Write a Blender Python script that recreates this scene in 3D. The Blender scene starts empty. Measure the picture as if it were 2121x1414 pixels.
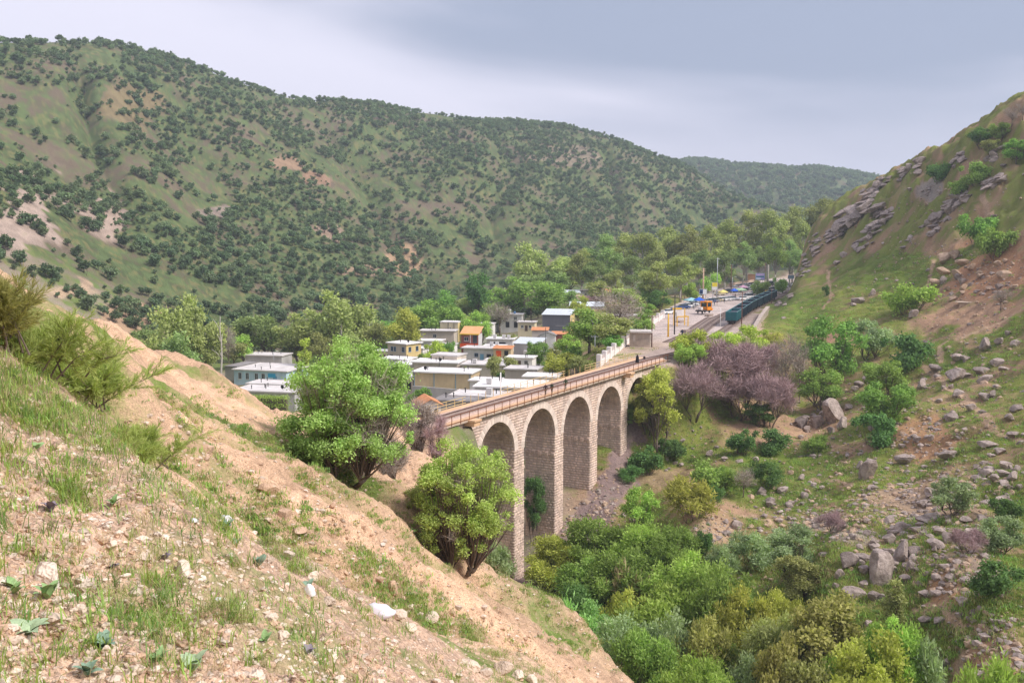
import bpy, bmesh, math, random
import numpy as np
from mathutils import Vector, Matrix

random.seed(7)
rng = np.random.default_rng(11)
scene = bpy.context.scene
COL = scene.collection

# ------------------------------------------------------------------ camera
FPX = 2062.0          # focal length in photograph pixels (35 mm on a 36 mm sensor)
ZC = 24.0             # eye height above the bridge deck (deck = 0)
PITCH = math.atan(217 / FPX)
cam_d = bpy.data.cameras.new('camera')
cam_d.lens = 35.0
cam_d.sensor_width = 36.0
cam_d.clip_start = 0.1
cam_d.clip_end = 9000
cam = bpy.data.objects.new('camera', cam_d)
cam.location = (0, 0, ZC)
cam.rotation_euler = (math.pi / 2 - PITCH, 0, 0)
COL.objects.link(cam)
scene.camera = cam

# ------------------------------------------------------------------ sky, sun, exposure
SUN_AZ, SUN_EL = math.radians(112), math.radians(46)     # azimuth clockwise from the view axis (+Y)
world = bpy.data.worlds.new('World')
scene.world = world
world.use_nodes = True
nt = world.node_tree
nt.nodes.clear()
def N(tree, typ, **kw):
    n = tree.nodes.new(typ)
    for k, v in kw.items():
        setattr(n, k, v)
    return n
out = N(nt, 'ShaderNodeOutputWorld')
bg = N(nt, 'ShaderNodeBackground')
sky = N(nt, 'ShaderNodeTexSky', sky_type='NISHITA', sun_disc=False)
sky.sun_elevation = SUN_EL
sky.sun_rotation = SUN_AZ
sky.air_density = 1.2
sky.dust_density = 2.5
skys = N(nt, 'ShaderNodeVectorMath', operation='SCALE')
skys.inputs['Scale'].default_value = 0.10
nt.links.new(sky.outputs[0], skys.inputs[0])
tc = N(nt, 'ShaderNodeTexCoord')
mp = N(nt, 'ShaderNodeMapping')
mp.inputs['Scale'].default_value = (0.85, 0.85, 3.4)
mp.inputs['Rotation'].default_value = (0.0, math.radians(-11), 0)
mp.inputs['Location'].default_value = (1.0, 0.7, 0.08)
nt.links.new(tc.outputs['Generated'], mp.inputs[0])
no = N(nt, 'ShaderNodeTexNoise')
no.inputs['Scale'].default_value = 1.25
no.inputs['Detail'].default_value = 5
no.inputs['Roughness'].default_value = 0.42
no.inputs['Distortion'].default_value = 0.35
nt.links.new(mp.outputs[0], no.inputs['Vector'])
cr = N(nt, 'ShaderNodeValToRGB')
cr.color_ramp.interpolation = 'EASE'
cr.color_ramp.elements[0].position = 0.40
cr.color_ramp.elements[0].color = (0.205, 0.235, 0.315, 1)
cr.color_ramp.elements[1].position = 0.55
cr.color_ramp.elements[1].color = (0.475, 0.465, 0.545, 1)
nt.links.new(no.outputs['Fac'], cr.inputs[0])
# the cloud deck thins and brightens towards the horizon, all the way round
sep = N(nt, 'ShaderNodeSeparateXYZ')
nt.links.new(tc.outputs['Generated'], sep.inputs[0])
hz = N(nt, 'ShaderNodeMapRange')
hz.inputs['From Min'].default_value = 0.03
hz.inputs['From Max'].default_value = 0.135
hz.inputs['To Min'].default_value = 0.9
hz.inputs['To Max'].default_value = 0.0
nt.links.new(sep.outputs['Z'], hz.inputs['Value'])
mh = N(nt, 'ShaderNodeMix', data_type='RGBA')
mh.inputs['B'].default_value = (0.455, 0.448, 0.530, 1)
nt.links.new(hz.outputs[0], mh.inputs['Factor'])
nt.links.new(cr.outputs[0], mh.inputs['A'])
mx = N(nt, 'ShaderNodeMix', data_type='RGBA')
mx.inputs['Factor'].default_value = 0.96
nt.links.new(skys.outputs[0], mx.inputs['A'])
nt.links.new(mh.outputs['Result'], mx.inputs['B'])
nt.links.new(mx.outputs['Result'], bg.inputs['Color'])
bg.inputs['Strength'].default_value = 1.12
nt.links.new(bg.outputs[0], out.inputs[0])

sun_d = bpy.data.lights.new('sun', 'SUN')
sun_d.energy = 2.5
sun_d.angle = math.radians(18)
sun_d.color = (1.0, 0.945, 0.88)
sun = bpy.data.objects.new('sun', sun_d)
sv = Vector((math.sin(SUN_AZ) * math.cos(SUN_EL), math.cos(SUN_AZ) * math.cos(SUN_EL), math.sin(SUN_EL)))
sun.rotation_euler = sv.to_track_quat('Z', 'Y').to_euler()
sun.location = sv * 300
COL.objects.link(sun)

vs = scene.view_settings
vs.view_transform = 'Standard'
vs.look = 'None'
vs.gamma = 1.0
vs.use_curve_mapping = False
vs.exposure = 0.84
scene.cycles.max_bounces = 6
scene.cycles.diffuse_bounces = 3
scene.cycles.transparent_max_bounces = 6
scene.cycles.volume_bounces = 0
scene.cycles.use_denoising = True
scene.cycles.caustics_reflective = False
scene.cycles.caustics_refractive = False

# ------------------------------------------------------------------ helpers: where things stand
_cp, _sp = math.cos(PITCH), math.sin(PITCH)
def ray(px, py):
    cx = (px - 1060.5) / FPX
    cy = (707 - py) / FPX
    return np.array([cx, _cp + cy * _sp, -_sp + cy * _cp])
def at(px, py, r):
    """the point r metres away (on plan) that the photograph shows at px, py"""
    d = ray(px, py)
    return d * (r / math.hypot(d[0], d[1])) + np.array([0, 0, ZC])
def atz(px, py, z):
    d = ray(px, py)
    return d * ((z - ZC) / d[2]) + np.array([0, 0, ZC])
def plan(px, r):
    d = ray(px, 600)
    k = r / math.hypot(d[0], d[1])
    return d[0] * k, d[1] * k

def _hash(ix, iy, seed):
    h = (ix.astype(np.int64) * 374761393 + iy.astype(np.int64) * 668265263 + seed * 1442695041) & 0xffffffff
    h = ((h ^ (h >> 13)) * 1274126177) & 0xffffffff
    h = h ^ (h >> 16)
    return (h & 0xffff) / 65535.0
def vnoise(x, y, seed=0):
    x = np.asarray(x, float); y = np.asarray(y, float)
    ix = np.floor(x); iy = np.floor(y)
    fx = x - ix; fy = y - iy
    fx = fx * fx * fx * (fx * (fx * 6 - 15) + 10); fy = fy * fy * fy * (fy * (fy * 6 - 15) + 10)
    a = _hash(ix, iy, seed); b = _hash(ix + 1, iy, seed); c = _hash(ix, iy + 1, seed); d = _hash(ix + 1, iy + 1, seed)
    return (a + (b - a) * fx) * (1 - fy) + (c + (d - c) * fx) * fy      # 0..1
def fbm(x, y, seed=0, octv=4, gain=0.5):
    s = 0; a = 1; t = 0
    for k in range(octv):
        s = s + a * vnoise(x * 2 ** k + 17.3 * k, y * 2 ** k - 9.1 * k, seed + k); t += a; a *= gain
    return s / t
def sstep(a, b, x):
    t = np.clip((np.asarray(x, float) - a) / (b - a), 0, 1)
    return t * t * (3 - 2 * t)

# ------------------------------------------------------------------ helpers: objects
def put(name, mesh, parent=None, mat=None, loc=None, rotz=None, scale=None):
    o = bpy.data.objects.new(name, mesh)
    COL.objects.link(o)
    if parent is not None: o.parent = parent
    if mat is not None and mesh is not None and len(mesh.materials) == 0: mesh.materials.append(mat)
    if loc is not None: o.location = loc
    if rotz is not None: o.rotation_euler = (0, 0, rotz)
    if scale is not None: o.scale = scale
    return o
def tag(o, label=None, cat=None, group=None, kind=None):
    if label: o['label'] = label
    if cat: o['category'] = cat
    if group: o['group'] = group
    if kind: o['kind'] = kind
    return o
def thing(name, label, cat, loc=(0, 0, 0), rotz=0.0, group=None, scale=None):
    o = bpy.data.objects.new(name, None)
    o.empty_display_size = 0.3
    COL.objects.link(o)
    o.location = loc; o.rotation_euler = (0, 0, rotz)
    if scale is not None: o.scale = scale
    return tag(o, label, cat, group)
def recolour(o, mat):
    """a material of this object's own on shared mesh data"""
    if o.material_slots:
        o.material_slots[0].link = 'OBJECT'
        o.material_slots[0].material = mat
    return o
def copy_tree(o, loc, rotz=0.0, scale=None, label=None, group=None, mats=None):
    """a thing with copies of its parts and sub-parts"""
    def cp(a, par):
        c = a.copy(); COL.objects.link(c)
        if par is not None: c.parent = par
        if mats:
            for nm, m in mats.items():
                if a.name.split('.')[0] == nm: recolour(c, m)
        for ch in a.children: cp(ch, c)
        return c
    r = cp(o, None)
    r.location = loc; r.rotation_euler = (0, 0, rotz)
    if scale is not None: r.scale = scale
    if label: r['label'] = label
    if group: r['group'] = group
    return r

class MB:
    """collects quads, boxes and tubes for ONE mesh"""
    def __init__(s): s.v = []; s.f = []
    def add(s, vs, fs):
        b = len(s.v); s.v += [tuple(map(float, p)) for p in vs]; s.f += [tuple(b + i for i in f) for f in fs]
        return s
    def box(s, x0, x1, y0, y1, z0, z1):
        return s.add([(x0,y0,z0),(x1,y0,z0),(x1,y1,z0),(x0,y1,z0),(x0,y0,z1),(x1,y0,z1),(x1,y1,z1),(x0,y1,z1)],
                     [(3,2,1,0),(4,5,6,7),(0,1,5,4),(1,2,6,5),(2,3,7,6),(3,0,4,7)])
    def bar(s, a, b, w, h=None):
        a = Vector(a); b = Vector(b); d = (b - a).normalized(); h = h or w
        up = Vector((0,0,1)) if abs(d.z) < .95 else Vector((1,0,0))
        r = d.cross(up).normalized() * w / 2; t = r.cross(d).normalized() * h / 2
        return s.add([a-r-t,a+r-t,a+r+t,a-r+t,b-r-t,b+r-t,b+r+t,b-r+t],[(0,1,2,3),(7,6,5,4),(4,5,1,0),(5,6,2,1),(6,7,3,2),(7,4,0,3)])
    def tube(s, pts, rad, n=6, cap=True):
        pts = [Vector(p) for p in pts]
        if not hasattr(rad, '__len__'): rad = [rad] * len(pts)
        b = len(s.v)
        for i, p in enumerate(pts):
            d = (pts[min(i+1, len(pts)-1)] - pts[max(i-1, 0)]).normalized()
            up = Vector((0,0,1)) if abs(d.z) < .9 else Vector((1,0,0))
            r = d.cross(up).normalized(); t = r.cross(d)
            for k in range(n):
                a = 2 * math.pi * k / n
                s.v.append(tuple(p + (r * math.cos(a) + t * math.sin(a)) * rad[i]))
        for i in range(len(pts) - 1):
            for k in range(n):
                k2 = (k + 1) % n
                s.f.append((b+i*n+k, b+i*n+k2, b+(i+1)*n+k2, b+(i+1)*n+k))
        if cap:
            s.f.append(tuple(b + k for k in range(n))[::-1]); s.f.append(tuple(b + (len(pts)-1)*n + k for k in range(n)))
        return s
    def prism(s, poly, z0, z1):
        n = len(poly)
        return s.add([(x,y,z0) for x,y in poly] + [(x,y,z1) for x,y in poly],
                     [tuple(range(n))[::-1], tuple(range(n, 2*n))] + [(i, (i+1)%n, n+(i+1)%n, n+i) for i in range(n)])
    def mesh(s, name, smooth=False):
        me = bpy.data.meshes.new(name); me.from_pydata(s.v, [], s.f)
        if smooth: me.polygons.foreach_set('use_smooth', [True] * len(me.polygons))
        me.update(); return me
    def build(s, name, mat, parent=None, smooth=False, **kw):
        return put(name, s.mesh(name, smooth), parent, mat, **kw)

def np_mesh(name, verts, faces, smooth=False, attrs=None):
    """verts (n,3), faces (m,3|4) arrays; attrs {name: (n,3|1) point data}"""
    me = bpy.data.meshes.new(name)
    verts = np.ascontiguousarray(verts, np.float32); faces = np.ascontiguousarray(faces, np.int32)
    m, k = faces.shape
    me.vertices.add(len(verts)); me.vertices.foreach_set('co', verts.ravel())
    me.loops.add(m * k); me.loops.foreach_set('vertex_index', faces.ravel())
    me.polygons.add(m); me.polygons.foreach_set('loop_start', np.arange(0, m * k, k, dtype=np.int32))
    if smooth: me.polygons.foreach_set('use_smooth', np.ones(m, bool))
    for nm, dat in (attrs or {}).items():
        dat = np.asarray(dat, np.float32)
        if dat.ndim == 2 and dat.shape[1] == 3:
            a = me.attributes.new(nm, 'FLOAT_COLOR', 'POINT')
            a.data.foreach_set('color', np.concatenate([dat, np.ones((len(dat), 1), np.float32)], 1).ravel())
        else:
            a = me.attributes.new(nm, 'FLOAT', 'POINT'); a.data.foreach_set('value', dat.ravel())
    me.update(calc_edges=True); me.validate()
    return me

# ------------------------------------------------------------------ helpers: materials
MATS = {}
def mat(name, col=(.5,.5,.5), rough=.85, var=.0, vscale=3.0, bump=.0, bscale=20.0, metal=0.0, spec=.3, col2=None, rand=0.0, attr=None, streak=None):
    """a Principled material whose colour wanders with two sizes of noise and whose surface is slightly uneven"""
    if name in MATS: return MATS[name]
    m = bpy.data.materials.new(name); m.use_nodes = True; MATS[name] = m
    t = m.node_tree; b = t.nodes['Principled BSDF']
    b.inputs['Roughness'].default_value = rough; b.inputs['Metallic'].default_value = metal
    b.inputs['Specular IOR Level'].default_value = spec
    tcn = N(t, 'ShaderNodeTexCoord')
    base = None
    if attr:
        at_ = N(t, 'ShaderNodeAttribute', attribute_name=attr); base = at_.outputs['Color']
    if var > 0:
        n1 = N(t, 'ShaderNodeTexNoise'); n1.inputs['Scale'].default_value = vscale; n1.inputs['Detail'].default_value = 6
        n1.inputs['Roughness'].default_value = .65
        if streak:
            mpn = N(t, 'ShaderNodeMapping'); mpn.inputs['Scale'].default_value = streak
            t.links.new(tcn.outputs['Object'], mpn.inputs[0]); t.links.new(mpn.outputs[0], n1.inputs['Vector'])
        else: t.links.new(tcn.outputs['Object'], n1.inputs['Vector'])
        r1 = N(t, 'ShaderNodeValToRGB'); r1.color_ramp.elements[0].position = .32; r1.color_ramp.elements[1].position = .68
        lo = col2 or tuple(c * (1 - var) for c in col); hi = col if col2 else tuple(min(1, c * (1 + var)) for c in col)
        if attr:
            lo, hi = (1 - var,) * 3, (1 + var,) * 3
        r1.color_ramp.elements[0].color = (*lo, 1); r1.color_ramp.elements[1].color = (*hi, 1)
        t.links.new(n1.outputs['Fac'], r1.inputs[0])
        if base:
            mm = N(t, 'ShaderNodeMix', data_type='RGBA', blend_type='MULTIPLY'); mm.inputs['Factor'].default_value = 1
            t.links.new(base, mm.inputs['A']); t.links.new(r1.outputs[0], mm.inputs['B']); base = mm.outputs['Result']
        else: base = r1.outputs[0]
    if rand > 0:
        oi = N(t, 'ShaderNodeObjectInfo'); hs = N(t, 'ShaderNodeHueSaturation')
        mr = N(t, 'ShaderNodeMapRange'); mr.inputs['To Min'].default_value = 1 - rand; mr.inputs['To Max'].default_value = 1 + rand
        t.links.new(oi.outputs['Random'], mr.inputs['Value']); t.links.new(mr.outputs[0], hs.inputs['Value'])
        if base: t.links.new(base, hs.inputs['Color'])
        else: hs.inputs['Color'].default_value = (*col, 1)
        base = hs.outputs[0]
    if base: t.links.new(base, b.inputs['Base Color'])
    else: b.inputs['Base Color'].default_value = (*col, 1)
    if bump > 0:
        n2 = N(t, 'ShaderNodeTexNoise'); n2.inputs['Scale'].default_value = bscale; n2.inputs['Detail'].default_value = 8
        t.links.new(tcn.outputs['Object'], n2.inputs['Vector'])
        bp = N(t, 'ShaderNodeBump'); bp.inputs['Strength'].default_value = bump; bp.inputs['Distance'].default_value = .05
        t.links.new(n2.outputs['Fac'], bp.inputs['Height']); t.links.new(bp.outputs[0], b.inputs['Normal'])
    return m
# ------------------------------------------------------------------ the bridge's place (needed by the ground)
BAZ = math.radians(29.6)
BU = np.array([math.sin(BAZ), math.cos(BAZ)]); BN = np.array([-math.cos(BAZ), math.sin(BAZ)])
B0 = np.array([-8.8, 124.8])
def bw(s, w): 
    q = B0 + BU * s + BN * w
    return float(q[0]), float(q[1])

# ------------------------------------------------------------------ terrain: surveyed points, interpolated smoothly
CP = []
def C(px, py, r): CP.append(tuple(at(px, py, r)))
def Hd(px, r, z): x, y = plan(px, r); CP.append((x, y, z))
def Bz(s, w, z): x, y = bw(s, w); CP.append((x, y, z))
for a in [(0,1414,3.9),(0,1100,5.5),(0,855,9),(300,1414,4.2),(300,1100,6.5),(300,990,9),(600,1414,4.6),(600,1250,8),(600,1165,12),
          (420,1060,9.5),(900,1414,9),(830,1265,16),(900,1330,13.5),(1130,1400,19),(1400,1600,16),(1130,1600,10),(600,1700,3),(0,1800,2.4),
          (1060,1900,3),(1400,1900,5),(2121,1900,5),(2121,1700,12),(2121,1550,30),
          # the eroded slope beyond
          (420,1030,22),(430,980,32),(400,900,42),(380,850,55),(600,1120,27),(600,1000,42),(600,930,60),(600,880,90),(590,862,115),
          (830,1230,30),(800,1100,42),(760,1000,60),(700,930,80),(680,890,105),(1000,1250,42),(950,1180,52),(1000,1330,33),(1150,1390,38),
          (1200,1330,52),(1200,1300,58),(1340,1414,50),(1080,1220,66),(1010,1185,66),(1340,1550,40),
          (430,800,115),(510,835,116),(330,735,95),(200,690,65),(100,650,48),(0,600,38),(100,760,25),(200,800,30),(300,850,35),(330,800,60),(200,860,15),
          # right hillside
          (1300,1030,165),(1380,900,195),(1480,930,185),(1400,1000,165),(1330,930,182),(1600,1080,145),(1500,1100,140),(1450,1150,128),
          (1650,1180,125),(1720,1250,108),(1850,1180,115),(1950,1250,104),(2100,1350,92),(2121,1200,108),(2121,1000,140),(1900,1000,155),
          (1700,1000,165),(1700,900,195),(1800,850,200),(1950,850,190),(2121,850,180),(1900,740,235),(1820,690,262),(1650,690,280),
          (2121,720,215),(2000,650,250),(2121,620,240),(1850,620,285),(1700,660,285),(1595,655,285),(1650,620,330),(1750,580,330),
          (1900,560,300),(2050,520,285),(2121,450,290),(1750,500,400),(1850,450,370),(1950,400,350),(2050,330,335),(2121,330,320),
          (2121,215,345),(2000,290,355),(1920,330,372),(1830,372,395),(1760,410,410),(1700,450,425),(1660,520,440),(1632,590,450),
          # the long wooded hill
          (150,620,400),(0,560,400),(300,640,430),(500,650,460),(700,640,520),(900,620,580),(1100,560,680),(1200,520,760),(1350,500,900),
          (0,450,450),(0,300,570),(0,180,700),(0,95,800),(300,500,520),(300,350,640),(300,200,790),(120,104,812),(250,124,830),(430,165,890),
          (600,500,620),(600,350,760),(600,260,880),(600,205,960),(350,145,865),(520,188,930),(700,212,1000),(800,226,1040),(1000,252,1115),(1180,270,1165),(750,300,900),(450,300,770),(150,250,690),(900,500,720),(900,380,860),(900,290,1000),(900,238,1080),(1100,262,1150),
          (1200,450,900),(1200,360,1030),(1270,285,1180),(1380,328,1200),(1450,358,1230),(1530,408,1250),(1600,440,1250),(1700,480,1250),
          (1400,430,1050),(1500,470,1050),
          (1450,335,2000),(1600,347,2050),(1720,353,2050),(1810,373,2000),(1900,405,2000),(1600,420,1650),(1700,430,1600)]:
    C(*a)
for a in [(420,16,18.6),(600,17,18.1),(830,21,15.3),(1130,26,11.2),
          (1080,85,-10),(1080,110,-22),(1200,75,-12),(1200,100,-25),(1340,65,-9),(1340,90,-25),(1010,80,-2),(1010,100,-9),
          (900,70,7.2),(900,100,2),(905,120,-1.0),(960,100,-2),(800,115,1.5),(700,128,.3),(600,135,.2),
          (-300,30,25),(-300,12,24.5),(-300,60,27),(-300,6,23.2),(-1200,20,26),(-1200,80,32),(-1200,5,23.5),
          (430,150,-3),(430,190,-15),(330,150,0),(330,200,-18),(200,110,5),(200,200,-22),(0,80,8),(0,200,-22),(-300,120,15),(-300,250,-15),
          (590,160,-4),(590,195,-13),(750,165,-8),(750,200,-14),(850,165,-9),(900,190,-12),
          # village
          (480,240,-17),(640,240,-17),(800,240,-16),(1000,220,-12),(1000,260,-15),(1100,235,-9.5),(1150,262,-9),(500,310,-18.6),(500,350,-20),
          (850,300,-14),(975,340,-14),(1100,325,-13),(1160,345,-9.5),(1200,430,-3.5),(1250,350,-5),(1290,300,-4),(850,400,-18),(1000,420,-13),(1100,430,-9),
          (300,320,-21),(0,300,-24),(500,400,-22),(700,450,-22),(900,480,-18),(1200,270,-7),(1180,225,-7),
          # gully floor
          (1300,130,-28),(1400,115,-29),(1500,105,-30),(1700,90,-30),(1900,78,-29),(2121,70,-27),(1200,140,-27.5),(2500,200,15),(2500,300,60),(2500,110,-5),(2500,70,-20),(3000,150,20),(3000,40,-5),(3000,400,80),
          # behind the right crest
          (2121,420,60),(2121,520,40),(2000,430,50),(2000,550,30),(1830,470,30),(1830,600,15),(1700,520,12),(1640,530,0),(2500,600,50),(2500,1500,50),(2100,1000,20),(2100,2000,60),
          (1300,420,-3),(1450,480,-1),(1550,520,0),(1640,580,0),(1250,450,-6),(1300,600,-8),(1500,700,-5),(1700,800,0),
          # behind the ridges
          (0,950,165),(0,1300,100),(600,1150,140),(600,1500,80),(900,1300,135),(1270,1400,110),(1450,1400,70),(1530,1450,40),(1600,1480,30),
          (1600,2600,120),(1200,2200,150),(0,2500,100),(600,2500,100),(-400,900,200),(-400,500,60),(-400,400,15),(-1200,900,220),(-1200,300,60),
          (0,3300,60),(1060,3300,60),(2121,3300,60),(-1200,1800,150),(3000,1500,90)]:
    Hd(*a)
for a in [(21,.6,-26.6),(21,5.9,-25.5),(34.5,.6,-22.4),(34.5,5.9,-22.5),(47,.6,-17.9),(47,5.9,-18),(60,.6,-12.6),(60,5.9,-13),(73,.6,-4),(73,5.9,-6),
          (80,.6,-.5),(10,.6,-12),(10,5.9,-14),(4,.6,-5),(4,5.9,-7),(0,2,-.6),(30,14,-21),(50,16,-16),(28,-6,-25.5),(45,-8,-20)]:
    Bz(*a)
CP = np.array(CP)

AZK = 4.0
def _lp(x, y):
    r = np.hypot(x, y)
    return np.stack([np.arctan2(x, y) * AZK, np.log(np.maximum(r, .3))], -1), r
_q, _r = _lp(CP[:, 0], CP[:, 1])
_val = (CP[:, 2] - ZC) / _r
def _ker(d2): return np.sqrt(d2 + 0.012)
_n = len(CP)
_A = np.zeros((_n + 3, _n + 3))
_A[:_n, :_n] = _ker(((_q[:, None] - _q[None]) ** 2).sum(-1)) - np.eye(_n) * 0.004
_A[:_n, _n] = 1; _A[:_n, _n+1:] = _q; _A[_n, :_n] = 1; _A[_n+1:, :_n] = _q.T
_wt = np.linalg.solve(_A, np.concatenate([_val, np.zeros(3)]))
def base_h(x, y):
    x = np.asarray(x, float).ravel(); y = np.asarray(y, float).ravel()
    res = np.empty(len(x))
    for i in range(0, len(x), 20000):
        q, r = _lp(x[i:i+20000], y[i:i+20000])
        d2 = ((q[:, None, 0] - _q[None, :, 0]) ** 2 + (q[:, None, 1] - _q[None, :, 1]) ** 2).astype(np.float32)
        res[i:i+20000] = (_ker(d2) @ _wt[:_n].astype(np.float32) + _wt[_n] + q @ _wt[_n+1:]) * r + ZC
    return res

def seg_dist(x, y, pts):
    d = np.full(np.shape(x), 1e9)
    for (ax, ay), (bx, by) in zip(pts[:-1], pts[1:]):
        vx, vy = bx - ax, by - ay
        t = np.clip(((x - ax) * vx + (y - ay) * vy) / (vx * vx + vy * vy + 1e-9), 0, 1)
        d = np.minimum(d, np.hypot(x - ax - t * vx, y - ay - t * vy))
    return d
def inside(x, y, pts):
    c = np.zeros(np.shape(x), bool)
    for (ax, ay), (bx, by) in zip(pts, pts[1:] + pts[:1]):
        c ^= ((ay > y) != (by > y)) & (x < (bx - ax) * (y - ay) / (by - ay + 1e-12) + ax)
    return c
YARD = [tuple(atz(*p, 0)[:2]) for p in [(1232,757),(1241,755),(1271,730),(1302,706),(1337,676),(1372,650),(1405,630),(1440,612),(1480,599),(1560,582),(1640,570),
                                        (1668,585),(1628,601),(1612,622),(1590,648),(1566,688),(1500,716),(1430,736),(1384,750)]]
YARD = [bw(73, 7.5)] + YARD[1:-1] + [bw(76, -.8)]
LTRK = [bw(5, 3.2), bw(-4, 3.2), (-16.5, 121.5), (-24, 123.5), (-34, 127.5), (-46, 131), (-60, 133)]
GUL_PX = [1100, 1200, 1300, 1400, 1500, 1700, 1900, 2121, 2500, 3200]
GUL_R = [146, 140, 130, 115, 105, 90, 78, 70, 60, 40]
def px_of(x, y): return 1060.5 + FPX * (x / np.maximum(y, 1e-3)) * 0.989

def height(x, y):
    x = np.asarray(x, float).ravel(); y = np.asarray(y, float).ravel()
    z = base_h(x, y); r = np.hypot(x, y); az = np.arctan2(x, y); px = px_of(x, np.maximum(y, .2))
    rg = np.interp(px, GUL_PX, GUL_R)
    nearside = np.where(px < 1100, sstep(125, 112, r), sstep(0, -14, r - rg))
    # near bank: clods, lumps
    wn = sstep(26, 12, r)
    z += wn * ((fbm(x / 1.5, y / 1.5, 3, 3) - .5) * .42 * sstep(2, 6, r) + (fbm(x / .33, y / .33, 9, 4, .6) - .5) * .17 + (np.abs(fbm(x / .21, y / .21, 13, 3, .6) - .5) * -.26 + .03) * sstep(16, 7, r) + sstep(.60, .70, vnoise(x / .19, y / .19, 15)) * .035 * sstep(11, 6, r))
    # eroded slope: rills running down towards +x
    we = sstep(16, 26, r) * nearside
    wob = (fbm(x / 9, y / 9, 21, 3) - .5) * 9
    rl = np.abs(vnoise((y * .93 - x * .36 + wob) / 4.2, (x * .93 + y * .36) / 26, 31) - .5) * 2
    rl2 = np.abs(vnoise((y * .93 - x * .36 + wob * .6) / 1.5, (x * .93 + y * .36) / 9, 33) - .5) * 2
    z += we * (-(1 - rl) ** 2 * 1.75 - (1 - rl2) ** 2 * .65 + .65 + (fbm(x / 2.2, y / 2.2, 41, 4, .6) - .5) * 1.1 + (fbm(x / .6, y / .6, 43, 4, .65) - .5) * .42 + sstep(.5, .56, vnoise((y * .93 - x * .36 + wob) / 5.5, (x * .93 + y * .36) / 10, 45)) * .5)
    # right hillside: hummocks and ledges
    wr = np.where(px > 1150, sstep(0, 12, r - rg), 0) * sstep(480, 430, r)
    wr = wr * sstep(1150, 1350, px)
    led = vnoise(x / 34 + y / 60, y / 16, 55)
    z += wr * ((fbm(x / 22, y / 22, 51, 3) - .5) * 4.2 * sstep(90, 150, r) + (fbm(x / 5, y / 5, 53, 4, .55) - .5) * 2.0 + sstep(.55, .62, led) * .9 - .4 + (np.abs(fbm(x / 11, y / 11, 59, 4, .6) - .5) * -15 + 1.9) * sstep(270, 330, r) * sstep(3, 26, z) + (fbm(x / 1.6, y / 1.6, 57, 2) - .5) * .5)
    # far hills: spurs and hollows
    wf = sstep(430, 620, r)
    wob = (fbm(az * 6, np.log(r) * 3, 61, 2) - .5) * 1.6
    sp = np.abs(vnoise(az * 15 + wob + np.log(r) * 2.0, np.log(r) * 1.6, 63) - .5) * 2
    ridge = sstep(.02, .10, (np.interp(px, [0, 250, 600, 900, 1270, 1530, 1700, 2121], [800, 830, 960, 1080, 1180, 1250, 1300, 1300]) - r) / r)
    z += wf * ((sp - .5) * .022 * r * (.10 + .90 * ridge) * np.where(r > 1500, .5, 1) + (fbm(x / 60, y / 60, 65, 4) - .5) * .012 * r * (.3 + .7 * ridge))
    # valley floor
    wv = sstep(150, 200, r) * sstep(450, 400, r) * (1 - wr)
    z += wv * (fbm(x / 15, y / 15, 71, 3) - .5) * 1.6
    # made ground: station yard, track bed
    near = (r > 170) & (r < 640) & (x > 0) & (x < 190)
    if near.any():
        xs, ys = x[near], y[near]
        d = seg_dist(xs, ys, YARD + YARD[:1]); d = np.where(inside(xs, ys, YARD), -d, d)
        k = 1 - sstep(0, 9, d)
        z[near] = z[near] * (1 - k) + (-.42 + (fbm(xs / 3, ys / 3, 81, 3) - .5) * .16) * k
    near = (r > 95) & (r < 175) & (x < 2)
    if near.any():
        xs, ys = x[near], y[near]
        d = seg_dist(xs, ys, LTRK); k = 1 - sstep(3.0, 7.0, d)
        z[near] = z[near] * (1 - k) + -.5 * k
    z = np.minimum(z, 205 + (z - 205) * .05 * (z > 205))
    # the ground stays under the arches
    s = (x - B0[0]) * BU[0] + (y - B0[1]) * BU[1]; w = (x - B0[0]) * BN[0] + (y - B0[1]) * BN[1]
    ub = (s > 4) & (s < 75) & (w > -1.5) & (w < 8)
    z = np.where(ub, np.minimum(z, -1.2), z)
    return z

# polar sheet: fine near the eye and on the hillsides that face it, coarser behind
_px = np.concatenate([np.tan(np.radians(np.linspace(-76, -29.6, 34))) , np.linspace(-.562, .562, 600), np.tan(np.radians(np.linspace(29.6, 76, 34)))])
AZ = np.arctan(_px)
RR = np.concatenate([np.geomspace(.7, 3, 26)[:-1], np.geomspace(3, 20, 270)[:-1], np.geomspace(20, 115, 230)[:-1], np.geomspace(115, 450, 330)[:-1],
                     np.geomspace(450, 1300, 160)[:-1], np.geomspace(1300, 3200, 46)])
GX = np.sin(AZ)[None, :] * RR[:, None]; GY = np.cos(AZ)[None, :] * RR[:, None]
GZ = height(GX, GY).reshape(GX.shape)
TAN = (GZ - ZC) / RR[:, None]
LRR = np.log(RR)
def gz(x, y):
    r = math.hypot(x, y); a = math.atan2(x, y)
    i = min(max(np.searchsorted(LRR, math.log(max(r, .71))) - 1, 0), len(RR) - 2); j = min(max(np.searchsorted(AZ, a) - 1, 0), len(AZ) - 2)
    fi = min(max((math.log(max(r, .71)) - LRR[i]) / (LRR[i+1] - LRR[i]), 0), 1); fj = min(max((a - AZ[j]) / (AZ[j+1] - AZ[j]), 0), 1)
    return float((GZ[i, j] * (1-fj) + GZ[i, j+1] * fj) * (1-fi) + (GZ[i+1, j] * (1-fj) + GZ[i+1, j+1] * fj) * fi)
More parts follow.
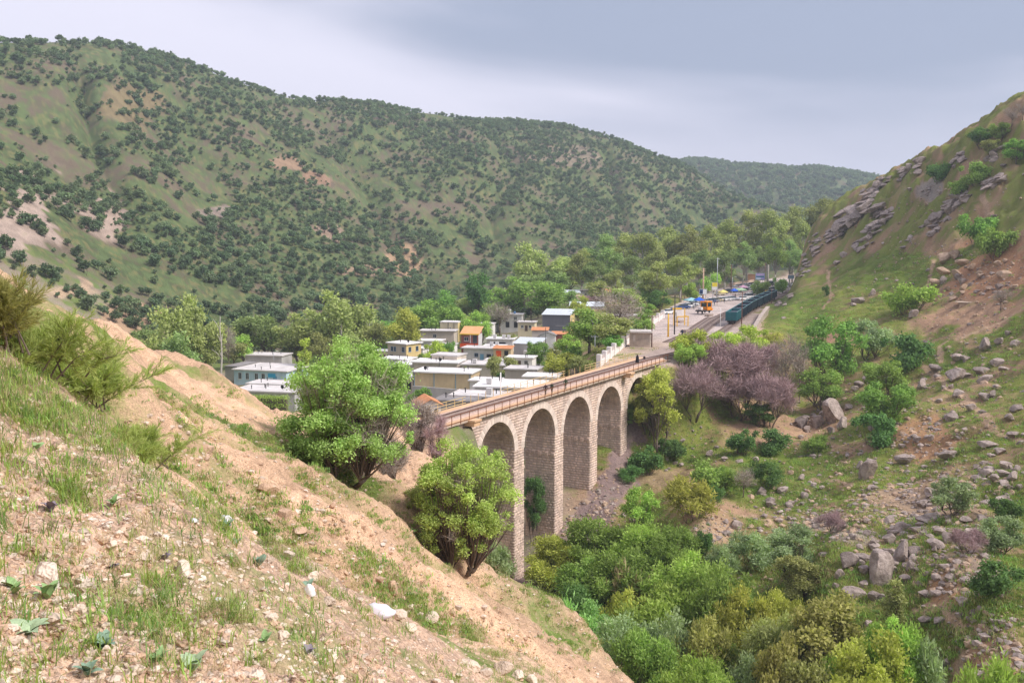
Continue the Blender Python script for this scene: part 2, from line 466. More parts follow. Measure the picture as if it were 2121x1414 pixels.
def on(px, py, rmin=2.5):
    """the spot of open ground that the photograph shows at px, py"""
    d = ray(px, py); a = math.atan2(d[0], d[1]); t = d[2] / math.hypot(d[0], d[1])
    j = min(max(np.searchsorted(AZ, a) - 1, 0), len(AZ) - 2); fj = (a - AZ[j]) / (AZ[j+1] - AZ[j])
    col = TAN[:, j] * (1 - fj) + TAN[:, j+1] * fj
    i0 = np.searchsorted(RR, rmin)
    k = np.nonzero(col[i0:] >= t)[0]
    if len(k) == 0: i = len(RR) - 200; f = 0
    else:
        i = max(k[0] + i0 - 1, 0); f = (t - col[i]) / (col[i+1] - col[i] + 1e-9)
    r = math.exp(LRR[i] + (LRR[i+1] - LRR[i]) * min(max(f, 0), 1))
    x, y = math.sin(a) * r, math.cos(a) * r
    return x, y, gz(x, y)
def on_many(px, py, rmin=2.5):
    px = np.asarray(px, float); py = np.asarray(py, float); out_ = []
    for i in range(0, len(px), 3000):
        cx = (px[i:i+3000] - 1060.5) / FPX; cy = (707 - py[i:i+3000]) / FPX
        dy = _cp + cy * _sp; dz = -_sp + cy * _cp; a = np.arctan2(cx, dy); t = dz / np.hypot(cx, dy)
        j = np.clip(np.searchsorted(AZ, a) - 1, 0, len(AZ) - 2); fj = (a - AZ[j]) / (AZ[j+1] - AZ[j])
        i0 = np.searchsorted(RR, rmin); col = TAN[i0:, j] * (1 - fj) + TAN[i0:, j+1] * fj
        hit = col >= t[None]; k = np.where(hit.any(0), hit.argmax(0), len(RR) - 200 - i0); k = np.maximum(k - 1, 0); n = np.arange(len(a))
        f = np.clip((t - col[k, n]) / (col[k+1, n] - col[k, n] + 1e-9), 0, 1); ii = k + i0
        r = np.exp(LRR[ii] + (LRR[ii+1] - LRR[ii]) * f); x, y = np.sin(a) * r, np.cos(a) * r
        z = (GZ[ii, j] * (1-fj) + GZ[ii, j+1] * fj) * (1-f) + (GZ[ii+1, j] * (1-fj) + GZ[ii+1, j+1] * fj) * f
        cov = GRASS[ii * len(AZ) + j] if 'GRASS' in globals() else z * 0
        out_.append(np.stack([x, y, z, r, cov], 1))
    return np.concatenate(out_)
def ground(px, r):
    x, y = plan(px, r); return x, y, gz(x, y)

# what lies on the ground: share of grass, colour of the soil, colour of the grass
def lay_colours():
    x, y = GX.ravel(), GY.ravel(); r = np.hypot(x, y); az = np.arctan2(x, y); px = px_of(x, np.maximum(y, .2)); z = GZ.ravel()
    rg = np.interp(px, GUL_PX, GUL_R)
    nearside = np.where(px < 1100, sstep(128, 114, r), sstep(0, -10, r - rg))
    n_big = fbm(x / 26, y / 26, 101, 4); n_mid = fbm(x / 7, y / 7, 103, 4); n_sm = fbm(x / 1.6, y / 1.6, 105, 3)
    soil = np.zeros((len(x), 3)); gcol = np.zeros((len(x), 3)); grass = np.zeros(len(x))
    def lay(wgt, s, g, cov):
        nonlocal soil, gcol, grass
        wgt = np.asarray(wgt, float)
        soil = soil * (1 - wgt[:, None]) + np.array(s)[None] * wgt[:, None]
        gcol = gcol * (1 - wgt[:, None]) + np.array(g)[None] * wgt[:, None]
        grass = grass * (1 - wgt) + cov * wgt
    one = np.ones(len(x))
    # far hills
    lay(one, (.185, .142, .098), (.092, .124, .048), .64 + (n_big - .5) * 1.0)
    # valley and village
    lay(sstep(460, 405, r), (.36, .29, .22), (.13, .17, .05), .52 + (n_big - .5) * .8)
    # right hillside
    wr = sstep(1120, 1240, px) * sstep(-4, 6, r - rg) * sstep(490, 450, r)
    lay(wr, (.43, .275, .175), (.165, .185, .042), .56 + (n_big - .5) * .8 + (n_mid - .5) * .9 + .16 * sstep(250, 310, r))
    # eroded slope
    strip = vnoise((y * .93 - x * .36 + (fbm(x / 9, y / 9, 21, 3) - .5) * 9) / 6.5, (x * .93 + y * .36) / 32, 37)
    lay(nearside, (.66, .435, .285), (.150, .190, .050), sstep(.50, .80, strip) * .50 + sstep(.48, .72, n_mid) * .40 - .06 + (n_sm - .5) * .3)
    # the grassy lip of the slope above the gully
    lay(sstep(960, 1060, px) * sstep(46, 56, r) * nearside * .85, (.60, .42, .27), (.135, .20, .045), .62 + (n_mid - .5) * .8 + (n_sm - .5) * .5)
    # near bank
    lay(sstep(24, 14, r), (.59, .405, .29), (.14, .19, .05), .04 + sstep(.45, .7, n_sm) * .36)
    # pale rubble beside the piers
    s = (x - B0[0]) * BU[0] + (y - B0[1]) * BU[1]; w = (x - B0[0]) * BN[0] + (y - B0[1]) * BN[1]
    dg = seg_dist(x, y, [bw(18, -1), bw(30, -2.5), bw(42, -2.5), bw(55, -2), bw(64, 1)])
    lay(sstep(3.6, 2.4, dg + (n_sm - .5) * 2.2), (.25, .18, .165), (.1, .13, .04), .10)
    # yard
    near = (r > 170) & (r < 640) & (x > 0) & (x < 190); k = np.zeros(len(x))
    d = seg_dist(x[near], y[near], YARD + YARD[:1]); d = np.where(inside(x[near], y[near], YARD), -d, d)
    k[near] = sstep(3, -1, d)
    lay(k, (.52, .40, .32), (.16, .18, .04), sstep(.56, .72, n_mid) * .5)
    # gravel round the track
    dt = seg_dist(x, y, [bw(70, 3.2), bw(80, 3.2), (44, 228), (53, 251), (60.5, 272), (76, 318), (95, 368)])
    lay(sstep(7, 4, dt) * k, (.40, .31, .27), (.16, .18, .04), .06)
    # the pale road along the wall, where the cars stand
    dt = seg_dist(x, y, [tuple(atz(*p, 0)[:2]) for p in [(1345, 688), (1392, 655), (1440, 636), (1520, 612), (1610, 590), (1650, 578)]])
    lay(sstep(24, 17, dt) * sstep(.2, .4, k) * sstep(225, 250, r), (.52, .43, .39), (.16, .18, .04), .0)
    # bare patches by name: (px, py, half-width px, half-height px, colour)
    sel = (r > 380)
    pxs = px; pys = 490 - FPX * (z - ZC) / r
    for (cx, cy, hw, hh, cc) in [(75, 450, 75, 75, (.42, .32, .26)), (245, 450, 60, 42, (.40, .30, .24)), (300, 235, 70, 50, (.22, .17, .09)), (150, 595, 55, 12, (.44, .33, .22)),
                                 (840, 545, 40, 32, (.42, .28, .17)), (600, 345, 40, 16, (.33, .22, .14)), (280, 655, 70, 40, (.42, .28, .18)), (470, 440, 40, 16, (.28, .22, .18)),
                                 (690, 480, 36, 24, (.31, .22, .16)), (1180, 330, 70, 22, (.25, .20, .14)), (660, 375, 34, 14, (.32, .20, .13)), (760, 560, 70, 14, (.34, .24, .16))]:
        dd = np.hypot((pxs - cx) / hw, (pys - cy) / hh) + (n_big - .5) * 1.3 + (n_mid - .5) * .6
        lay(sstep(1.05, .75, dd) * sel, cc, (.13, .15, .05), .12)
    sel = (wr > .3)
    for (cx, cy, hw, hh, cc) in [(2040, 560, 110, 55, (.42, .23, .13)), (1740, 690, 100, 14, (.40, .24, .15)), (1640, 480, 22, 90, (.42, .26, .17)), (2000, 640, 90, 30, (.40, .25, .16)),
                                 (1905, 405, 45, 22, (.33, .28, .24)), (1960, 1010, 150, 30, (.38, .27, .18)), (1740, 1075, 80, 28, (.33, .27, .21)), (1930, 880, 70, 50, (.38, .22, .12)),
                                 (2090, 1320, 60, 60, (.42, .25, .15)), (1480, 1100, 45, 30, (.42, .29, .19)), (2050, 1120, 90, 35, (.36, .27, .20)), (1380, 985, 110, 26, (.36, .26, .15)), (1990, 1180, 60, 50, (.36, .21, .11)),
                                 (1830, 560, 60, 9, (.45, .28, .17))]:
        dd = np.hypot((pxs - cx) / hw, (pys - cy) / hh) + (n_mid - .5) * 1.2 + (n_sm - .5) * .5
        lay(sstep(1.05, .7, dd) * sel, cc, (.16, .16, .04), .16)
    for (cx, cy, hw, hh, cv) in [(1620, 950, 130, 45, .95), (1400, 940, 110, 30, .95), (1340, 1085, 60, 60, .8), (1650, 640, 90, 45, .9), (1830, 560, 120, 40, .9), (1620, 1010, 120, 30, .9),
                                 (1960, 730, 110, 25, .8), (1780, 1230, 60, 30, .9), (1560, 1000, 70, 30, .9)]:
        dd = np.hypot((pxs - cx) / hw, (pys - cy) / hh) + (n_mid - .5) * 1.0
        lay(sstep(1.1, .6, dd) * sel * .85, (.33, .21, .12), (.125, .175, .030), cv)
    # trodden paths
    for pts, wd in TRAILS:
        w3 = [on(*p)[:2] for p in pts]
        dd = seg_dist(x, y, w3)
        lay(sstep(wd * .95, wd * .35, dd + (n_sm - .5) * .9) * .8, (.47, .33, .22), (.16, .17, .05), .03)
    return soil, gcol, np.clip(grass, 0, 1)
TRAILS = [([(1868, 735), (1905, 752), (1935, 775), (1960, 800), (2010, 835), (2050, 880), (2121, 915)], .9),
          ([(1500, 1058), (1560, 1068), (1600, 1085), (1632, 1110)], .6),
          ([(1680, 990), (1780, 1006), (1900, 998), (2010, 985), (2121, 965)], .5),
          ([(1880, 1258), (1960, 1262), (1990, 1300), (2050, 1322), (2100, 1345)], .5),
          ([(1955, 1262), (1958, 1240), (2010, 1200)], .5), ([(1700, 740), (1760, 745), (1868, 735)], .6),
          ([(1990, 1330), (1992, 1390), (1985, 1414)], .4),
          ([(1900, 640), (1920, 590), (1935, 540)], .8), ([(1860, 1100), (1700, 1050)], .3),
          ([(1950, 750), (1945, 715), (1985, 700), (2121, 640)], .7), ([(2030, 405), (2055, 445)], .8), ([(1715, 560), (1722, 610), (1705, 640)], .5),
          ([(1300, 1040), (1380, 1025), (1440, 1010)], .7),
          ([(120, 612), (165, 600), (185, 585), (170, 578)], 2.4)]
SOIL, GCOL, GRASS = lay_colours()

def ground_material():
    m = bpy.data.materials.new('ground_soil_and_grass'); m.use_nodes = True
    t = m.node_tree; b = t.nodes['Principled BSDF']; L = t.links.new
    b.inputs['Roughness'].default_value = .95; b.inputs['Specular IOR Level'].default_value = .12
    geo = N(t, 'ShaderNodeNewGeometry')
    def noise(scale, detail=6, rough=.6):
        n = N(t, 'ShaderNodeTexNoise'); n.inputs['Scale'].default_value = scale; n.inputs['Detail'].default_value = detail; n.inputs['Roughness'].default_value = rough
        L(geo.outputs['Position'], n.inputs['Vector']); return n.outputs['Fac']
    def math_(op, a, bb, clamp=False):
        n = N(t, 'ShaderNodeMath', operation=op); n.use_clamp = clamp
        for i, v in enumerate((a, bb)):
            if hasattr(v, 'links'): L(v, n.inputs[i])
            else: n.inputs[i].default_value = v
        return n.outputs[0]
    soil = N(t, 'ShaderNodeAttribute', attribute_name='soil').outputs['Color']
    gcol = N(t, 'ShaderNodeAttribute', attribute_name='gcol').outputs['Color']
    cov = N(t, 'ShaderNodeAttribute', attribute_name='grass').outputs['Fac']
    n_a = N(t, 'ShaderNodeAttribute', attribute_name='mottle').outputs['Fac']; n_b = noise(1.9, 4, .7); n_c = noise(11.0, 3, .7)
    mixn = math_('ADD', math_('MULTIPLY', n_a, .5), math_('ADD', math_('MULTIPLY', n_b, .32), math_('MULTIPLY', n_c, .18)))
    k = math_('ADD', math_('MULTIPLY', math_('SUBTRACT', mixn, .5), 5.0), math_('MULTIPLY', math_('SUBTRACT', cov, .5), 2.6))
    k = math_('ADD', math_('MULTIPLY', k, 1.0), .5, True)
    def vary(col, f, lo, hi):
        r = N(t, 'ShaderNodeMapRange'); r.inputs['From Min'].default_value = .3; r.inputs['From Max'].default_value = .7
        r.inputs['To Min'].default_value = lo; r.inputs['To Max'].default_value = hi; L(f, r.inputs['Value'])
        s = N(t, 'ShaderNodeVectorMath', operation='SCALE'); L(col, s.inputs[0]); L(r.outputs[0], s.inputs['Scale']); return s.outputs[0]
    sc = vary(vary(soil, n_b, .72, 1.22), n_a, .84, 1.14)
    # scattered pale and dark grit
    vo = N(t, 'ShaderNodeTexVoronoi'); vo.inputs['Scale'].default_value = 26; L(geo.outputs['Position'], vo.inputs['Vector'])
    sepc = N(t, 'ShaderNodeSeparateColor'); L(vo.outputs['Color'], sepc.inputs[0])
    sc = vary(sc, sepc.outputs[0], .80, 1.16)
    gc = vary(vary(gcol, n_c, .70, 1.35), n_a, .75, 1.25)
    dry = N(t, 'ShaderNodeMix', data_type='RGBA'); dry.inputs['B'].default_value = (.24, .20, .085, 1)
    dm = N(t, 'ShaderNodeMapRange'); dm.inputs['From Min'].default_value = .50; dm.inputs['From Max'].default_value = .72; dm.inputs['To Max'].default_value = .55
    L(N(t, 'ShaderNodeAttribute', attribute_name='dry').outputs['Fac'], dm.inputs['Value']); L(dm.outputs[0], dry.inputs['Factor']); L(gc, dry.inputs['A'])
    mixc = N(t, 'ShaderNodeMix', data_type='RGBA'); L(k, mixc.inputs['Factor']); L(sc, mixc.inputs['A']); L(dry.outputs['Result'], mixc.inputs['B'])
    L(mixc.outputs['Result'], b.inputs['Base Color'])
    hgt = math_('ADD', math_('MULTIPLY', n_b, .30), math_('ADD', math_('MULTIPLY', n_c, .10), math_('MULTIPLY', noise(42, 2, .7), .035)))
    bp = N(t, 'ShaderNodeBump'); bp.inputs['Strength'].default_value = .75; bp.inputs['Distance'].default_value = 1.0
    L(hgt, bp.inputs['Height']); L(bp.outputs[0], b.inputs['Normal'])
    return m
_nr, _nc = GX.shape
_ii = (np.arange(_nr - 1)[:, None] * _nc + np.arange(_nc - 1)[None, :]).ravel()
_faces = np.stack([_ii, _ii + 1, _ii + _nc + 1, _ii + _nc], 1)[:, ::-1]
_me = np_mesh('terrain', np.stack([GX.ravel(), GY.ravel(), GZ.ravel()], 1), _faces, True, {'soil': SOIL, 'gcol': GCOL, 'grass': GRASS,
    'mottle': .5 + (fbm(GX.ravel() / 4.5, GY.ravel() / 4.5, 201, 6, .68) - .5) * 1.3, 'dry': .5 + (fbm(GX.ravel() / 2.2 + 31, GY.ravel() / 2.2, 211, 6, .7) - .5) * 1.3})
terrain = put('terrain', _me, None, ground_material())
tag(terrain, 'bare sandy slopes, grassy hillsides and valley floor', None, None, 'structure')
# ------------------------------------------------------------------ the viaduct
STONE_C = [(.660,.505,.420), (.630,.480,.400), (.680,.530,.450), (.610,.470,.405), (.645,.485,.395), (.58,.44,.375), (.67,.515,.42)]
M_stone = mat('hewn_stone', var=.26, vscale=1.3, streak=(1, 1, .14), bump=.5, bscale=9, rough=.92, attr='tint', spec=.15)
def stone_obj_mat():
    m = mat('hewn_stone_block', (.64, .490, .405), rough=.92, var=.16, vscale=2.0, bump=.5, bscale=9, rand=.22, spec=.15); return m
M_block = stone_obj_mat()
M_vous = mat('pale_dressed_stone', (.74, .605, .525), rough=.9, var=.14, vscale=1.8, bump=.4, bscale=8, rand=.14, spec=.15)
M_mortar = mat('mortar', (.50, .40, .335), rough=.95, var=.2, vscale=1.2, bump=.3, bscale=10)
M_coping = mat('coping_stone', (.50, .39, .31), rough=.9, var=.2, vscale=.8, bump=.4, bscale=7)
M_sand = mat('sandy_walkway', (.66, .42, .25), rough=.95, var=.18, vscale=.6, bump=.3, bscale=9)
M_ballast = mat('track_ballast', (.52, .37, .30), rough=.95, var=.35, vscale=5, bump=.9, bscale=7)
M_rust = mat('rusty_steel', (.235, .085, .035), rough=.75, var=.3, vscale=3, spec=.3)
M_rail = mat('rail_steel', (.16, .105, .09), rough=.55, var=.25, vscale=3, metal=.4)
M_sleeper = mat('sleeper_timber', (.36, .28, .24), rough=.9, var=.3, vscale=2)
M_cream = mat('cream_paint_on_steel', (.66, .50, .25), rough=.6, var=.22, vscale=2)

viaduct = thing('viaduct', 'pinkish stone railway viaduct of five tall round arches across the gully', 'viaduct', (B0[0], B0[1], 0), math.pi / 2 - BAZ)
PITCHS, ARC0, RI, RE, ZSP = 12.9, 14.6, 5.0, 6.05, -6.9
W0, W1 = .6, 5.9
arcs = [ARC0 + PITCHS * k for k in range(5)]
piers = [(ARC0 + PITCHS * k + RI, ARC0 + PITCHS * (k + 1) - RI, zb) for k, zb in enumerate((-28.5, -25.5, -21.5, -16.5))]
S0, S1, ZTOP = -2.0, 77.0, -.72

# solid core, set back behind the faces of the stones
core = MB()
def core_span(sc):
    K = 22
    for k in range(K):
        a0, a1 = math.pi * k / K, math.pi * (k + 1) / K
        R = RI + .05
        p0 = (sc - R * math.cos(a0), ZSP + R * math.sin(a0)); p1 = (sc - R * math.cos(a1), ZSP + R * math.sin(a1))
        for w, rev in ((W0 + .05, False), (W1 - .05, True)):
            q = [(p0[0], w, p0[1]), (p1[0], w, p1[1]), (p1[0], w, ZTOP), (p0[0], w, ZTOP)]
            core.add(q, [(3, 2, 1, 0) if rev else (0, 1, 2, 3)])
        core.add([(p0[0], W0+.05, p0[1]), (p0[0], W1-.05, p0[1]), (p1[0], W1-.05, p1[1]), (p1[0], W0+.05, p1[1])], [(0, 1, 2, 3)])
for sc in arcs: core_span(sc)
for a, b, zb in piers: core.box(a - .0, b + .0, W0 + .05, W1 - .05, zb, ZTOP)
core.box(S0, arcs[0] - RI, W0 + .05, W1 - .05, -20, ZTOP); core.box(arcs[-1] + RI, S1, W0 + .05, W1 - .05, -12, ZTOP)
core.build('core_wall', M_mortar, viaduct)

# stones: (origin, along, up, outward normal, length, height); each is a shallow pillow proud of the mortar
BLOCKS = []
def course_wall(o, e, nrm, length, z0, z1, gaps=None, ch=.42, bl=.74):
    """courses of stone on the vertical face that starts at o and runs along e"""
    nz = max(1, round((z1 - z0) / ch)); h = (z1 - z0) / nz
    for i in range(nz):
        za = z0 + i * h; zm = za + h / 2
        spans = gaps(zm) if gaps else [(0, length)]
        for (a, b) in spans:
            if b - a < .12: continue
            x = a; first = True
            while x < b - .02:
                L = bl * random.uniform(.72, 1.25)
                if first and i % 2: L *= .55
                first = False
                if b - (x + L) < .3: L = b - x
                BLOCKS.append((o[0] + e[0] * x, o[1] + e[1] * x, za, e, nrm, L, h, random.uniform(.012, .05)))
                x += L
zt = -6.9
for a, b, zb in piers:
    course_wall((a, W0), (0, 1), (-1, 0), W1 - W0, zb, zt)                 # side towards the eye
    course_wall((b, W0), (0, 1), (1, 0), W1 - W0, zb, zt)
    course_wall((a, W0), (1, 0), (0, -1), b - a, zb, zt, ch=.42, bl=.8)    # front
    course_wall((a, W1), (1, 0), (0, 1), b - a, zb, zt, ch=.5, bl=1.2)
def spandrel(zm):
    cuts = []
    for sc in arcs:
        dz = zm - ZSP
        if dz < RE - .02: 
            hw = math.sqrt(max(0, (RE - .12) ** 2 - dz * dz)); cuts.append((sc - hw, sc + hw))
    res = []; x = S0
    for a, b in cuts:
        res.append((x - S0, a - S0)); x = b
    res.append((x - S0, S1 - S0)); return res
course_wall((S0, W0), (1, 0), (0, -1), S1 - S0, ZSP, ZTOP, spandrel, ch=.40, bl=.72)
course_wall((S0, W1), (1, 0), (0, 1), S1 - S0, ZSP, ZTOP, spandrel, ch=.6, bl=1.2)
course_wall((S0, W0), (1, 0), (0, -1), arcs[0] - RI - S0, -20, ZSP); course_wall((arcs[0] - RI, W0), (0, 1), (1, 0), W1 - W0, -20, ZSP)
course_wall((arcs[-1] + RI, W0), (1, 0), (0, -1), S1 - arcs[-1] - RI, -12, ZSP); course_wall((arcs[-1] + RI, W0), (0, 1), (-1, 0), W1 - W0, -12, ZSP)

UV8 = None
def block_geo(b):
    x, y, z, e, n, L, h, pr = b
    j = .018; i = .05
    def p(u, v, d): return (x + e[0] * u + n[0] * d, y + e[1] * u + n[1] * d, z + v)
    return [p(j, j, -.06), p(L - j, j, -.06), p(L - j, h - j, -.06), p(j, h - j, -.06),
            p(j + i, j + i, pr), p(L - j - i, j + i, pr), p(L - j - i, h - j - i, pr), p(j + i, h - j - i, pr)]
_bf = np.array([(4, 5, 6, 7), (0, 1, 5, 4), (1, 2, 6, 5), (2, 3, 7, 6), (3, 0, 4, 7)])
# the three hundred that show largest: the near pier's two visible faces, then the next pier's
def shows(b):
    gx, gy = bw(b[0], b[1]); d = math.hypot(gx, gy)
    face = 1.0 if b[4] in ((-1, 0), (0, -1)) else 0
    own = (19.5 < b[0] < 22.6 and b[2] < -9.5 and b[2] > -26.5) or (32.4 < b[0] < 35.5 and -23 < b[2] < -12)
    return (face * b[5] / d if own else 0)
order = sorted(range(len(BLOCKS)), key=lambda i: -shows(BLOCKS[i]))
single = set(order[:290])
unit = np_mesh('stone_block', np.array([(0,0,-.06),(1,0,-.06),(1,0,-.06),(0,0,-.06)]*2, float), _bf)
bpy.data.meshes.remove(unit)
ub = MB(); ub.add([(.02,0,.03),(.98,0,.03),(.98,0,.97),(.02,0,.97),(.075,-1,.12),(.925,-1,.12),(.925,-1,.88),(.075,-1,.88)], [(4,5,6,7),(0,1,5,4),(1,2,6,5),(2,3,7,6),(3,0,4,7)])
um = ub.mesh('stone_block'); um.materials.append(M_block)
V, F_, T = [], [], []
for i, b in enumerate(BLOCKS):
    if i in single:
        o = put('stone_block', um, viaduct)
        # local x along e, local -y outward
        flip = (b[3][0] * -b[4][1] - b[3][1] * -b[4][0])      # handedness of (e, -n)
        if b[4] == (0, -1): o.location = (b[0], b[1] + .06, b[2]); ang = 0; sx = 1
        else: o.location = (b[0] + .06, b[1] + b[5], b[2]); ang = -math.pi / 2; sx = 1
        o.rotation_euler = (0, 0, ang); o.scale = (b[5], b[7] + .06, b[6])
        continue
    k = len(V); V += block_geo(b); F_ += [tuple(f + k) for f in _bf]
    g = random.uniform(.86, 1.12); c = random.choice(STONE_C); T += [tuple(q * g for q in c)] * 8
# barrels of the arches
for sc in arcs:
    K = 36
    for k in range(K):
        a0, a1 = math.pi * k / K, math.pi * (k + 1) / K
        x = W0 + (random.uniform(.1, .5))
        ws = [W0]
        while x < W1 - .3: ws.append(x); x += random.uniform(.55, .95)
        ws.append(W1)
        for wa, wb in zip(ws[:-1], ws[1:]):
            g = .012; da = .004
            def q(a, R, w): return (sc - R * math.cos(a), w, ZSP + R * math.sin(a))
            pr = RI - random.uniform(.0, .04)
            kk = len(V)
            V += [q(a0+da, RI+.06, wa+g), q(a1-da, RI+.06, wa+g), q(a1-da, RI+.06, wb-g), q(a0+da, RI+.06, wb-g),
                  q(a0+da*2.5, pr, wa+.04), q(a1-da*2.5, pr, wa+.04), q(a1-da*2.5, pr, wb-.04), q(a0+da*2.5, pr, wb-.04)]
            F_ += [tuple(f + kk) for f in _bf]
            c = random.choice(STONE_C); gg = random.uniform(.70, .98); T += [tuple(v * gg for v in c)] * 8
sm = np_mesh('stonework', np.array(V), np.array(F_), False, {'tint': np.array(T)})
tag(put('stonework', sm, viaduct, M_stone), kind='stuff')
# ring stones, each its own piece
K = 40
vm = MB(); a = math.pi / K / 2 * .93
def rp(R, t, w): return (R * math.sin(t), w, R * math.cos(t))
vm.add([rp(RI-.01, -a, -.05), rp(RI-.01, a, -.05), rp(RE, a, -.05), rp(RE, -a, -.05), rp(RI-.01, -a, .3), rp(RI-.01, a, .3), rp(RE, a, .3), rp(RE, -a, .3)],
       [(0,1,2,3)[::-1], (4,5,6,7), (0,1,5,4), (1,2,6,5), (2,3,7,6), (3,0,4,7)])
vmesh = vm.mesh('voussoir'); vmesh.materials.append(M_vous)
for sc in arcs:
    for k in range(K):
        th = -math.pi / 2 + math.pi * (k + .5) / K
        o = put('voussoir', vmesh, viaduct, loc=(sc, W0 - random.uniform(0, .03), ZSP)); o.rotation_euler = (0, th, 0)
# corbels that once carried the centring
cm = MB(); cm.box(-.26, 0, -.26, .26, 0, .42); cm.box(-.14, 0, -.2, .2, -.2, 0)
cmesh = cm.mesh('corbel'); cmesh.materials.append(M_block)
for a_, b_, zb in piers:
    for w in (W0 + .3, W0 + 1.45, W0 + 2.65, W0 + 3.85, W1 - .3):
        put('corbel', cmesh, viaduct, loc=(a_ - .02, w, -10.1))
        put('corbel', cmesh, viaduct, loc=(b_ + .02, w, -10.1), rotz=math.pi)
# coping course, walkway, ballast bed
cp = MB(); s = S0
while s < 80:
    L = random.uniform(1.5, 2.1); cp.box(s + .012, min(s + L, 80) - .012, W0 - .22, W0 + .4, ZTOP + .004, -.36 + random.uniform(-.01, .01)); s += L
tag(cp.build('coping', M_coping, viaduct), kind='stuff')
MB().box(S0, 80, W1 - .3, W1 + .25, ZTOP + .004, -.36).build('far_coping', M_coping, viaduct)
MB().box(S0 - 3, 81, -.18, 6.7, -.352, -.12).build('deck_slab', M_coping, viaduct)
dk = MB()
for k in range(56):
    s = S0 - 3 + k * 1.5; dk.box(s + .01, s + 1.49, -.12, 1.0, -.118, -.02 + random.uniform(-.012, .012))
tag(dk.build('walkway', M_sand, viaduct), kind='stuff')
MB().box(S0 - 3, 81, 5.35, 6.62, -.118, -.02).build('far_walkway', M_sand, viaduct)
bl = MB(); 
prof = [(1.002, -.118), (1.3, .10), (5.0, .10), (5.348, -.118)]
for k in range(len(prof) - 1):
    bl.add([(S0 - 3, prof[k][0], prof[k][1]), (81, prof[k][0], prof[k][1]), (81, prof[k+1][0], prof[k+1][1]), (S0 - 3, prof[k+1][0], prof[k+1][1])], [(0, 1, 2, 3)])
bl.build('ballast_bed', M_ballast, viaduct)
# two refuges bracketed out from the walkway
for s in (6.6, 59.3):
    rf = MB(); rf.box(s - .9, s + .9, -1.25, -.184, -.34, -.10); rf.box(s - .75, s + .75, -1.05, W0 - .1, -.95, -.345); rf.build('refuge', M_sand, viaduct)

# railings
def railing(label, w, s0, s1, mt, rails, skip=(), step=2.15, out=-1):
    t = thing('bridge_railing', label, 'railing', (B0[0], B0[1], 0), math.pi / 2 - BAZ)
    pm = MB(); pm.box(-.035, .035, -.035, .035, -.30 if out else -.02, 1.08)
    if out: pm.bar((0, 0, -.22), (0, -out * .0 + .34, -.34), .05)
    pmesh = pm.mesh('post'); pmesh.materials.append(mt)
    s = s0
    while s <= s1 + .01:
        put('post', pmesh, t, loc=(s + random.uniform(-.04, .04), w, 0)); s += step
    for a_, b_ in (skip or [(s0, s1)]):
        for z in rails:
            MB().bar((a_, w, z), (b_, w, z), .055, .06).build('rail', mt, t)
    return t
railing('rust brown railing along the near edge of the stone viaduct', -.22, -.4, 80, M_rust, (1.06, .06), step=2.15)
railing('cream painted railing along the far village side of the viaduct', 6.66, -2, 79, M_cream, (1.06, .60, .18), skip=[(-2, 16), (26.5, 48), (56, 79)], step=2.15, out=0)

# rails and sleepers over the bridge and out into the yard
def track(name, label, pts, zb, group=None, gauge=1.5, guard=False, sleepers=True):
    P = [Vector((p[0], p[1], 0)) for p in pts]
    fine = []
    for i in range(len(P) - 1):                                            # Catmull-Rom
        p0, p1, p2, p3 = P[max(i-1, 0)], P[i], P[i+1], P[min(i+2, len(P)-1)]
        n = max(2, int((p2 - p1).length / 2.5))
        for k in range(n):
            u = k / n
            fine.append(.5 * ((2*p1) + (p2 - p0)*u + (2*p0 - 5*p1 + 4*p2 - p3)*u*u + (3*p1 - p0 - 3*p2 + p3)*u**3))
    fine.append(P[-1])
    t = thing(name, label, 'railway track', (fine[0].x, fine[0].y, zb), 0, group); t['kind'] = 'structure'
    o = Vector((fine[0].x, fine[0].y, 0))
    nn = []
    for i in range(len(fine)):
        d = (fine[min(i+1, len(fine)-1)] - fine[max(i-1, 0)]).normalized(); nn.append(Vector((-d.y, d.x, 0)))
    for off in ((-gauge/2, gauge/2) + ((-gauge/2 + .3, gauge/2 - .3) if guard else ())):
        m = MB()
        for i in range(len(fine) - 1):
            a = fine[i] + nn[i] * off - o; b = fine[i+1] + nn[i+1] * off - o
            e0, e1 = nn[i] * .05, nn[i+1] * .05; Z0, Z1 = Vector((0,0,.10)), Vector((0,0,.27))
            m.add([a-e0+Z0, a+e0+Z0, a+e0+Z1, a-e0+Z1, b-e1+Z0, b+e1+Z0, b+e1+Z1, b-e1+Z1], [(3,2,6,7),(0,3,7,4),(2,1,5,6)])
        m.build('rail', M_rail, t)
    if sleepers:
        m = MB(); acc = 0
        for i in range(len(fine) - 1):
            L = (fine[i+1] - fine[i]).length; d = (fine[i+1] - fine[i]).normalized()
            while acc < L:
                c = fine[i] + d * acc - o; e = Vector((-d.y, d.x, 0)) * 1.25; f = d * .12
                m.add([c-e-f, c+e-f, c+e+f, c-e+f] + [q + Vector((0,0,.115)) for q in (c-e-f, c+e-f, c+e+f, c-e+f)], [(4,5,6,7),(0,1,5,4),(2,3,7,6),(1,2,6,5),(3,0,4,7)])
                acc += .65
            acc -= L
        tag(m.build('sleepers', M_sleeper, t), kind='stuff')
    return t
track('railway_track', 'rusty single track crossing the viaduct into the station yard', LTRK[:0:-1] + [bw(20, 3.2), bw(40, 3.2), bw(60, 3.2), bw(76, 3.2), (35.5, 207), (44.5, 229), (53, 251), (60.3, 272), (76, 318), (95, 368), (113, 415), (124, 444)], .03, guard=False)
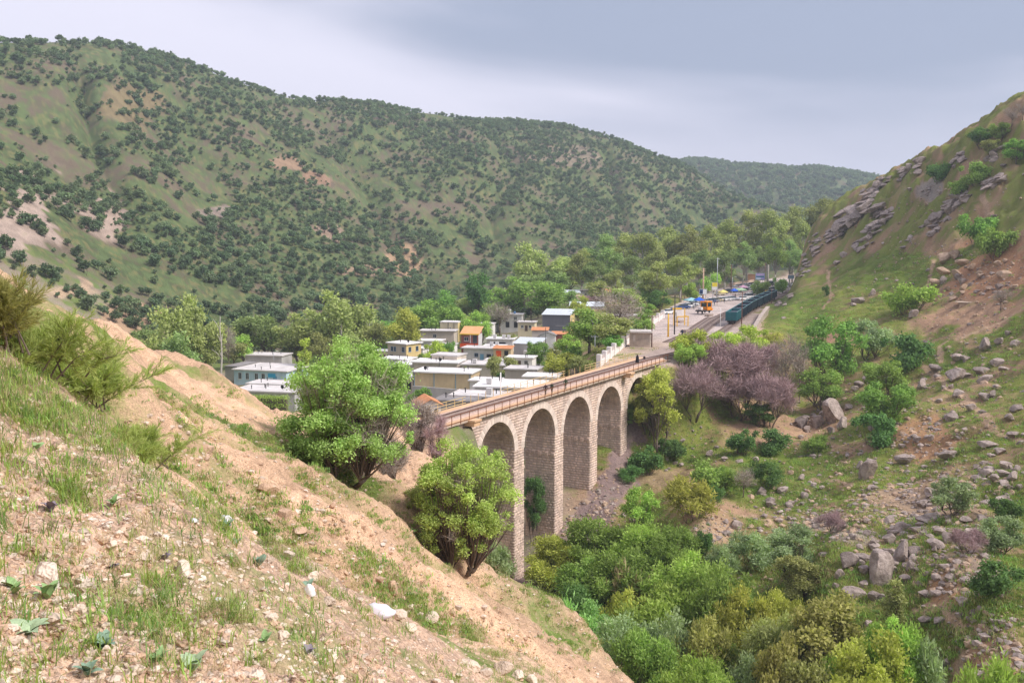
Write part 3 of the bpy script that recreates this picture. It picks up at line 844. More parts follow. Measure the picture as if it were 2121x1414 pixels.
# ------------------------------------------------------------------ trees and shrubs
def leaf_mat(name, col, trans=.42, rand=.16, hue=.012):
    m = bpy.data.materials.new(name); m.use_nodes = True; t = m.node_tree; t.nodes.clear(); L = t.links.new
    o = N(t, 'ShaderNodeOutputMaterial'); d = N(t, 'ShaderNodeBsdfDiffuse'); tr = N(t, 'ShaderNodeBsdfTranslucent'); mx_ = N(t, 'ShaderNodeMixShader')
    at_ = N(t, 'ShaderNodeAttribute', attribute_name='tint'); oi = N(t, 'ShaderNodeObjectInfo')
    hs = N(t, 'ShaderNodeHueSaturation'); hs.inputs['Color'].default_value = (*col, 1)
    a = N(t, 'ShaderNodeMapRange'); a.inputs['To Min'].default_value = .5 - hue; a.inputs['To Max'].default_value = .5 + hue; L(oi.outputs['Random'], a.inputs['Value']); L(a.outputs[0], hs.inputs['Hue'])
    b = N(t, 'ShaderNodeMapRange'); b.inputs['To Min'].default_value = 1 - rand; b.inputs['To Max'].default_value = 1 + rand; L(oi.outputs['Random'], b.inputs['Value'])
    mu = N(t, 'ShaderNodeMath', operation='MULTIPLY'); L(b.outputs[0], mu.inputs[0]); L(at_.outputs['Fac'], mu.inputs[1]); L(mu.outputs[0], hs.inputs['Value'])
    L(hs.outputs[0], d.inputs['Color'])
    wm = N(t, 'ShaderNodeMix', data_type='RGBA', blend_type='MULTIPLY'); wm.inputs['Factor'].default_value = 1; wm.inputs['B'].default_value = (1.0, 1.12, .6, 1)
    L(hs.outputs[0], wm.inputs['A']); L(wm.outputs['Result'], tr.inputs['Color'])
    mx_.inputs[0].default_value = trans; L(d.outputs[0], mx_.inputs[1]); L(tr.outputs[0], mx_.inputs[2]); L(mx_.outputs[0], o.inputs[0])
    return m
LM = {k: leaf_mat('leaf_' + k, c) for k, c in dict(
    green=(.335, .475, .135), bright=(.415, .570, .145), lime=(.54, .62, .14), yellow=(.50, .51, .13), olive=(.41, .43, .18), dark=(.165, .285, .10),
    sage=(.35, .43, .235), mint=(.38, .57, .22), hill=(.17, .24, .135), hillb=(.235, .305, .17), near1=(.42, .56, .19), near2=(.50, .60, .185), plane=(.47, .52, .21), brown=(.38, .30, .19), sheen=(.275, .455, .125), deep=(.335, .44, .18), tamarisk=(.47, .55, .19), ochre=(.43, .42, .15)).items()}
M_bark = mat('bark_grey_brown', (.155, .118, .092), rough=.95, var=.3, vscale=2, bump=.4, bscale=12)
M_pale = mat('bark_pale', (.46, .42, .37), rough=.9, var=.3, vscale=1, bump=.3, bscale=8)
M_mauve = mat('leafless_mauve_twigs', (.42, .29, .29), rough=.95, var=.2, vscale=.5, rand=.14)
M_twig = mat('leafless_grey_twigs', (.37, .31, .265), rough=.95, var=.2, vscale=.5, rand=.12)

def leaves(g, clumps, n, ln, wd, mode='round', flat=.85):
    cl = np.asarray(clumps, float); wts = cl[:, 3] ** 2; ci = g.choice(len(cl), n, p=wts / wts.sum())
    d = g.normal(size=(n, 3)); d[:, 2] += .25; d /= np.linalg.norm(d, axis=1)[:, None]
    rad = cl[ci, 3] * (.3 + .7 * g.random(n) ** .55) * (.92 + .22 * g.normal(size=n))
    pos = cl[ci, :3] + d * rad[:, None] * np.array([1, 1, flat])
    if mode == 'feather': a = d * .75 + np.array([0, 0, .18]) + g.normal(size=(n, 3)) * .55
    elif mode == 'droop': a = d * .5 + np.array([0, 0, -.6]) + g.normal(size=(n, 3)) * .35
    elif mode == 'twig': a = d * .9 + np.array([0, 0, .45]) + g.normal(size=(n, 3)) * .45
    else: a = g.normal(size=(n, 3)) + d * .4
    a /= np.linalg.norm(a, axis=1)[:, None]
    nn = g.normal(size=(n, 3)) * .75 + d * 1.1 + np.array([0, 0, .75])
    b = np.cross(a, nn); b /= np.linalg.norm(b, axis=1)[:, None] + 1e-9
    up = np.cross(b, a)
    L = (ln * g.uniform(.65, 1.35, n))[:, None]; W = (wd * g.uniform(.7, 1.3, n))[:, None]
    v = np.stack([pos - a * L * .5, pos + b * W * .5 + up * W * .18, pos + a * L * .5, pos - b * W * .5 + up * W * .18], 1)
    ct = g.uniform(.80, 1.20, len(cl)); tint = ct[ci] * g.uniform(.72, 1.28, n)
    return v.reshape(-1, 3), np.arange(n * 4).reshape(n, 4), np.repeat(tint, 4)

def crown_clumps(g, H, R, fork, nclump, crad, shape):
    out_ = []
    for k in range(nclump):
        for _ in range(30):
            p = g.uniform(-1, 1, 3)
            rr = np.linalg.norm(p)
            if rr < 1 and (rr > .45 or g.random() < .25): break
        zc = fork + (H - fork) * .52; hz_ = (H - fork) * .5 * .88
        taper = 1.0
        if shape == 'ovoid': taper = 1 - .35 * max(0, p[2])
        if shape == 'vase': taper = .55 + .45 * (p[2] + 1) / 2 + .1
        if shape == 'full' and p[2] < .2: taper = min(1.6, .95 / math.sqrt(max(.12, 1 - min(p[2], 0) ** 2)))
        if shape == 'dome': p[2] = abs(p[2]) * 1.5 - .5
        c = np.array([p[0] * (R - crad * .6) * taper, p[1] * (R - crad * .6) * taper, zc + p[2] * (hz_ - crad * .4)])
        out_.append((*(c * np.array([1, 1, 1]) + g.normal(size=3) * crad * .25), crad * g.uniform(.45, 1.35)))
    return out_

def tree_meshes(seed, H=6., R=3., fork=1.2, nclump=14, crad=1.0, n=1500, ln=.4, wd=.3, mode='round', shape='round', trad=.12, stems=1, sides=5, lean=0.0, barefrac=0):
    """trunk mesh and crown mesh of one kind of tree, foot at the origin"""
    g = np.random.default_rng(seed)
    cl = crown_clumps(g, H, R, fork, nclump, crad, shape)
    tm = MB()
    heads = []
    for s in range(stems):
        an = 2 * math.pi * s / max(stems, 1) + g.uniform(0, 1); off = (.0 if stems == 1 else R * .12)
        b = np.array([math.cos(an) * off, math.sin(an) * off, -.35])
        sp = 0 if stems == 1 else R * .28
        t = np.array([math.cos(an) * sp + lean * g.uniform(-1, 1), math.sin(an) * sp + lean * g.uniform(-1, 1), fork])
        mid = (b + t) / 2 + g.normal(size=3) * R * .04
        rt = trad * (1 if stems == 1 else .65)
        tm.tube([b, mid, t], [rt * 1.25, rt, rt * .8], max(sides, 6)); heads.append((t, rt * .8))
    top = max(c[2] for c in cl)
    if stems == 1:
        t0 = heads[0][0]; lead = np.array([t0[0] * .5, t0[1] * .5, fork + (top - fork) * .72]); 
        tm.tube([t0, (t0 + lead) / 2 + g.normal(size=3) * R * .05, lead], [heads[0][1], heads[0][1] * .6, heads[0][1] * .22], sides); axis = (t0, lead)
    for c in cl:
        e = np.array(c[:3])
        if stems == 1:
            f = min(max((e[2] - fork) / (top - fork + 1e-6) - .35, 0), .8); s0 = axis[0] + (axis[1] - axis[0]) * f; r0 = heads[0][1] * (1 - f * .8) * .5
        else:
            k = int(np.argmin([np.hypot(*(h[0][:2] - e[:2])) for h in heads])); s0, r0 = heads[k][0], heads[k][1] * .7
        m1 = s0 + (e - s0) * .5 + np.array([0, 0, -.06 * np.linalg.norm(e - s0)]) + g.normal(size=3) * R * .03
        tm.tube([s0, m1, e], [r0, r0 * .6, r0 * .2], 4, cap=False)
        for q in range(2):
            e2 = e + g.normal(size=3) * c[3] * .6; tm.tube([m1, (m1 + e2) / 2 + g.normal(size=3) * .05, e2], [r0 * .4, r0 * .25, r0 * .08], 3, cap=False)
    v, f, ti = leaves(g, cl, n, ln, wd, mode)
    return tm.mesh('trunk', True), np_mesh('crown', v, f, False, {'tint': ti})

PROTO = {}
def proto(key, variants, **kw):
    PROTO[key] = [(tree_meshes(hash_seed(key) + i, **kw), kw.get('H', 6.), kw.get('R', 3.)) for i in range(variants)]
def hash_seed(s): return sum(ord(c) * (i + 3) for i, c in enumerate(s)) % 9973
proto('willow', 4, H=8., R=4., fork=1.6, nclump=46, crad=.95, n=14000, ln=.34, wd=.12, mode='feather', shape='dome', trad=.16, stems=4)
proto('poplarish', 2, H=9., R=3., fork=1.5, nclump=34, crad=.8, n=9000, ln=.26, wd=.16, mode='feather', shape='ovoid', trad=.15, stems=3)
proto('round', 3, H=6., R=3.2, fork=.6, nclump=28, crad=.85, n=6500, ln=.28, wd=.19, mode='round', shape='round', trad=.14, stems=3)
proto('bush', 3, H=3., R=2.2, fork=.1, nclump=18, crad=.75, n=3000, ln=.28, wd=.19, mode='round', shape='round', trad=.06, stems=5)
proto('softbush', 3, H=3., R=2.2, fork=.3, nclump=16, crad=.75, n=2600, ln=.42, wd=.10, mode='feather', shape='round', trad=.05, stems=5)
proto('plane', 4, H=30., R=8., fork=8., nclump=34, crad=2.5, n=6000, ln=.75, wd=.52, mode='round', shape='ovoid', trad=.42, stems=1)
proto('valley', 4, H=14., R=5., fork=2.6, nclump=28, crad=1.8, n=3600, ln=.62, wd=.44, mode='feather', shape='round', trad=.28, stems=1)
proto('slim', 2, H=14., R=2.4, fork=2., nclump=20, crad=1.0, n=1700, ln=.6, wd=.32, mode='feather', shape='ovoid', trad=.2, stems=1)
proto('thicket', 3, H=7., R=4., fork=1.2, nclump=30, crad=1.25, n=6500, ln=1.0, wd=.045, mode='twig', shape='dome', trad=.14, stems=4)
proto('bare', 2, H=7., R=3., fork=1.8, nclump=24, crad=1.0, n=1300, ln=1.0, wd=.040, mode='twig', shape='vase', trad=.12, stems=1)
proto('oak', 6, H=5., R=2.7, fork=.55, nclump=11, crad=1.2, n=520, ln=.80, wd=.58, mode='round', shape='round', trad=.14, stems=2, sides=4)
for key in PROTO:
    for (tr_, cr_), h, r_ in PROTO[key]:
        tr_.materials.append(M_pale if key == 'plane' else M_bark)
        cr_.materials.append({'thicket': M_mauve, 'bare': M_twig}.get(key, LM['green']))

NAMES = dict(willow='willow_tree', poplarish='young_poplar', round='leafy_tree', bush='bush', softbush='shrub', plane='plane_tree', valley='broadleaf_tree', slim='slender_poplar', thicket='leafless_tree', bare='bare_tree', oak='oak_tree')
TREES = []
def plant(kind, px, top, r, wpx, lm, label, group=None, name=None, variant=None, cat=None, zoff=0.0, loc=None):
    """a tree r metres away whose crown the photograph shows wpx wide with its top at px, top"""
    want = {'bush': .8, 'softbush': .78, 'round': .95, 'thicket': .85, 'bare': 1.3, 'poplarish': 1.2, 'willow': .75, 'valley': 1.1, 'plane': 1.6, 'slim': 2.0}[kind]
    best = None
    for q in ([1.0] if loc is not None else [1 + .012 * k * sg for k in range(0, 24) for sg in (1, -1)]):
        x, y, z = loc if loc is not None else ground(px, r * q)
        h = at(px, top, r * q)[2] - z; ratio = h / (wpx * r * q / FPX)
        err = max(0, .75 * want - ratio) * 6 + max(0, ratio - 2.2 * want) * 2 + abs(q - 1)
        if best is None or err < best[0]: best = (err, x, y, z, h, r * q)
    _, x, y, z, h, r = best
    h = max(h, .55 * want * wpx * r / FPX); z += zoff
    v = variant if variant is not None else random.randrange(len(PROTO[kind]))
    (tm, cm_), H, R = PROTO[kind][v % len(PROTO[kind])]
    sz = h / H; sw = (wpx * r / FPX / 2) / R
    t = thing(name or NAMES[kind], label, cat or ('shrub' if kind in ('bush', 'softbush') else 'tree'), (x, y, z), random.uniform(0, 6.28), group, scale=(sw, sw, max(sz, .15)))
    put('trunk', tm, t)
    c = put('crown', cm_, t)
    if lm is not None: recolour(c, LM[lm] if isinstance(lm, str) else lm)
    TREES.append(t); return t

G1 = 'willows crowding the gully floor'
for a in [
 ('willow',1165,1105,136,150,'yellow','yellow-green willow at the foot of the nearest pier'),
 ('willow',1250,1062,136,170,'green','green willow beside the gravel bank right of the nearest pier'),
 ('willow',1345,1072,131,150,'bright','fresh green willow at the upper edge of the gully grove'),
 ('willow',1310,1125,126,165,'green','mid green willow in the heart of the upper grove'),
 ('willow',1222,1150,127,180,'green','dark based green willow below the yellow-green one by the pier'),
 ('willow',1402,1082,128,120,'green','small green willow below the crumbling bank edge'),
 ('softbush',1185,1185,132,170,'olive','olive scrub at the bottom corner of the nearest pier'),
 ('softbush',1312,1180,122,120,'brown','rusty brown scrub between the green willows'),
 ('willow',1432,1132,118,190,'bright','broad fresh green willow left of the squared stone block'),
 ('willow',1500,1158,112,170,'green','green willow just left of the dark grey undercut bank'),
 ('willow',1382,1190,112,210,'bright','wide billowing green willow in the middle of the grove'),
 ('willow',1300,1210,114,150,'yellow','yellow tinged willow topping the middle of the grove'),
 ('poplarish',1246,1232,111,112,'mint','pale minty young poplar against the sandy slope edge'),
 ('softbush',1185,1266,112,105,'mint','pale green shrub spilling over the edge of the sandy slope'),
 ('willow',1205,1205,119,130,'dark','dark green willow behind the minty young poplar'),
 ('willow',1300,1268,104,165,'sage','grey-green willow right of the minty young poplar'),
 ('willow',1402,1262,102,170,'sage','grey-green willow with dark stems in the grove centre'),
 ('willow',1470,1262,100,190,'ochre','ochre brown willow left of the bright yellow crowns'),
 ('willow',1562,1212,105,140,'yellow','bright yellow-green willow crown in the lower grove'),
 ('willow',1628,1218,105,100,'yellow','smaller bright yellow crown below the undercut bank'),
 ('willow',1540,1285,98,125,'yellow','yellow olive willow below the bright yellow crowns'),
 ('willow',1640,1255,99,200,'olive','olive brown willow in the lower grove'),
 ('willow',1452,1345,90,185,'bright','bright green willow on the lower picture edge above the sandy slope'),
 ('poplarish',1520,1318,93,110,'green','dark green young poplar between bright and ochre crowns'),
 ('poplarish',1640,1302,90,150,'ochre','ochre speckled young poplar in the lower grove'),
 ('poplarish',1742,1225,97,210,'ochre','tall ochre-green young poplar left of the boulder heap'),
 ('poplarish',1832,1292,90,180,'yellow','yellow speckled young poplar below the boulder heap'),
 ('willow',1872,1272,94,140,'bright','bright green domed willow below the boulder heap'),
 ('willow',1752,1352,86,115,'bright','bright green willow among ochre poplars at the bottom'),
 ('poplarish',1690,1345,85,150,'olive','olive young poplar at the bottom edge of the grove'),
 ('willow',1858,1378,84,170,'yellow','yellow-green willow top at the bottom edge below the domed one'),
 ('softbush',1945,1330,91,110,'sage','pale sage shrub right of the bright domed willow'),
 ('willow',1400,1368,87,110,'mint','light green willow top beside the end of the sandy slope'),
 ('willow',1340,1285,98,160,'green','dark stemmed willow under the grey-green ones'),
 ('softbush',2080,1380,85,130,'bright','bright green shrub in the lower right corner'),
 ('poplarish',1580,1345,88,120,'sage','sage young poplar at the bottom between bright willow and ochre poplar'),
 ('willow',1270,1300,104,100,'green','mid green willow behind the edge of the sandy slope'),
]: plant(a[0], a[1], a[2], a[3], a[4] * (1.18 if a[0] == 'willow' else 1.05), a[5], a[6], group=G1)
G2 = 'shrubs and trees on the right hillside'
for a in [
 ('poplarish',1662,1085,122,130,'sage','tall grey-green shrub left of the boulder heap'),
 ('poplarish',1668,1148,116,115,'olive','olive flecked shrub in front of the tall grey-green one'),
 ('softbush',1600,955,176,75,'dark','low dark green mound of scrub on the green bank'),
 ('softbush',1440,1000,152,125,'yellow','yellow-green bush above the crumbling bank'),
 ('bush',1484,955,172,110,'green','spreading bramble bush below the row of white stones'),
 ('round',1330,1010,152,85,'bright','light green sapling clump on the slope right of the gravel bank'),
 ('bare',1550,965,160,60,None,'small leafless tree beside a pair of grey boulders'),
 ('softbush',1575,1105,131,105,'sage','thin grey-green shrub below the end of the short path'),
 ('softbush',1512,1132,126,70,'sage','small grey-green shrub above the squared stone block'),
 ('bush',1820,852,180,95,'dark','dense dark green round bush above the tall leaning rock'),
 ('round',1845,782,192,130,'sheen','wide mid green tree behind the dense dark bush'),
 ('round',1842,738,216,105,'green','light green tree upslope of the dense dark bush'),
 ('round',1722,655,232,140,'sheen','big spreading green tree above the boulder outcrop'),
 ('round',1805,658,242,100,'sage','pale sage tree right of the big spreading tree'),
 ('round',1712,762,214,110,'green','drooping green tree below the big spreading tree'),
 ('round',1582,828,196,75,'dark','dark green tree beside the mauve leafless thicket'),
 ('bush',1885,586,272,95,'bright','round yellow-green bush below the reddish scree'),
 ('bush',2058,468,288,70,'green','darker green bush on the edge of the reddish scree'),
 ('bush',2020,440,293,75,'sheen','grey-green bush just upslope of the scree edge bush'),
 ('bush',1934,336,366,52,'dark','dark green bush standing alone near the hill crest'),
 ('bush',2008,335,346,62,'green','green bush with a brown skirt near the hill crest'),
 ('bush',1985,365,348,50,'green','small green bush below the brown skirted one'),
 ('round',2092,282,331,68,'sheen','tree by dark rocks high on the right edge'),
 ('round',2040,285,342,45,'olive','olive tree high on the right hillside'),
 ('round',2018,262,352,50,'dark','dark tree standing on the skyline of the right hill'),
 ('round',2058,250,350,50,'green','green tree on the skyline right of the dark one'),
 ('bare',2078,218,349,36,None,'thin leafless tree highest on the right skyline'),
 ('bare',2100,208,347,36,None,'thin leafless tree at the right end of the skyline'),
 ('bush',1880,688,246,100,'dark','long dark bramble bush beside the hillside path'),
 ('round',1990,992,138,100,'sage','sage green round tree among the scattered boulders'),
 ('round',2095,1068,119,100,'sage','sage tree at the right edge above the dark bushes'),
 ('thicket',2030,1095,112,80,None,'leafless brown tree right of the boulder heap'),
 ('bush',2102,1165,106,100,'dark','dark green bush at the right edge above red earth'),
 ('bush',2108,1030,126,60,'dark','low dark green bush on the right edge under the sage trees'),
 ('thicket',1742,1060,140,60,None,'dry brown bush on the pebbly slope'),
 ('slim',1882,1195,103,55,'olive','slender pale tree in front of the boulder heap'),
 ('bare',2075,592,246,44,None,'leafless brown shrub on the upper path'),
 ('bush',1710,590,318,16,'dark','lone little dark bush on the open green slope'),
 ('softbush',1490,1010,150,50,'dark','dark shrub in the hollow under the yellow-green bush'),
 ('bush',1470,1095,128,40,'dark','dark green plant growing in the crumbling bank'),
 ('softbush',1700,905,190,60,'green','low green scrub under the boulder outcrop'),
 ('bush',1605,885,190,80,'dark','dark green scrub in front of the boulder outcrop'),
 ('bush',1545,890,188,70,'dark','dark green scrub under the mauve leafless thicket'),
 ('bush',1345,925,180,85,'dark','dark green scrub below the olive-yellow tree by the last arch'),
 ('bush',1395,905,186,70,'dark','dark green scrub right of the last arch'),
 ('softbush',1310,965,172,60,'dark','low ivy-dark scrub where the gravel bank meets the grass'),
 ('poplarish',1105,978,153,60,'dark','dark shrub growing between the first two piers'),
 ('poplarish',1300,845,189,40,'green','green shrub under the last visible arch'),
 ('poplarish',1370,752,181,120,'yellow','olive-yellow tree in front of the last arch'),
 ('poplarish',1345,800,184,80,'olive','olive tree trailing in front of the last pier'),
 ('round',1440,680,236,90,'lime','lime green tree on the embankment above the mauve thicket'),
 ('round',1428,705,228,80,'bright','vivid green tree at the far end of the viaduct'),
 ('round',1560,672,256,85,'lime','lime green tree in front of the teal wagon'),
 ('round',1500,680,250,70,'lime','low lime green tree between the two taller lime ones'),
 ('softbush',1605,690,250,60,'yellow','yellow-green shrub right of the lime trees'),
 ('thicket',1500,700,206,190,None,'mauve leafless tree in the middle of the thicket'),
 ('thicket',1440,752,198,140,None,'mauve leafless tree nearest the last arch'),
 ('thicket',1600,770,197,120,None,'mauve leafless tree at the right end of the thicket'),
 ('thicket',1540,770,200,150,None,'mauve leafless tree low in the thicket'),
 ('thicket',1570,705,222,120,None,'mauve leafless tree high at the back of the thicket'),
 ('bare',1632,672,218,75,None,'tall leafless tree with dark trunk right of the thicket'),
 ('bare',1662,690,222,55,None,'second tall leafless tree with dark trunk'),
 ('bare',1380,800,186,60,None,'leafless stems among the olive trees by the last arch'),
]: plant(*a[:7], group=G2)
G3 = 'trees in and around the village'
for a in [
 ('valley',385,608,300,110,'plane','tallest olive tree of the dark grove left of the blue school'),
 ('valley',340,640,292,90,'plane','left tree of the dark olive grove'),
 ('valley',425,650,296,80,'plane','right tree of the dark olive grove'),
 ('valley',365,690,285,90,'deep','dark lower tree at the front of the olive grove'),
 ('slim',628,690,300,34,'lime','slim lime green poplar behind the big foreground tree'),
 ('valley',500,690,340,50,'bright','green tree behind the left end of the blue school'),
 ('valley',545,640,365,110,'deep','dark tree behind the blue school roof'),
 ('valley',610,648,352,110,'plane','olive tree behind the school left of the pale dead trunk'),
 ('valley',680,600,345,120,'plane','tall olive tree behind the big foreground tree'),
 ('valley',735,625,350,100,'plane','olive tree right of the pale dead trunk'),
 ('valley',775,665,325,70,'olive','thin olive tree left of the yellow-green one'),
 ('valley',838,640,318,80,'yellow','yellow-green round tree above the two storey house'),
 ('valley',880,622,385,90,'green','green tree behind the cream house'),
 ('valley',935,630,370,70,'green','green tree left of the orange roof'),
 ('valley',918,600,420,80,'sheen','green tree far behind the cream house'),
 ('valley',992,560,425,66,'dark','dark pointed tree in the middle of the village trees'),
 ('valley',1062,572,405,100,'green','broad green tree right of the dark pointed one'),
 ('valley',1128,578,385,100,'green','broad green tree left of the upper houses'),
 ('round',988,643,346,80,'bright','bright green round tree behind the orange roof'),
 ('valley',1095,505,480,80,'plane','tall yellowish olive tree behind the village'),
 ('bare',1035,620,372,70,None,'leafless tree among the village roofs'),
 ('round',1040,728,238,75,'olive','olive tree standing between the flat roofs'),
 ('round',1160,722,238,90,'yellow','yellow-green tree beside the far railing of the viaduct'),
 ('round',1205,735,228,70,'olive','pale olive tree beside the parapet wall'),
 ('valley',1222,640,285,110,'green','green tree in front of the dark grey block'),
 ('bare',1285,585,300,130,None,'large pale leafless tree before the upper houses'),
 ('valley',1265,650,275,90,'olive','olive tree behind the parapet wall'),
 ('round',1330,645,290,70,'green','green tree at the yard wall behind the hut'),
 ('round',1365,600,335,55,'dark','dark green tree at the corner of the yard'),
 ('round',900,705,285,60,'lime','small lime tree left of the house with the orange roof'),
 ('round',930,700,292,45,'sheen','small dark tree touching the house with the orange roof'),
 ('round',1110,700,268,60,'sheen','green tree beside the tall grey house'),
 ('round',1180,690,262,60,'bright','bright green tree right of the tall grey house'),
 ('round',870,800,200,60,'sheen','grey-green tree behind the big foreground tree'),
 ('valley',1180,530,470,90,'plane','olive tree at the left end of the plane grove'),
 ('round',1040,770,228,50,'dark','dark green bush at the foot of the olive tree by the flat roofs'),
 ('bare',1100,590,400,60,None,'leafless tree between the broad green ones'),
 ('bare',470,660,268,40,None,'leafless tree left of the blue school'),
 ('round',240,700,150,50,'bright','bright green bush peeping over the sandy crest'),
 ('round',1205,610,350,50,'yellow','yellowish tree in front of the upper houses'),
 ('bush',1425,585,395,45,'bright','bright green tree at the head of the yard'),
 ('bush',1472,565,440,45,'bright','bright green tree left of the billboard'),
 ('bush',1575,580,430,40,'green','green tree right of the billboard'),
 ('bush',1616,573,440,35,'green','green tree at the far corner of the yard'),
]: plant(*a[:7], group=G3)
G4 = 'tall plane trees behind the station yard'
# fill of the valley floor round the village, every one a tree of its own
fl = np.random.default_rng(91); G3b = 'trees filling the valley behind the village'
for k, (px, top, r, w, lm) in enumerate([(560,668,390,80,'deep'),(500,672,392,80,'plane'),(455,690,360,70,'deep'),(640,660,398,90,'deep'),(700,655,392,90,'plane'),(760,655,402,80,'deep'),(810,655,396,80,'sheen'),(860,640,430,80,'plane'),(900,625,460,80,'deep'),(950,610,450,80,'plane'),(1010,600,446,80,'green'),(1150,560,450,80,'deep'),(1090,560,455,80,'deep'),
      (1020,630,400,70,'green'),(300,670,330,80,'deep'),(270,690,320,60,'plane'),(480,700,340,60,'olive'),(660,690,330,60,'olive'),(720,690,322,70,'plane'),(790,690,335,50,'deep'),(960,650,380,50,'plane'),(1180,600,400,50,'deep'),(1240,580,410,60,'plane'),(1300,590,380,70,'plane'),(1345,580,390,70,'deep')]):
    plant('valley', px, top, r, w, lm, ['olive tree', 'dark green tree', 'green tree'][['plane', 'deep', 'sheen', 'green', 'olive'].index(lm) % 3] + ' in the belt of trees behind the village roofs', group=G3b)
for k, (px, top, r, w, lm) in enumerate([(660,770,250,40,'sheen'),(700,775,240,40,'green'),(760,765,262,44,'olive'),(790,775,250,40,'sheen'),(800,740,285,36,'green'),(650,745,290,40,'deep'),(700,740,295,46,'sheen'),(740,735,300,40,'olive'),(760,725,310,40,'green'),(620,760,270,36,'green'),(790,715,322,40,'sheen'),(690,800,215,50,'green'),(760,805,210,50,'olive'),(640,730,310,40,'green'),
      (870,765,225,30,'sheen'),(960,760,240,26,'green'),(1000,785,205,30,'olive'),(1120,775,215,40,'green'),(1140,745,250,40,'sheen'),(1190,715,262,44,'green'),(1240,690,270,40,'deep'),(1270,690,255,50,'sheen'),(1245,715,240,40,'olive'),(1210,660,310,40,'deep'),(1150,715,275,30,'olive'),(1020,735,268,26,'sheen'),(870,730,290,24,'green'),(1060,690,330,30,'olive'),(1295,670,285,40,'deep'),(1340,625,315,40,'green')]):
    plant('round', px, top, r, w, lm, ['small green tree', 'small dusky tree', 'small olive tree'][['green', 'sheen', 'olive', 'deep'].index(lm) % 3] + ' between the village houses', group='small trees between the village houses')
k = 0
for px, top, r, w, lm in [(1205,515,455,85,'plane'),(1250,488,470,90,'deep'),(1290,486,490,90,'plane'),(1335,480,480,100,'plane'),(1380,468,500,95,'plane'),(1425,464,490,95,'olive'),(1470,468,505,90,'plane'),
                      (1505,455,520,80,'plane'),(1545,438,525,85,'plane'),(1590,432,520,95,'plane'),(1640,424,540,90,'olive'),(1700,409,545,90,'olive'),(1660,455,510,70,'plane'),(1230,540,430,70,'deep'),
                      (1310,530,450,85,'deep'),(1360,545,455,90,'plane'),(1410,530,460,90,'plane'),(1450,520,470,80,'deep'),(1500,520,480,80,'deep'),(1540,500,480,70,'deep'),(1605,490,480,60,'green'),(1570,510,495,60,'deep'),(1635,500,500,60,'deep'),(1165,535,480,80,'plane'),(1275,560,430,60,'plane')]:
    words_ = {'plane': 'olive green', 'deep': 'dark green', 'olive': 'yellowish green', 'green': 'fresh green'}[lm]
    plant('plane', px, top - 4, r, w * .9, lm, f'tall {words_} plane tree in the grove behind the station yard', group=G4 + ', ' + words_); k += 1

# dead pale trunks
def dead_tree(px, top, r, label, fork=None):
    x, y, z = ground(px, r); h = at(px, top, r)[2] - z
    t = thing('dead_tree', label, 'tree', (x, y, z))
    tm = MB(); p = [(0, 0, -.3)]; g = np.random.default_rng(int(px))
    for k_ in range(1, 7): p.append((g.normal() * .25, g.normal() * .2, h * k_ / 6))
    tm.tube(p, [.34, .3, .27, .24, .2, .15, .07], 7); tm.build('trunk', M_pale, t, True)
    lm_ = MB()
    for k_ in range(6):
        b = Vector(p[3 + k_ % 3]); e = b + Vector((g.normal() * 1.6, g.normal() * .8, g.uniform(1.2, 3.2))); lm_.tube([b, (b + e) / 2 + Vector((0, 0, .3)), e], [.12, .09, .03], 5)
    lm_.build('limbs', M_pale, t, True)
for a in [(455,655,268,'bare pale trunk left of the blue school'),(705,640,338,'bleached dead tree behind the big foreground tree'),(765,670,330,'broken pale trunk left of the two storey house')]: dead_tree(*a)

# oaks dotted over the long hill: the largest in view as trees of their own, the rest as one mass
g = np.random.default_rng(5)
ca = np.arctan((g.uniform(-120, 1900, 90000) - 1060.5) / FPX * 1.0); crr = np.sqrt(g.uniform(395 ** 2, 1330 ** 2, 90000))
hx, hy = np.sin(ca) * crr, np.cos(ca) * crr
den = fbm(hx / 70, hy / 70, 301, 3); den2 = fbm(hx / 16, hy / 16, 303, 2)
pxx = px_of(hx, hy)
ok = (pxx < 1130) | (crr > 640 + (pxx - 1130) * .5)
cover = np.interp(pxx, [-100, 300, 700, 1300], [.46, .56, .70, .80])
thin = np.exp(-((pxx - 280) / 170) ** 2 - ((crr - 740) / 130) ** 2) * .30 + np.exp(-((pxx - 150) / 160) ** 2 - ((crr - 480) / 60) ** 2) * .28
keep = ok & (g.random(90000) < np.clip((den - .5) * 3.4 + (den2 - .5) * 3.0 + cover - thin, .03, .97))
ids = np.nonzero(keep)[0]
grid = {}; pts = []
for i in ids:                                                              # keep crowns apart
    c = (int(hx[i] // 6), int(hy[i] // 6)); 
    if any((abs(hx[i] - q[0]) < 2.5 and abs(hy[i] - q[1]) < 2.5) for dx in (-1, 0, 1) for dy in (-1, 0, 1) for q in grid.get((c[0] + dx, c[1] + dy), ())): continue
    grid.setdefault(c, []).append((hx[i], hy[i])); pts.append((hx[i], hy[i]))
    if len(pts) >= 16000: break
far = []
fa = np.arctan((g.uniform(1330, 2000, 9000) - 1060.5) / FPX); fr = np.sqrt(g.uniform(1450 ** 2, 2120 ** 2, 9000))
for a, r_ in zip(fa[:2600], fr[:2600]): far.append((math.sin(a) * r_, math.cos(a) * r_))
allp = []
for x, y in pts:
    z = gz(x, y); s = random.choice((random.uniform(.2, .45), random.uniform(.25, .55), random.uniform(.4, .8), random.uniform(.6, 1.05), random.uniform(.85, 1.3))) * (1.12 if math.hypot(x, y) < 560 else 1.0)
    allp.append((x, y, z, s))
allp.sort(key=lambda p: -p[3] / math.hypot(p[0], p[1]))
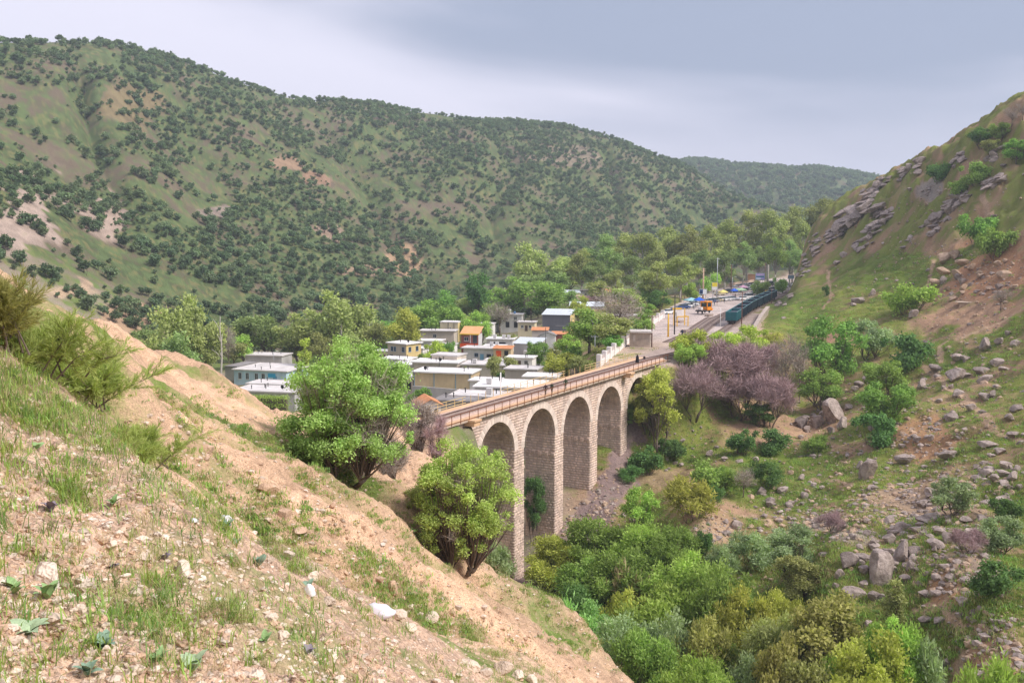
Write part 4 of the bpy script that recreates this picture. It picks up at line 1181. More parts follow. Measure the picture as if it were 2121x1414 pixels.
def vis(x, y, z):
    a = math.atan2(x, y); j = min(max(np.searchsorted(AZ, a), 0), len(AZ) - 1); r_ = math.hypot(x, y); i = np.searchsorted(RR, r_) - 3
    return (z + 4 - ZC) / r_ > TAN[:max(i, 1), j].max() and -10 < px_of(x, y) < 2130
ind, rest = [], []
for p in allp: (ind if len(ind) < 290 and vis(*p[:3]) and 0 < px_of(p[0], p[1]) else rest).append(p)
for q, (x, y, z, s) in enumerate(ind):
    (tm, cm_), H, R = PROTO['oak'][q % 6]
    t = thing('oak_tree', 'small round dusky green oak dotted low on the long hillside', 'tree', (x, y, z), random.uniform(0, 6.28), 'oaks dotted low on the long hillside', (s, s, s * random.uniform(.8, 1.15)))
    put('trunk', tm, t); recolour(put('crown', cm_, t), LM[random.choice(('hill', 'hill', 'hillb'))])
def scatter(name, label, cat, P_, protos, lm, smul=1.0):
    """one mass of trees: instances on points"""
    me = np_mesh(name, np.array([p[:3] for p in P_]), np.zeros((0, 4), np.int32)) if False else bpy.data.meshes.new(name)
    me.from_pydata([p[:3] for p in P_], [], [])
    for nm, dat in (('scl', [p[3] * smul for p in P_]), ('rot', [random.uniform(0, 6.28) for _ in P_])):
        me.attributes.new(nm, 'FLOAT', 'POINT').data.foreach_set('value', dat)
    me.attributes.new('pick', 'INT', 'POINT').data.foreach_set('value', [random.randrange(len(protos)) for _ in P_])
    o = put(name, me); tag(o, label, cat, None, 'stuff')
    ng = bpy.data.node_groups.new(name, 'GeometryNodeTree')
    ng.interface.new_socket('Geometry', in_out='INPUT', socket_type='NodeSocketGeometry'); ng.interface.new_socket('Geometry', in_out='OUTPUT', socket_type='NodeSocketGeometry')
    gi, go = N(ng, 'NodeGroupInput'), N(ng, 'NodeGroupOutput'); L = ng.links.new
    jn = N(ng, 'GeometryNodeJoinGeometry'); prev = None
    pk = N(ng, 'GeometryNodeInputNamedAttribute', data_type='INT'); pk.inputs['Name'].default_value = 'pick'
    sc_ = N(ng, 'GeometryNodeInputNamedAttribute', data_type='FLOAT'); sc_.inputs['Name'].default_value = 'scl'
    ro = N(ng, 'GeometryNodeInputNamedAttribute', data_type='FLOAT'); ro.inputs['Name'].default_value = 'rot'
    cx = N(ng, 'ShaderNodeCombineXYZ'); L(ro.outputs['Attribute'], cx.inputs['Z'])
    for i, src in enumerate(protos):
        eq = N(ng, 'FunctionNodeCompare', data_type='INT', operation='EQUAL'); L(pk.outputs['Attribute'], eq.inputs['A']); eq.inputs['B'].default_value = i
        oi = N(ng, 'GeometryNodeObjectInfo'); oi.inputs['Object'].default_value = src; oi.inputs['As Instance'].default_value = True
        ip = N(ng, 'GeometryNodeInstanceOnPoints'); L(gi.outputs[0], ip.inputs['Points']); L(eq.outputs[0], ip.inputs['Selection']); L(oi.outputs['Geometry'], ip.inputs['Instance'])
        L(sc_.outputs['Attribute'], ip.inputs['Scale']); L(cx.outputs[0], ip.inputs['Rotation']); L(ip.outputs[0], jn.inputs[0])
    L(jn.outputs[0], go.inputs[0])
    md = o.modifiers.new('scatter', 'NODES'); md.node_group = ng
    return o
def mass_proto(i, lm):
    """trunk and crown of an oak in one mesh, for the mass"""
    (tm, cm_), H, R = PROTO['oak'][i]
    bm = bmesh.new(); bm.from_mesh(cm_); 
    for f in bm.faces: f.material_index = 0
    nf = len(bm.faces); bm.from_mesh(tm)
    bm.faces.ensure_lookup_table()
    for f in list(bm.faces)[nf:]: f.material_index = 1
    me = bpy.data.meshes.new('oak'); bm.to_mesh(me); bm.free(); me.materials.append(LM[lm]); me.materials.append(M_bark)
    return bpy.data.objects.new('oak', me)           # never linked: only a source for the mass
mps = [mass_proto(i, 'hillb' if i % 2 else 'hill') for i in range(6)]
scatter('hillside_woodland', 'open oak woodland scattered over the long hillside', 'woodland', rest, mps, 'hill')
scatter('far_woodland', 'dense dusky woodland covering the farthest hill', 'woodland', [(x, y, gz(x, y), random.uniform(1.3, 2.2)) for x, y in far], mps, 'hill')
# ------------------------------------------------------------------ village houses
def W_(name, c, **k): return mat('wall_' + name, c, rough=.92, var=.14, vscale=.55, bump=.25, bscale=5, streak=(1, 1, .35), **k)
WALL = dict(tan=W_('tan', (.62, .47, .30)), cream=W_('cream', (.72, .62, .43)), grey=W_('grey', (.47, .45, .44)), dark=W_('dark', (.155, .155, .180)), stone=W_('stone', (.52, .45, .38)),
            blue=W_('blue', (.50, .66, .76)), white=W_('white', (.78, .74, .72)), block=W_('block', (.60, .52, .44)), brick=W_('brick', (.30, .115, .095)), yellow=W_('yellow', (.66, .50, .24)), pale=W_('pale', (.58, .56, .55)))
ROOF = dict(concrete=mat('roof_concrete', (.62, .58, .565), rough=.95, var=.2, vscale=.35, bump=.3, bscale=3), white=mat('roof_white', (.78, .75, .74), rough=.9, var=.14, vscale=.4, bump=.2, bscale=3),
            metal=mat('roof_metal', (.60, .64, .68), rough=.45, var=.12, vscale=.6, streak=(6, .3, 1), spec=.5), orange=mat('roof_orange', (.68, .36, .17), rough=.8, var=.14, vscale=.8), pink=mat('roof_pink', (.62, .34, .32), rough=.8, var=.15, vscale=.6),
            terra=mat('roof_terracotta', (.60, .26, .12), rough=.85, var=.2, vscale=.8), dark=mat('roof_dark', (.26, .24, .235), rough=.95, var=.25, vscale=.4))
M_wfr = mat('window_frame_white', (.74, .73, .72), rough=.5); M_wbl = mat('window_frame_blue', (.10, .22, .42), rough=.5)
M_glass = mat('window_glass', (.035, .045, .055), rough=.08, spec=.6); M_door = mat('door_metal', (.20, .30, .42), rough=.6, var=.15); M_fascia_y = mat('fascia_yellow', (.75, .50, .03), rough=.6)
M_orange = mat('orange_panel', (.78, .10, .02), rough=.6, var=.08); M_black = mat('dull_black', (.02, .02, .022), rough=.7); M_dkwood = mat('dark_timber', (.11, .07, .055), rough=.9, var=.3)
M_bluepipe = mat('blue_pipe', (.16, .34, .48), rough=.6)

def house(label, px, roof_py, r, w, d, h, yaw, wall, roof='concrete', kind='flat', wins=(), doors=(), over=.35, sub=3.0, name='house', rise=1.0, side=None, fit=(), cat='house', base_z=None):
    """a house whose front roof edge the photograph shows at px, roof_py; local x to the right along the front, -y outwards"""
    p = at(px, roof_py, r); zr = p[2]; zb = zr - h
    t = thing(name, label, cat, (p[0], p[1], zb), math.radians(yaw))
    hw = w / 2
    m = MB()
    if kind == 'shed': m.add([(-hw,0,-sub),(hw,0,-sub),(hw,d,-sub),(-hw,d,-sub),(-hw,0,h),(hw,0,h),(hw,d,h+rise),(-hw,d,h+rise)], [(0,1,5,4),(1,2,6,5),(2,3,7,6),(3,0,4,7)])
    elif kind == 'gable': m.add([(-hw,0,-sub),(hw,0,-sub),(hw,d,-sub),(-hw,d,-sub),(-hw,0,h),(hw,0,h),(hw,d,h),(-hw,d,h),(-hw,d/2,h+rise),(hw,d/2,h+rise)], [(0,1,5,4),(1,2,6,9,5),(2,3,7,6),(3,0,4,8,7)])
    elif kind == 'gablefront': m.add([(-hw,0,-sub),(hw,0,-sub),(hw,d,-sub),(-hw,d,-sub),(-hw,0,h),(hw,0,h),(hw,d,h),(-hw,d,h),(0,0,h+rise),(0,d,h+rise)], [(0,1,5,8,4),(1,2,6,5),(2,3,7,9,6),(3,0,4,7)])
    else: m.box(-hw, hw, 0, d, -sub, h)
    m.build('wall', WALL[wall], t)
    if side:
        MB().box(hw + .003, hw + .05, .03, d - .03, -sub, h - .05).build('side_wall', WALL[side], t)
    o = over
    if kind == 'flat':
        MB().box(-hw - o, hw + o, -o, d + o, h + .004, h + .20).build('roof', ROOF[roof], t)
        pr = MB()
        for (a, b, c, e) in ((-hw-o, hw+o, -o, -o+.18), (-hw-o, hw+o, d+o-.18, d+o), (-hw-o, -hw-o+.18, -o+.184, d+o-.184), (hw+o-.18, hw+o, -o+.184, d+o-.184)): pr.box(a, b, c, e, h + .203, h + .32)
        pr.build('roof_kerb', ROOF[roof], t)
    else:
        prof = {'shed': [((-o, h - .06), (d + o, h + rise + .06))], 'gable': [((-o, h - .15), (d/2, h + rise + .02)), ((d/2, h + rise + .02), (d + o, h - .15))]}.get(kind)
        if kind == 'gablefront':
            rm = MB()
            for sg in (-1, 1):
                a = (sg * (hw + o), h - o * rise / hw); b = (0, h + rise)
                rm.add([(a[0], -o, a[1]+.02), (a[0], d+o, a[1]+.02), (b[0], d+o, b[1]+.02), (b[0], -o, b[1]+.02), (a[0], -o, a[1]+.16), (a[0], d+o, a[1]+.16), (b[0], d+o, b[1]+.16), (b[0], -o, b[1]+.16)],
                       [(4,5,6,7),(0,1,5,4),(1,2,6,5),(2,3,7,6),(3,0,4,7),(3,2,1,0)])
            rm.build('roof', ROOF[roof], t)
        else:
            rm = MB()
            for (y0, z0), (y1, z1) in prof:
                rm.add([(-hw-o,y0,z0+.02),(hw+o,y0,z0+.02),(hw+o,y1,z1+.02),(-hw-o,y1,z1+.02),(-hw-o,y0,z0+.14),(hw+o,y0,z0+.14),(hw+o,y1,z1+.14),(-hw-o,y1,z1+.14)],
                       [(4,5,6,7),(0,1,5,4),(1,2,6,5),(2,3,7,6),(3,0,4,7),(3,2,1,0)])
            rm.build('roof', ROOF[roof], t)
    def face(f):
        return {'f': (Vector((-hw, 0, 0)), Vector((1, 0, 0)), Vector((0, -1, 0)), 0), 'r': (Vector((hw + (.05 if side else 0), 0, 0)), Vector((0, 1, 0)), Vector((1, 0, 0)), math.pi / 2),
                'l': (Vector((-hw, d, 0)), Vector((0, -1, 0)), Vector((-1, 0, 0)), -math.pi / 2)}[f]
    for (f, u, z, ww, hh, *fm) in wins:
        o_, e, nrm, rz = face(f); c = o_ + e * u + Vector((0, 0, z)) + nrm * .02
        fr = MB(); fr.box(-ww/2, -ww/2+.07, -.05, .03, 0, hh); fr.box(ww/2-.07, ww/2, -.05, .03, 0, hh); fr.box(-ww/2+.072, ww/2-.072, -.05, .03, 0, .07); fr.box(-ww/2+.072, ww/2-.072, -.05, .03, hh-.07, hh); fr.box(-.03, .03, -.045, .03, .072, hh-.072)
        fo = fr.build('window', fm[0] if fm else M_wfr, t, loc=c, rotz=rz)
        MB().box(-ww/2+.06, ww/2-.06, -.012, -.002, .06, hh-.06).build('pane', M_glass, fo)
        MB().box(-ww/2-.1, ww/2+.1, -.14, .03, -.09, -.004).build('sill', ROOF['concrete'], fo)
    for (f, u, z, ww, hh, *dm) in doors:
        o_, e, nrm, rz = face(f); c = o_ + e * u + Vector((0, 0, z)) + nrm * .02
        do = MB().box(-ww/2, ww/2, -.05, .03, 0, hh).build('door', dm[0] if dm else M_door, t, loc=c, rotz=rz)
        MB().box(ww/2-.18, ww/2-.1, -.09, -.052, hh*.45, hh*.52).build('handle', M_black, do)
    for kind_ in fit:
        if kind_[0] == 'pipe':
            MB().bar((-hw + kind_[1], -.06, -sub), (-hw + kind_[1], -.06, h), .12).build('downpipe', kind_[2], t)
        elif kind_[0] == 'tank':
            q = MB(); q.tube([(kind_[1], kind_[2], h + .22), (kind_[1], kind_[2], h + 1.1)], .42, 10); q.build('water_tank', kind_[3], t, True)
        elif kind_[0] == 'vent':
            q = MB(); q.tube([(kind_[1], kind_[2], h + .15), (kind_[1], kind_[2], h + .95)], .09, 6); q.tube([(kind_[1], kind_[2], h + .95), (kind_[1], kind_[2], h + 1.1)], [.2, .1], 6); q.build('vent_pipe', M_black, t)
        elif kind_[0] == 'cooler':
            q = MB(); q.box(kind_[1]-.5, kind_[1]+.5, kind_[2]-.5, kind_[2]+.5, h + .5, h + 1.4); q.box(kind_[1]-.45, kind_[1]+.45, kind_[2]-.45, kind_[2]+.45, h + .2, h + .45); q.build('air_cooler', WALL['pale'], t)
        elif kind_[0] == 'dish':
            q = MB(); K = 10
            q.v += [(kind_[1], kind_[2] - .02, h + .75)] + [(kind_[1] + .45 * math.cos(2*math.pi*i/K), kind_[2] - .2, h + .8 + .45 * math.sin(2*math.pi*i/K)) for i in range(K)]
            q.f += [(0, 1 + i, 1 + (i + 1) % K) for i in range(K)]; q.bar((kind_[1], kind_[2], h + .2), (kind_[1], kind_[2], h + .75), .07); q.build('satellite_dish', M_black, t)
        elif kind_[0] == 'box':
            q = MB(); q.box(*kind_[1:7]); q.build(kind_[8] if len(kind_) > 8 else 'balcony', kind_[7], t)
    return t
V_ = lambda n, w, d: [('vent', random.uniform(-w/2+.8, w/2-.8), random.uniform(1, d-1)) for _ in range(n)]
house('tan one storey house with flat white roof and blue downpipes', 915, 773, 232, 14.2, 8, 3.3, -14, 'tan', 'white', fit=[('pipe', .3, M_bluepipe), ('pipe', 5.2, M_bluepipe), ('pipe', 10.5, M_bluepipe), ('pipe', 14.0, M_bluepipe), ('dish', -5, 3)] + V_(3, 14, 8), doors=[('r', 5, 0, 1.2, 2.2, M_dkwood)], sub=4)
house('two storey house with a stone side and a yellow side under a white roof', 822, 712, 296, 7.6, 6.4, 5.6, -38, 'stone', 'white', side='yellow', wins=[('f', 1.8, 3.3, 1.0, 1.4, M_wbl), ('f', 3.0, 3.3, .8, 1.4, M_wbl), ('f', 6.4, 3.3, 1.1, 1.5, M_wbl), ('r', 1.5, 3.4, 1.1, 1.4, M_wbl), ('r', 4.6, 3.4, 1.1, 1.4, M_wbl)], doors=[('f', 1.5, .2, 1.4, 2.1, M_black), ('f', 4.0, .2, 1.0, 2.0, M_black)], fit=V_(2, 7, 6) + [('dish', 2, 3)], over=.5)
house('low block-built house with pale flat roof and no windows in front', 920, 737, 262, 7.4, 6, 3.0, -22, 'block', 'concrete', wins=[('r', 4.2, 1.2, .8, .7)], over=.25)
house('small red brick house with orange roof, yellow fascia and orange balcony', 973, 692, 316, 5.6, 5, 5.8, -12, 'brick', 'orange', 'shed', rise=1.9, over=.45, side='pale', wins=[('f', 1.7, 3.6, 1.5, 1.3)], doors=[('f', 4.5, 3.0, 1.3, 2.5, M_glass), ('f', 3.0, 3.0, .3, 2.6, M_wfr)],
      fit=[('box', -3.3, 3.3, -.62, -.47, 5.68, 6.0, M_fascia_y, 'fascia'), ('box', -3.0, 3.0, -1.1, -.95, 1.7, 2.9, M_orange, 'balcony'), ('box', -3.0, 3.0, -1.1, .0, 1.5, 1.69, WALL['pale'], 'balcony_floor')])
house('grey lower house with blue door under the red brick one', 995, 722, 306, 11, 6, 3.8, -14, 'pale', 'concrete', doors=[('f', 6, 0, 1.2, 2.2, M_bluepipe), ('f', 8.2, 0, 1.4, 2.2, M_black)], wins=[('f', 4.2, 1.2, 1.2, 1.2, M_wbl), ('f', 9.8, 1.2, .9, 1.1, M_wbl)], over=.7, fit=V_(2, 11, 6))
house('cream box of a house with two dark vertical pipes', 930, 668, 342, 6.4, 5, 3.7, -14, 'cream', 'white', wins=[('f', 3.7, 1.3, .5, .9)], fit=[('pipe', 2.9, M_black), ('pipe', 5.0, M_black)], over=.15, side='yellow')
house('grey house with small window below the cream box house', 905, 686, 332, 11.5, 5.5, 3.4, -8, 'stone', 'concrete', wins=[('f', 5, 1.2, 1.2, 1.2)], over=.5, fit=V_(2, 11, 5))
house('low house with white roof left of the red brick one', 888, 707, 318, 7.4, 6, 3.2, -10, 'pale', 'white', over=.4)
house('tall grey house with sloping metal roof and white balcony', 1090, 712, 306, 8.2, 6.5, 5.6, -20, 'grey', 'metal', 'shed', rise=1.2, over=.35, wins=[('r', 2, 3.2, 1.1, 1.3), ('r', 4.6, 3.2, .9, 1.1)], fit=[('box', -.5, 4.1, -1.3, -.02, 2.6, 3.6, WALL['white'], 'balcony')], doors=[('f', 7.3, 0, 1.3, 2.3, M_black)], sub=4)
house('flat annex with white slab roof beside the tall grey house', 1132, 730, 300, 6.5, 5, 3.0, -10, 'block', 'white', over=.8)
house('big dark grey block with pale blue metal roof and yellow end wall', 1152, 652, 338, 9.6, 8, 6.6, -14, 'dark', 'metal', 'shed', rise=1.3, over=.3, side='yellow', wins=[('r', 2.2, 3.9, 1.1, 1.7)], fit=[('box', -.2, 4.6, -.06, -.01, 2.9, 3.02, WALL['grey'], 'band')], sub=4)
house('white upper house with pale metal roof', 1186, 606, 425, 6.6, 6, 4.6, 12, 'cream', 'metal', 'gable', rise=.9, wins=[('f', 2, 1.5, 1.1, 1.3), ('l', 3, 1.5, 1.1, 1.3)], fit=())
house('grey upper house with dark flat roof left of the orange roof', 1220, 602, 440, 8, 5, 3.4, -6, 'grey', 'dark', wins=[('f', 2.5, 1.2, 1, 1.1), ('f', 5, 1.2, 1, 1.1)])
house('upper shed with pink metal roof', 1215, 622, 412, 10, 6, 2.8, -10, 'stone', 'pink', 'gable', rise=1.6, wins=[('f', 3, 1.1, 1, .9)])
house('upper house with terracotta metal roof', 1262, 605, 436, 12, 7, 3.2, 4, 'block', 'terra', 'shed', rise=1.1, wins=[('f', 3, 1.2, 1.1, 1.2), ('f', 8, 1.2, 1.1, 1.2)])
house('long house with white metal roof behind the dark grey block', 1215, 634, 388, 13, 8, 3.4, -6, 'pale', 'metal', 'gable', rise=1.4, wins=[('f', 2, 1.2, 1.1, 1.2), ('f', 6, 1.2, 1.1, 1.2), ('f', 10, 1.2, 1.1, 1.2)])
house('pale house half hidden by the leafless tree near the yard', 1290, 655, 322, 11, 7, 3.6, -6, 'cream', 'concrete', wins=[('f', 2, 1.2, 1.3, 1.3), ('f', 5.5, 1.2, 1.3, 1.3), ('f', 9, 1.2, 1.3, 1.3)], fit=V_(2, 11, 7))
house('small upper shed with rusty roof edge', 1155, 604, 445, 7, 5, 3, 8, 'stone', 'white', 'shed', rise=.7)
house('light blue school with a wide flat concrete roof', 538, 768, 292, 17, 15, 3.6, -17, 'blue', 'concrete', name='school', cat='school', wins=[('f', 2.0, 1.0, 1.1, 1.9), ('f', 4.4, 1.0, 1.1, 1.9), ('f', 7.4, 1.0, 1.1, 1.9), ('f', 9.6, 1.0, 1.1, 1.9), ('r', 4, 1.2, 1.6, 1.4)], doors=[('f', 13.4, 0, 1.2, 2.3, M_bluepipe)],
      fit=[('box', 11.2-8.5, 13.6-8.5, -.12, -.03, 1.9, 3.0, mat('sign_cyan', (.06, .42, .68), rough=.5), 'sign_board')] + V_(4, 17, 15), over=.55)
house('grey flat roofed building left of the school with a bricked end', 478, 760, 305, 4, 12, 3.4, -17, 'grey', 'dark', over=.3)
house('dark low roof behind the school', 545, 737, 335, 13, 8, 3.2, -12, 'grey', 'concrete', fit=V_(4, 13, 8))
house('long building with two grey flat roofs in front of the school', 545, 812, 238, 16, 9, 3.2, -14, 'grey', 'concrete', fit=V_(4, 16, 9) + [('dish', 3, 4)], wins=[('f', 3, 1.1, 1.2, 1.2), ('f', 8, 1.1, 1.2, 1.2)], sub=5)
house('rear half of the low grey roofs before the school', 560, 797, 256, 13, 7, 3.2, -14, 'grey', 'concrete', fit=V_(3, 13, 7))
house('small grey roofed hut behind the sandy crest', 425, 812, 215, 4.6, 4, 2.8, -12, 'stone', 'concrete', sub=6)
house('white end wall with a dark door behind the sandy crest', 463, 822, 200, 2.6, 4, 3.0, -10, 'white', 'concrete', over=.1, sub=6)
house('broad white flat roof left of the tan house', 850, 757, 262, 11, 9, 3.0, -18, 'pale', 'white', fit=V_(4, 11, 9), wins=[('f', 2, 1, 1, 1.1)])
house('low flat roof at the left corner of the tan house', 838, 783, 238, 7, 7, 3.0, -18, 'block', 'concrete', fit=V_(2, 7, 7), doors=[('f', 2, 0, 1.1, 2.0, M_black), ('f', 4.6, 0, 1.1, 2.0, M_black)])
house('wide whitish roof behind the tan house', 900, 752, 256, 12, 8, 2.8, -12, 'stone', 'white', fit=V_(3, 12, 8) + [('dish', 1, 2)])
house('flat roof with dark coolers between tan house and olive tree', 1003, 757, 252, 12, 8, 3.0, -12, 'block', 'concrete', fit=[('cooler', -3, 2), ('dish', 3.5, 2), ('cooler', 4.5, 5)] + V_(2, 12, 8))
house('rough stone walled house with flat roof right of the olive tree', 1078, 766, 224, 7.4, 6, 4.2, -16, 'stone', 'concrete', fit=V_(2, 7, 6), sub=4)
house('big pale flat roof right behind the viaduct railing', 1050, 804, 186, 12.5, 10, 3.0, -10, 'pale', 'white', fit=V_(3, 12, 10) + [('cooler', -4, 3)], sub=4)
house('lower flat roof with dark eaves behind the railing', 985, 822, 176, 9, 6, 2.7, -14, 'grey', 'concrete', fit=V_(2, 9, 6) + [('cooler', 2, 2)], sub=4, over=.5)
house('dark flat roof beside the little orange gabled hut', 940, 832, 172, 7, 6, 2.4, -14, 'grey', 'dark', fit=V_(2, 7, 6), sub=4)
house('little white hut with orange gable trim at the viaduct end', 892, 838, 160, 3.4, 5, 2.7, 16, 'white', 'terra', 'gablefront', rise=.9, over=.45, doors=[('f', 1.5, 0, .9, 2.0, M_wfr), ('f', 2.6, 0, .5, 2.0, M_black)], sub=5, name='hut', cat='hut')
house('white low house with shaded porch behind the red brick one', 1035, 703, 325, 8.6, 6, 3.0, -10, 'white', 'white', doors=[('f', 2, .1, 1.6, 2.0, M_black), ('f', 5.2, .1, 2.2, 2.0, M_black)], fit=[('cooler', -2, 2), ('cooler', 1, 2), ('cooler', 2.6, 2.2)], over=.5)
house('low white house under the bright green tree', 1022, 718, 314, 6.5, 5, 2.6, -10, 'white', 'white', over=.4, fit=[('cooler', -1, 2), ('cooler', .8, 1.8)])
house('half built pale house behind the village trees', 1058, 652, 378, 8.5, 7, 5.0, -10, 'pale', 'concrete', doors=[('f', 3, .2, 1.4, 2.2, M_black), ('f', 6.2, .2, 1.4, 2.2, M_black)], wins=[('f', 2.4, 3, 1.3, 1.3), ('f', 6, 3, 1.3, 1.3)], fit=[('tank', 1, 3, M_wbl), ('box', -2.6, -.6, 2, 4.5, 5.2, 6.8, WALL['white'], 'stair_head')])
house('small pale shed with bluish roof among village trees', 1018, 657, 382, 4.5, 4, 3.6, -8, 'white', 'metal', 'shed', rise=.4)
house('low shed with rusty red roof before the dark grey block', 1118, 684, 318, 5, 4, 2.2, -6, 'block', 'terra', 'shed', rise=.5)
house('white shed with dark gable roof before the dark grey block', 1134, 694, 314, 5, 4, 2.4, -8, 'white', 'dark', 'gablefront', rise=.9, over=.4)
house('orange walled shed below the dark grey block', 1158, 692, 316, 5, 4, 2.2, -8, 'brick', 'terra', 'shed', rise=.4)
house('orange trimmed small shop below the white low houses', 1040, 722, 300, 5.4, 4, 2.6, -12, 'tan', 'terra', 'shed', rise=.4, doors=[('f', 1.6, 0, 1.6, 2, M_orange), ('f', 4, 0, 1.2, 2, M_black)])

for (lab, px, ry, r, w, d, h, yaw, wl, rf) in [
  ('little white roofed annex right of the tan house', 1000, 790, 215, 6, 5, 2.6, -16, 'white', 'white'),
  ('cream low house with concrete roof under the olive tree', 1030, 748, 272, 7, 5, 2.8, -10, 'cream', 'concrete'),
  ('white low house between tall grey house and stone walled one', 1075, 742, 258, 7, 5, 2.6, -14, 'white', 'white'),
  ('pale annex behind the two storey house', 858, 722, 308, 6, 5, 3.0, -24, 'white', 'white'),
  ('small cream house left of the two storey one', 795, 728, 312, 6, 5, 3.0, -12, 'cream', 'white'),
  ('whitish low roof behind the little lime tree', 915, 715, 300, 7, 5, 2.8, -12, 'white', 'concrete'),
  ('low white roof beside the far railing right of the big pale one', 1118, 782, 208, 7, 6, 2.8, -12, 'white', 'white'),
  ('pale house behind the bright green round tree', 1000, 672, 352, 7, 6, 3.6, -8, 'white', 'concrete'),
  ('white walled house with grey roof before the broad trees', 1090, 668, 352, 6, 5, 3.0, -10, 'cream', 'concrete'),
  ('low grey roof in front of the two storey house', 815, 745, 272, 8, 6, 2.8, -20, 'pale', 'white'),
  ('white low house left of the leafless tree near the yard', 1240, 662, 330, 7, 5, 3.0, -8, 'white', 'metal')]:
    house(lab, px, ry, r, w, d, h, yaw, wl, rf, 'shed' if rf == 'metal' else 'flat', wins=[('f', 1.6, 1.0, 1.0, 1.1), ('f', w - 1.6, 1.0, 1.0, 1.1)], doors=[('f', w / 2, 0, 1.0, 2.0, M_dkwood)], fit=V_(2, w, d) if rf != 'metal' else ())
# garden walls and the ivy-covered hedge
def wall_thing(label, pts, z0, z1, thick, m, name='garden_wall', cat='wall'):
    c = pts[0]; t = thing(name, label, cat, (c[0], c[1], 0))
    for (ax, ay), (bx, by) in zip(pts[:-1], pts[1:]):
        b = MB(); d = Vector((bx-ax, by-ay, 0)); n = Vector((-d.y, d.x, 0)).normalized() * thick / 2
        A, B = Vector((ax-c[0], ay-c[1], 0)), Vector((bx-c[0], by-c[1], 0))
        b.add([A-n+Vector((0,0,z0)), B-n+Vector((0,0,z0)), B+n+Vector((0,0,z0)), A+n+Vector((0,0,z0)), A-n+Vector((0,0,z1)), B-n+Vector((0,0,z1)), B+n+Vector((0,0,z1)), A+n+Vector((0,0,z1))], [(4,5,6,7),(0,1,5,4),(1,2,6,5),(2,3,7,6),(3,0,4,7)])
        b.build('wall_panel', m, t)
    return t
wall_thing('grey garden wall in front of the tall grey house', [tuple(at(1050, 745, 282)[:2]), tuple(at(1120, 755, 268)[:2])], -16, at(1080, 748, 275)[2], .3, WALL['pale'])
wall_thing('grey yard wall under the tan house', [tuple(at(855, 805, 224)[:2]), tuple(at(990, 815, 215)[:2])], -20, at(920, 803, 220)[2], .3, WALL['grey'])
g = np.random.default_rng(77)
hp = ground(535, 205); L_ = 12.0
ht = thing('ivy_hedge', 'dense clipped green hedge in front of the flat grey roofs', 'hedge', (hp[0], hp[1], at(535, 862, 205)[2] - 1.5), math.radians(-8))
ncl = [(x_, y_, z_, .9) for x_ in np.linspace(-5.2, 5.2, 14) for y_ in (-.6, .6) for z_ in (.9, 2.4, 3.9, 5.2)]
v, f, ti = leaves(g, ncl, 9000, .26, .2, 'round'); put('foliage', np_mesh('foliage', v, f, False, {'tint': ti}), ht, LM['bright'])
MB().box(-5.4, 5.4, -.5, .5, -1, 5.2).build('stems', M_bark, ht)
# ------------------------------------------------------------------ station yard
YZ = -.36
M_steel = mat('galvanised_steel', (.45, .47, .50), rough=.5, metal=.5, var=.1); M_yel = mat('yellow_paint', (.80, .46, .03), rough=.5, var=.12); M_teal = mat('teal_paint', (.022, .135, .155), rough=.55, var=.3, vscale=.6, streak=(1, 1, .3))
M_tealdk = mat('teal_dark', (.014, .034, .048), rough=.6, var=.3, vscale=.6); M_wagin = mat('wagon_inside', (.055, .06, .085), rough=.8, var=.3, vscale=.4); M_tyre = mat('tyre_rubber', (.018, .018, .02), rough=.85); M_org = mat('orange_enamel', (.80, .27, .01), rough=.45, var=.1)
M_lamp = mat('headlamp_glass', (.8, .8, .78), rough=.1, spec=.6); M_iron = mat('cast_iron', (.03, .03, .032), rough=.6, var=.2); M_wood = mat('pole_timber', (.17, .085, .065), rough=.9, var=.3, vscale=.8); M_conc = mat('pole_concrete', (.52, .36, .26), rough=.9, var=.2)
M_plaster = mat('stained_plaster', (.56, .46, .38), rough=.95, var=.35, vscale=.8, bump=.3, bscale=4, col2=(.30, .25, .22)); M_white = mat('white_render', (.80, .745, .72), rough=.9, var=.12, vscale=.4); M_pillar = mat('grey_pillar', (.52, .45, .42), rough=.9, var=.2, vscale=.7)

# sidings
def zp(px, py): return tuple(atz(px, py, 0)[:2])
track('siding_track', 'outer siding track curving past the orange rail truck', [(41.5, 219), zp(1420, 697), zp(1445, 680), zp(1475, 660), zp(1520, 640), zp(1570, 622)], YZ + .03)
track('siding_track', 'inner siding track left of the wagons', [(39.5, 224), (47, 248), (55, 274), (70.5, 322), (89, 372)], YZ + .03)
track('siding_track', 'short stub of track beside the yellow gantry', [(36, 229), zp(1420, 690), zp(1445, 672), zp(1472, 655)], YZ + .03)

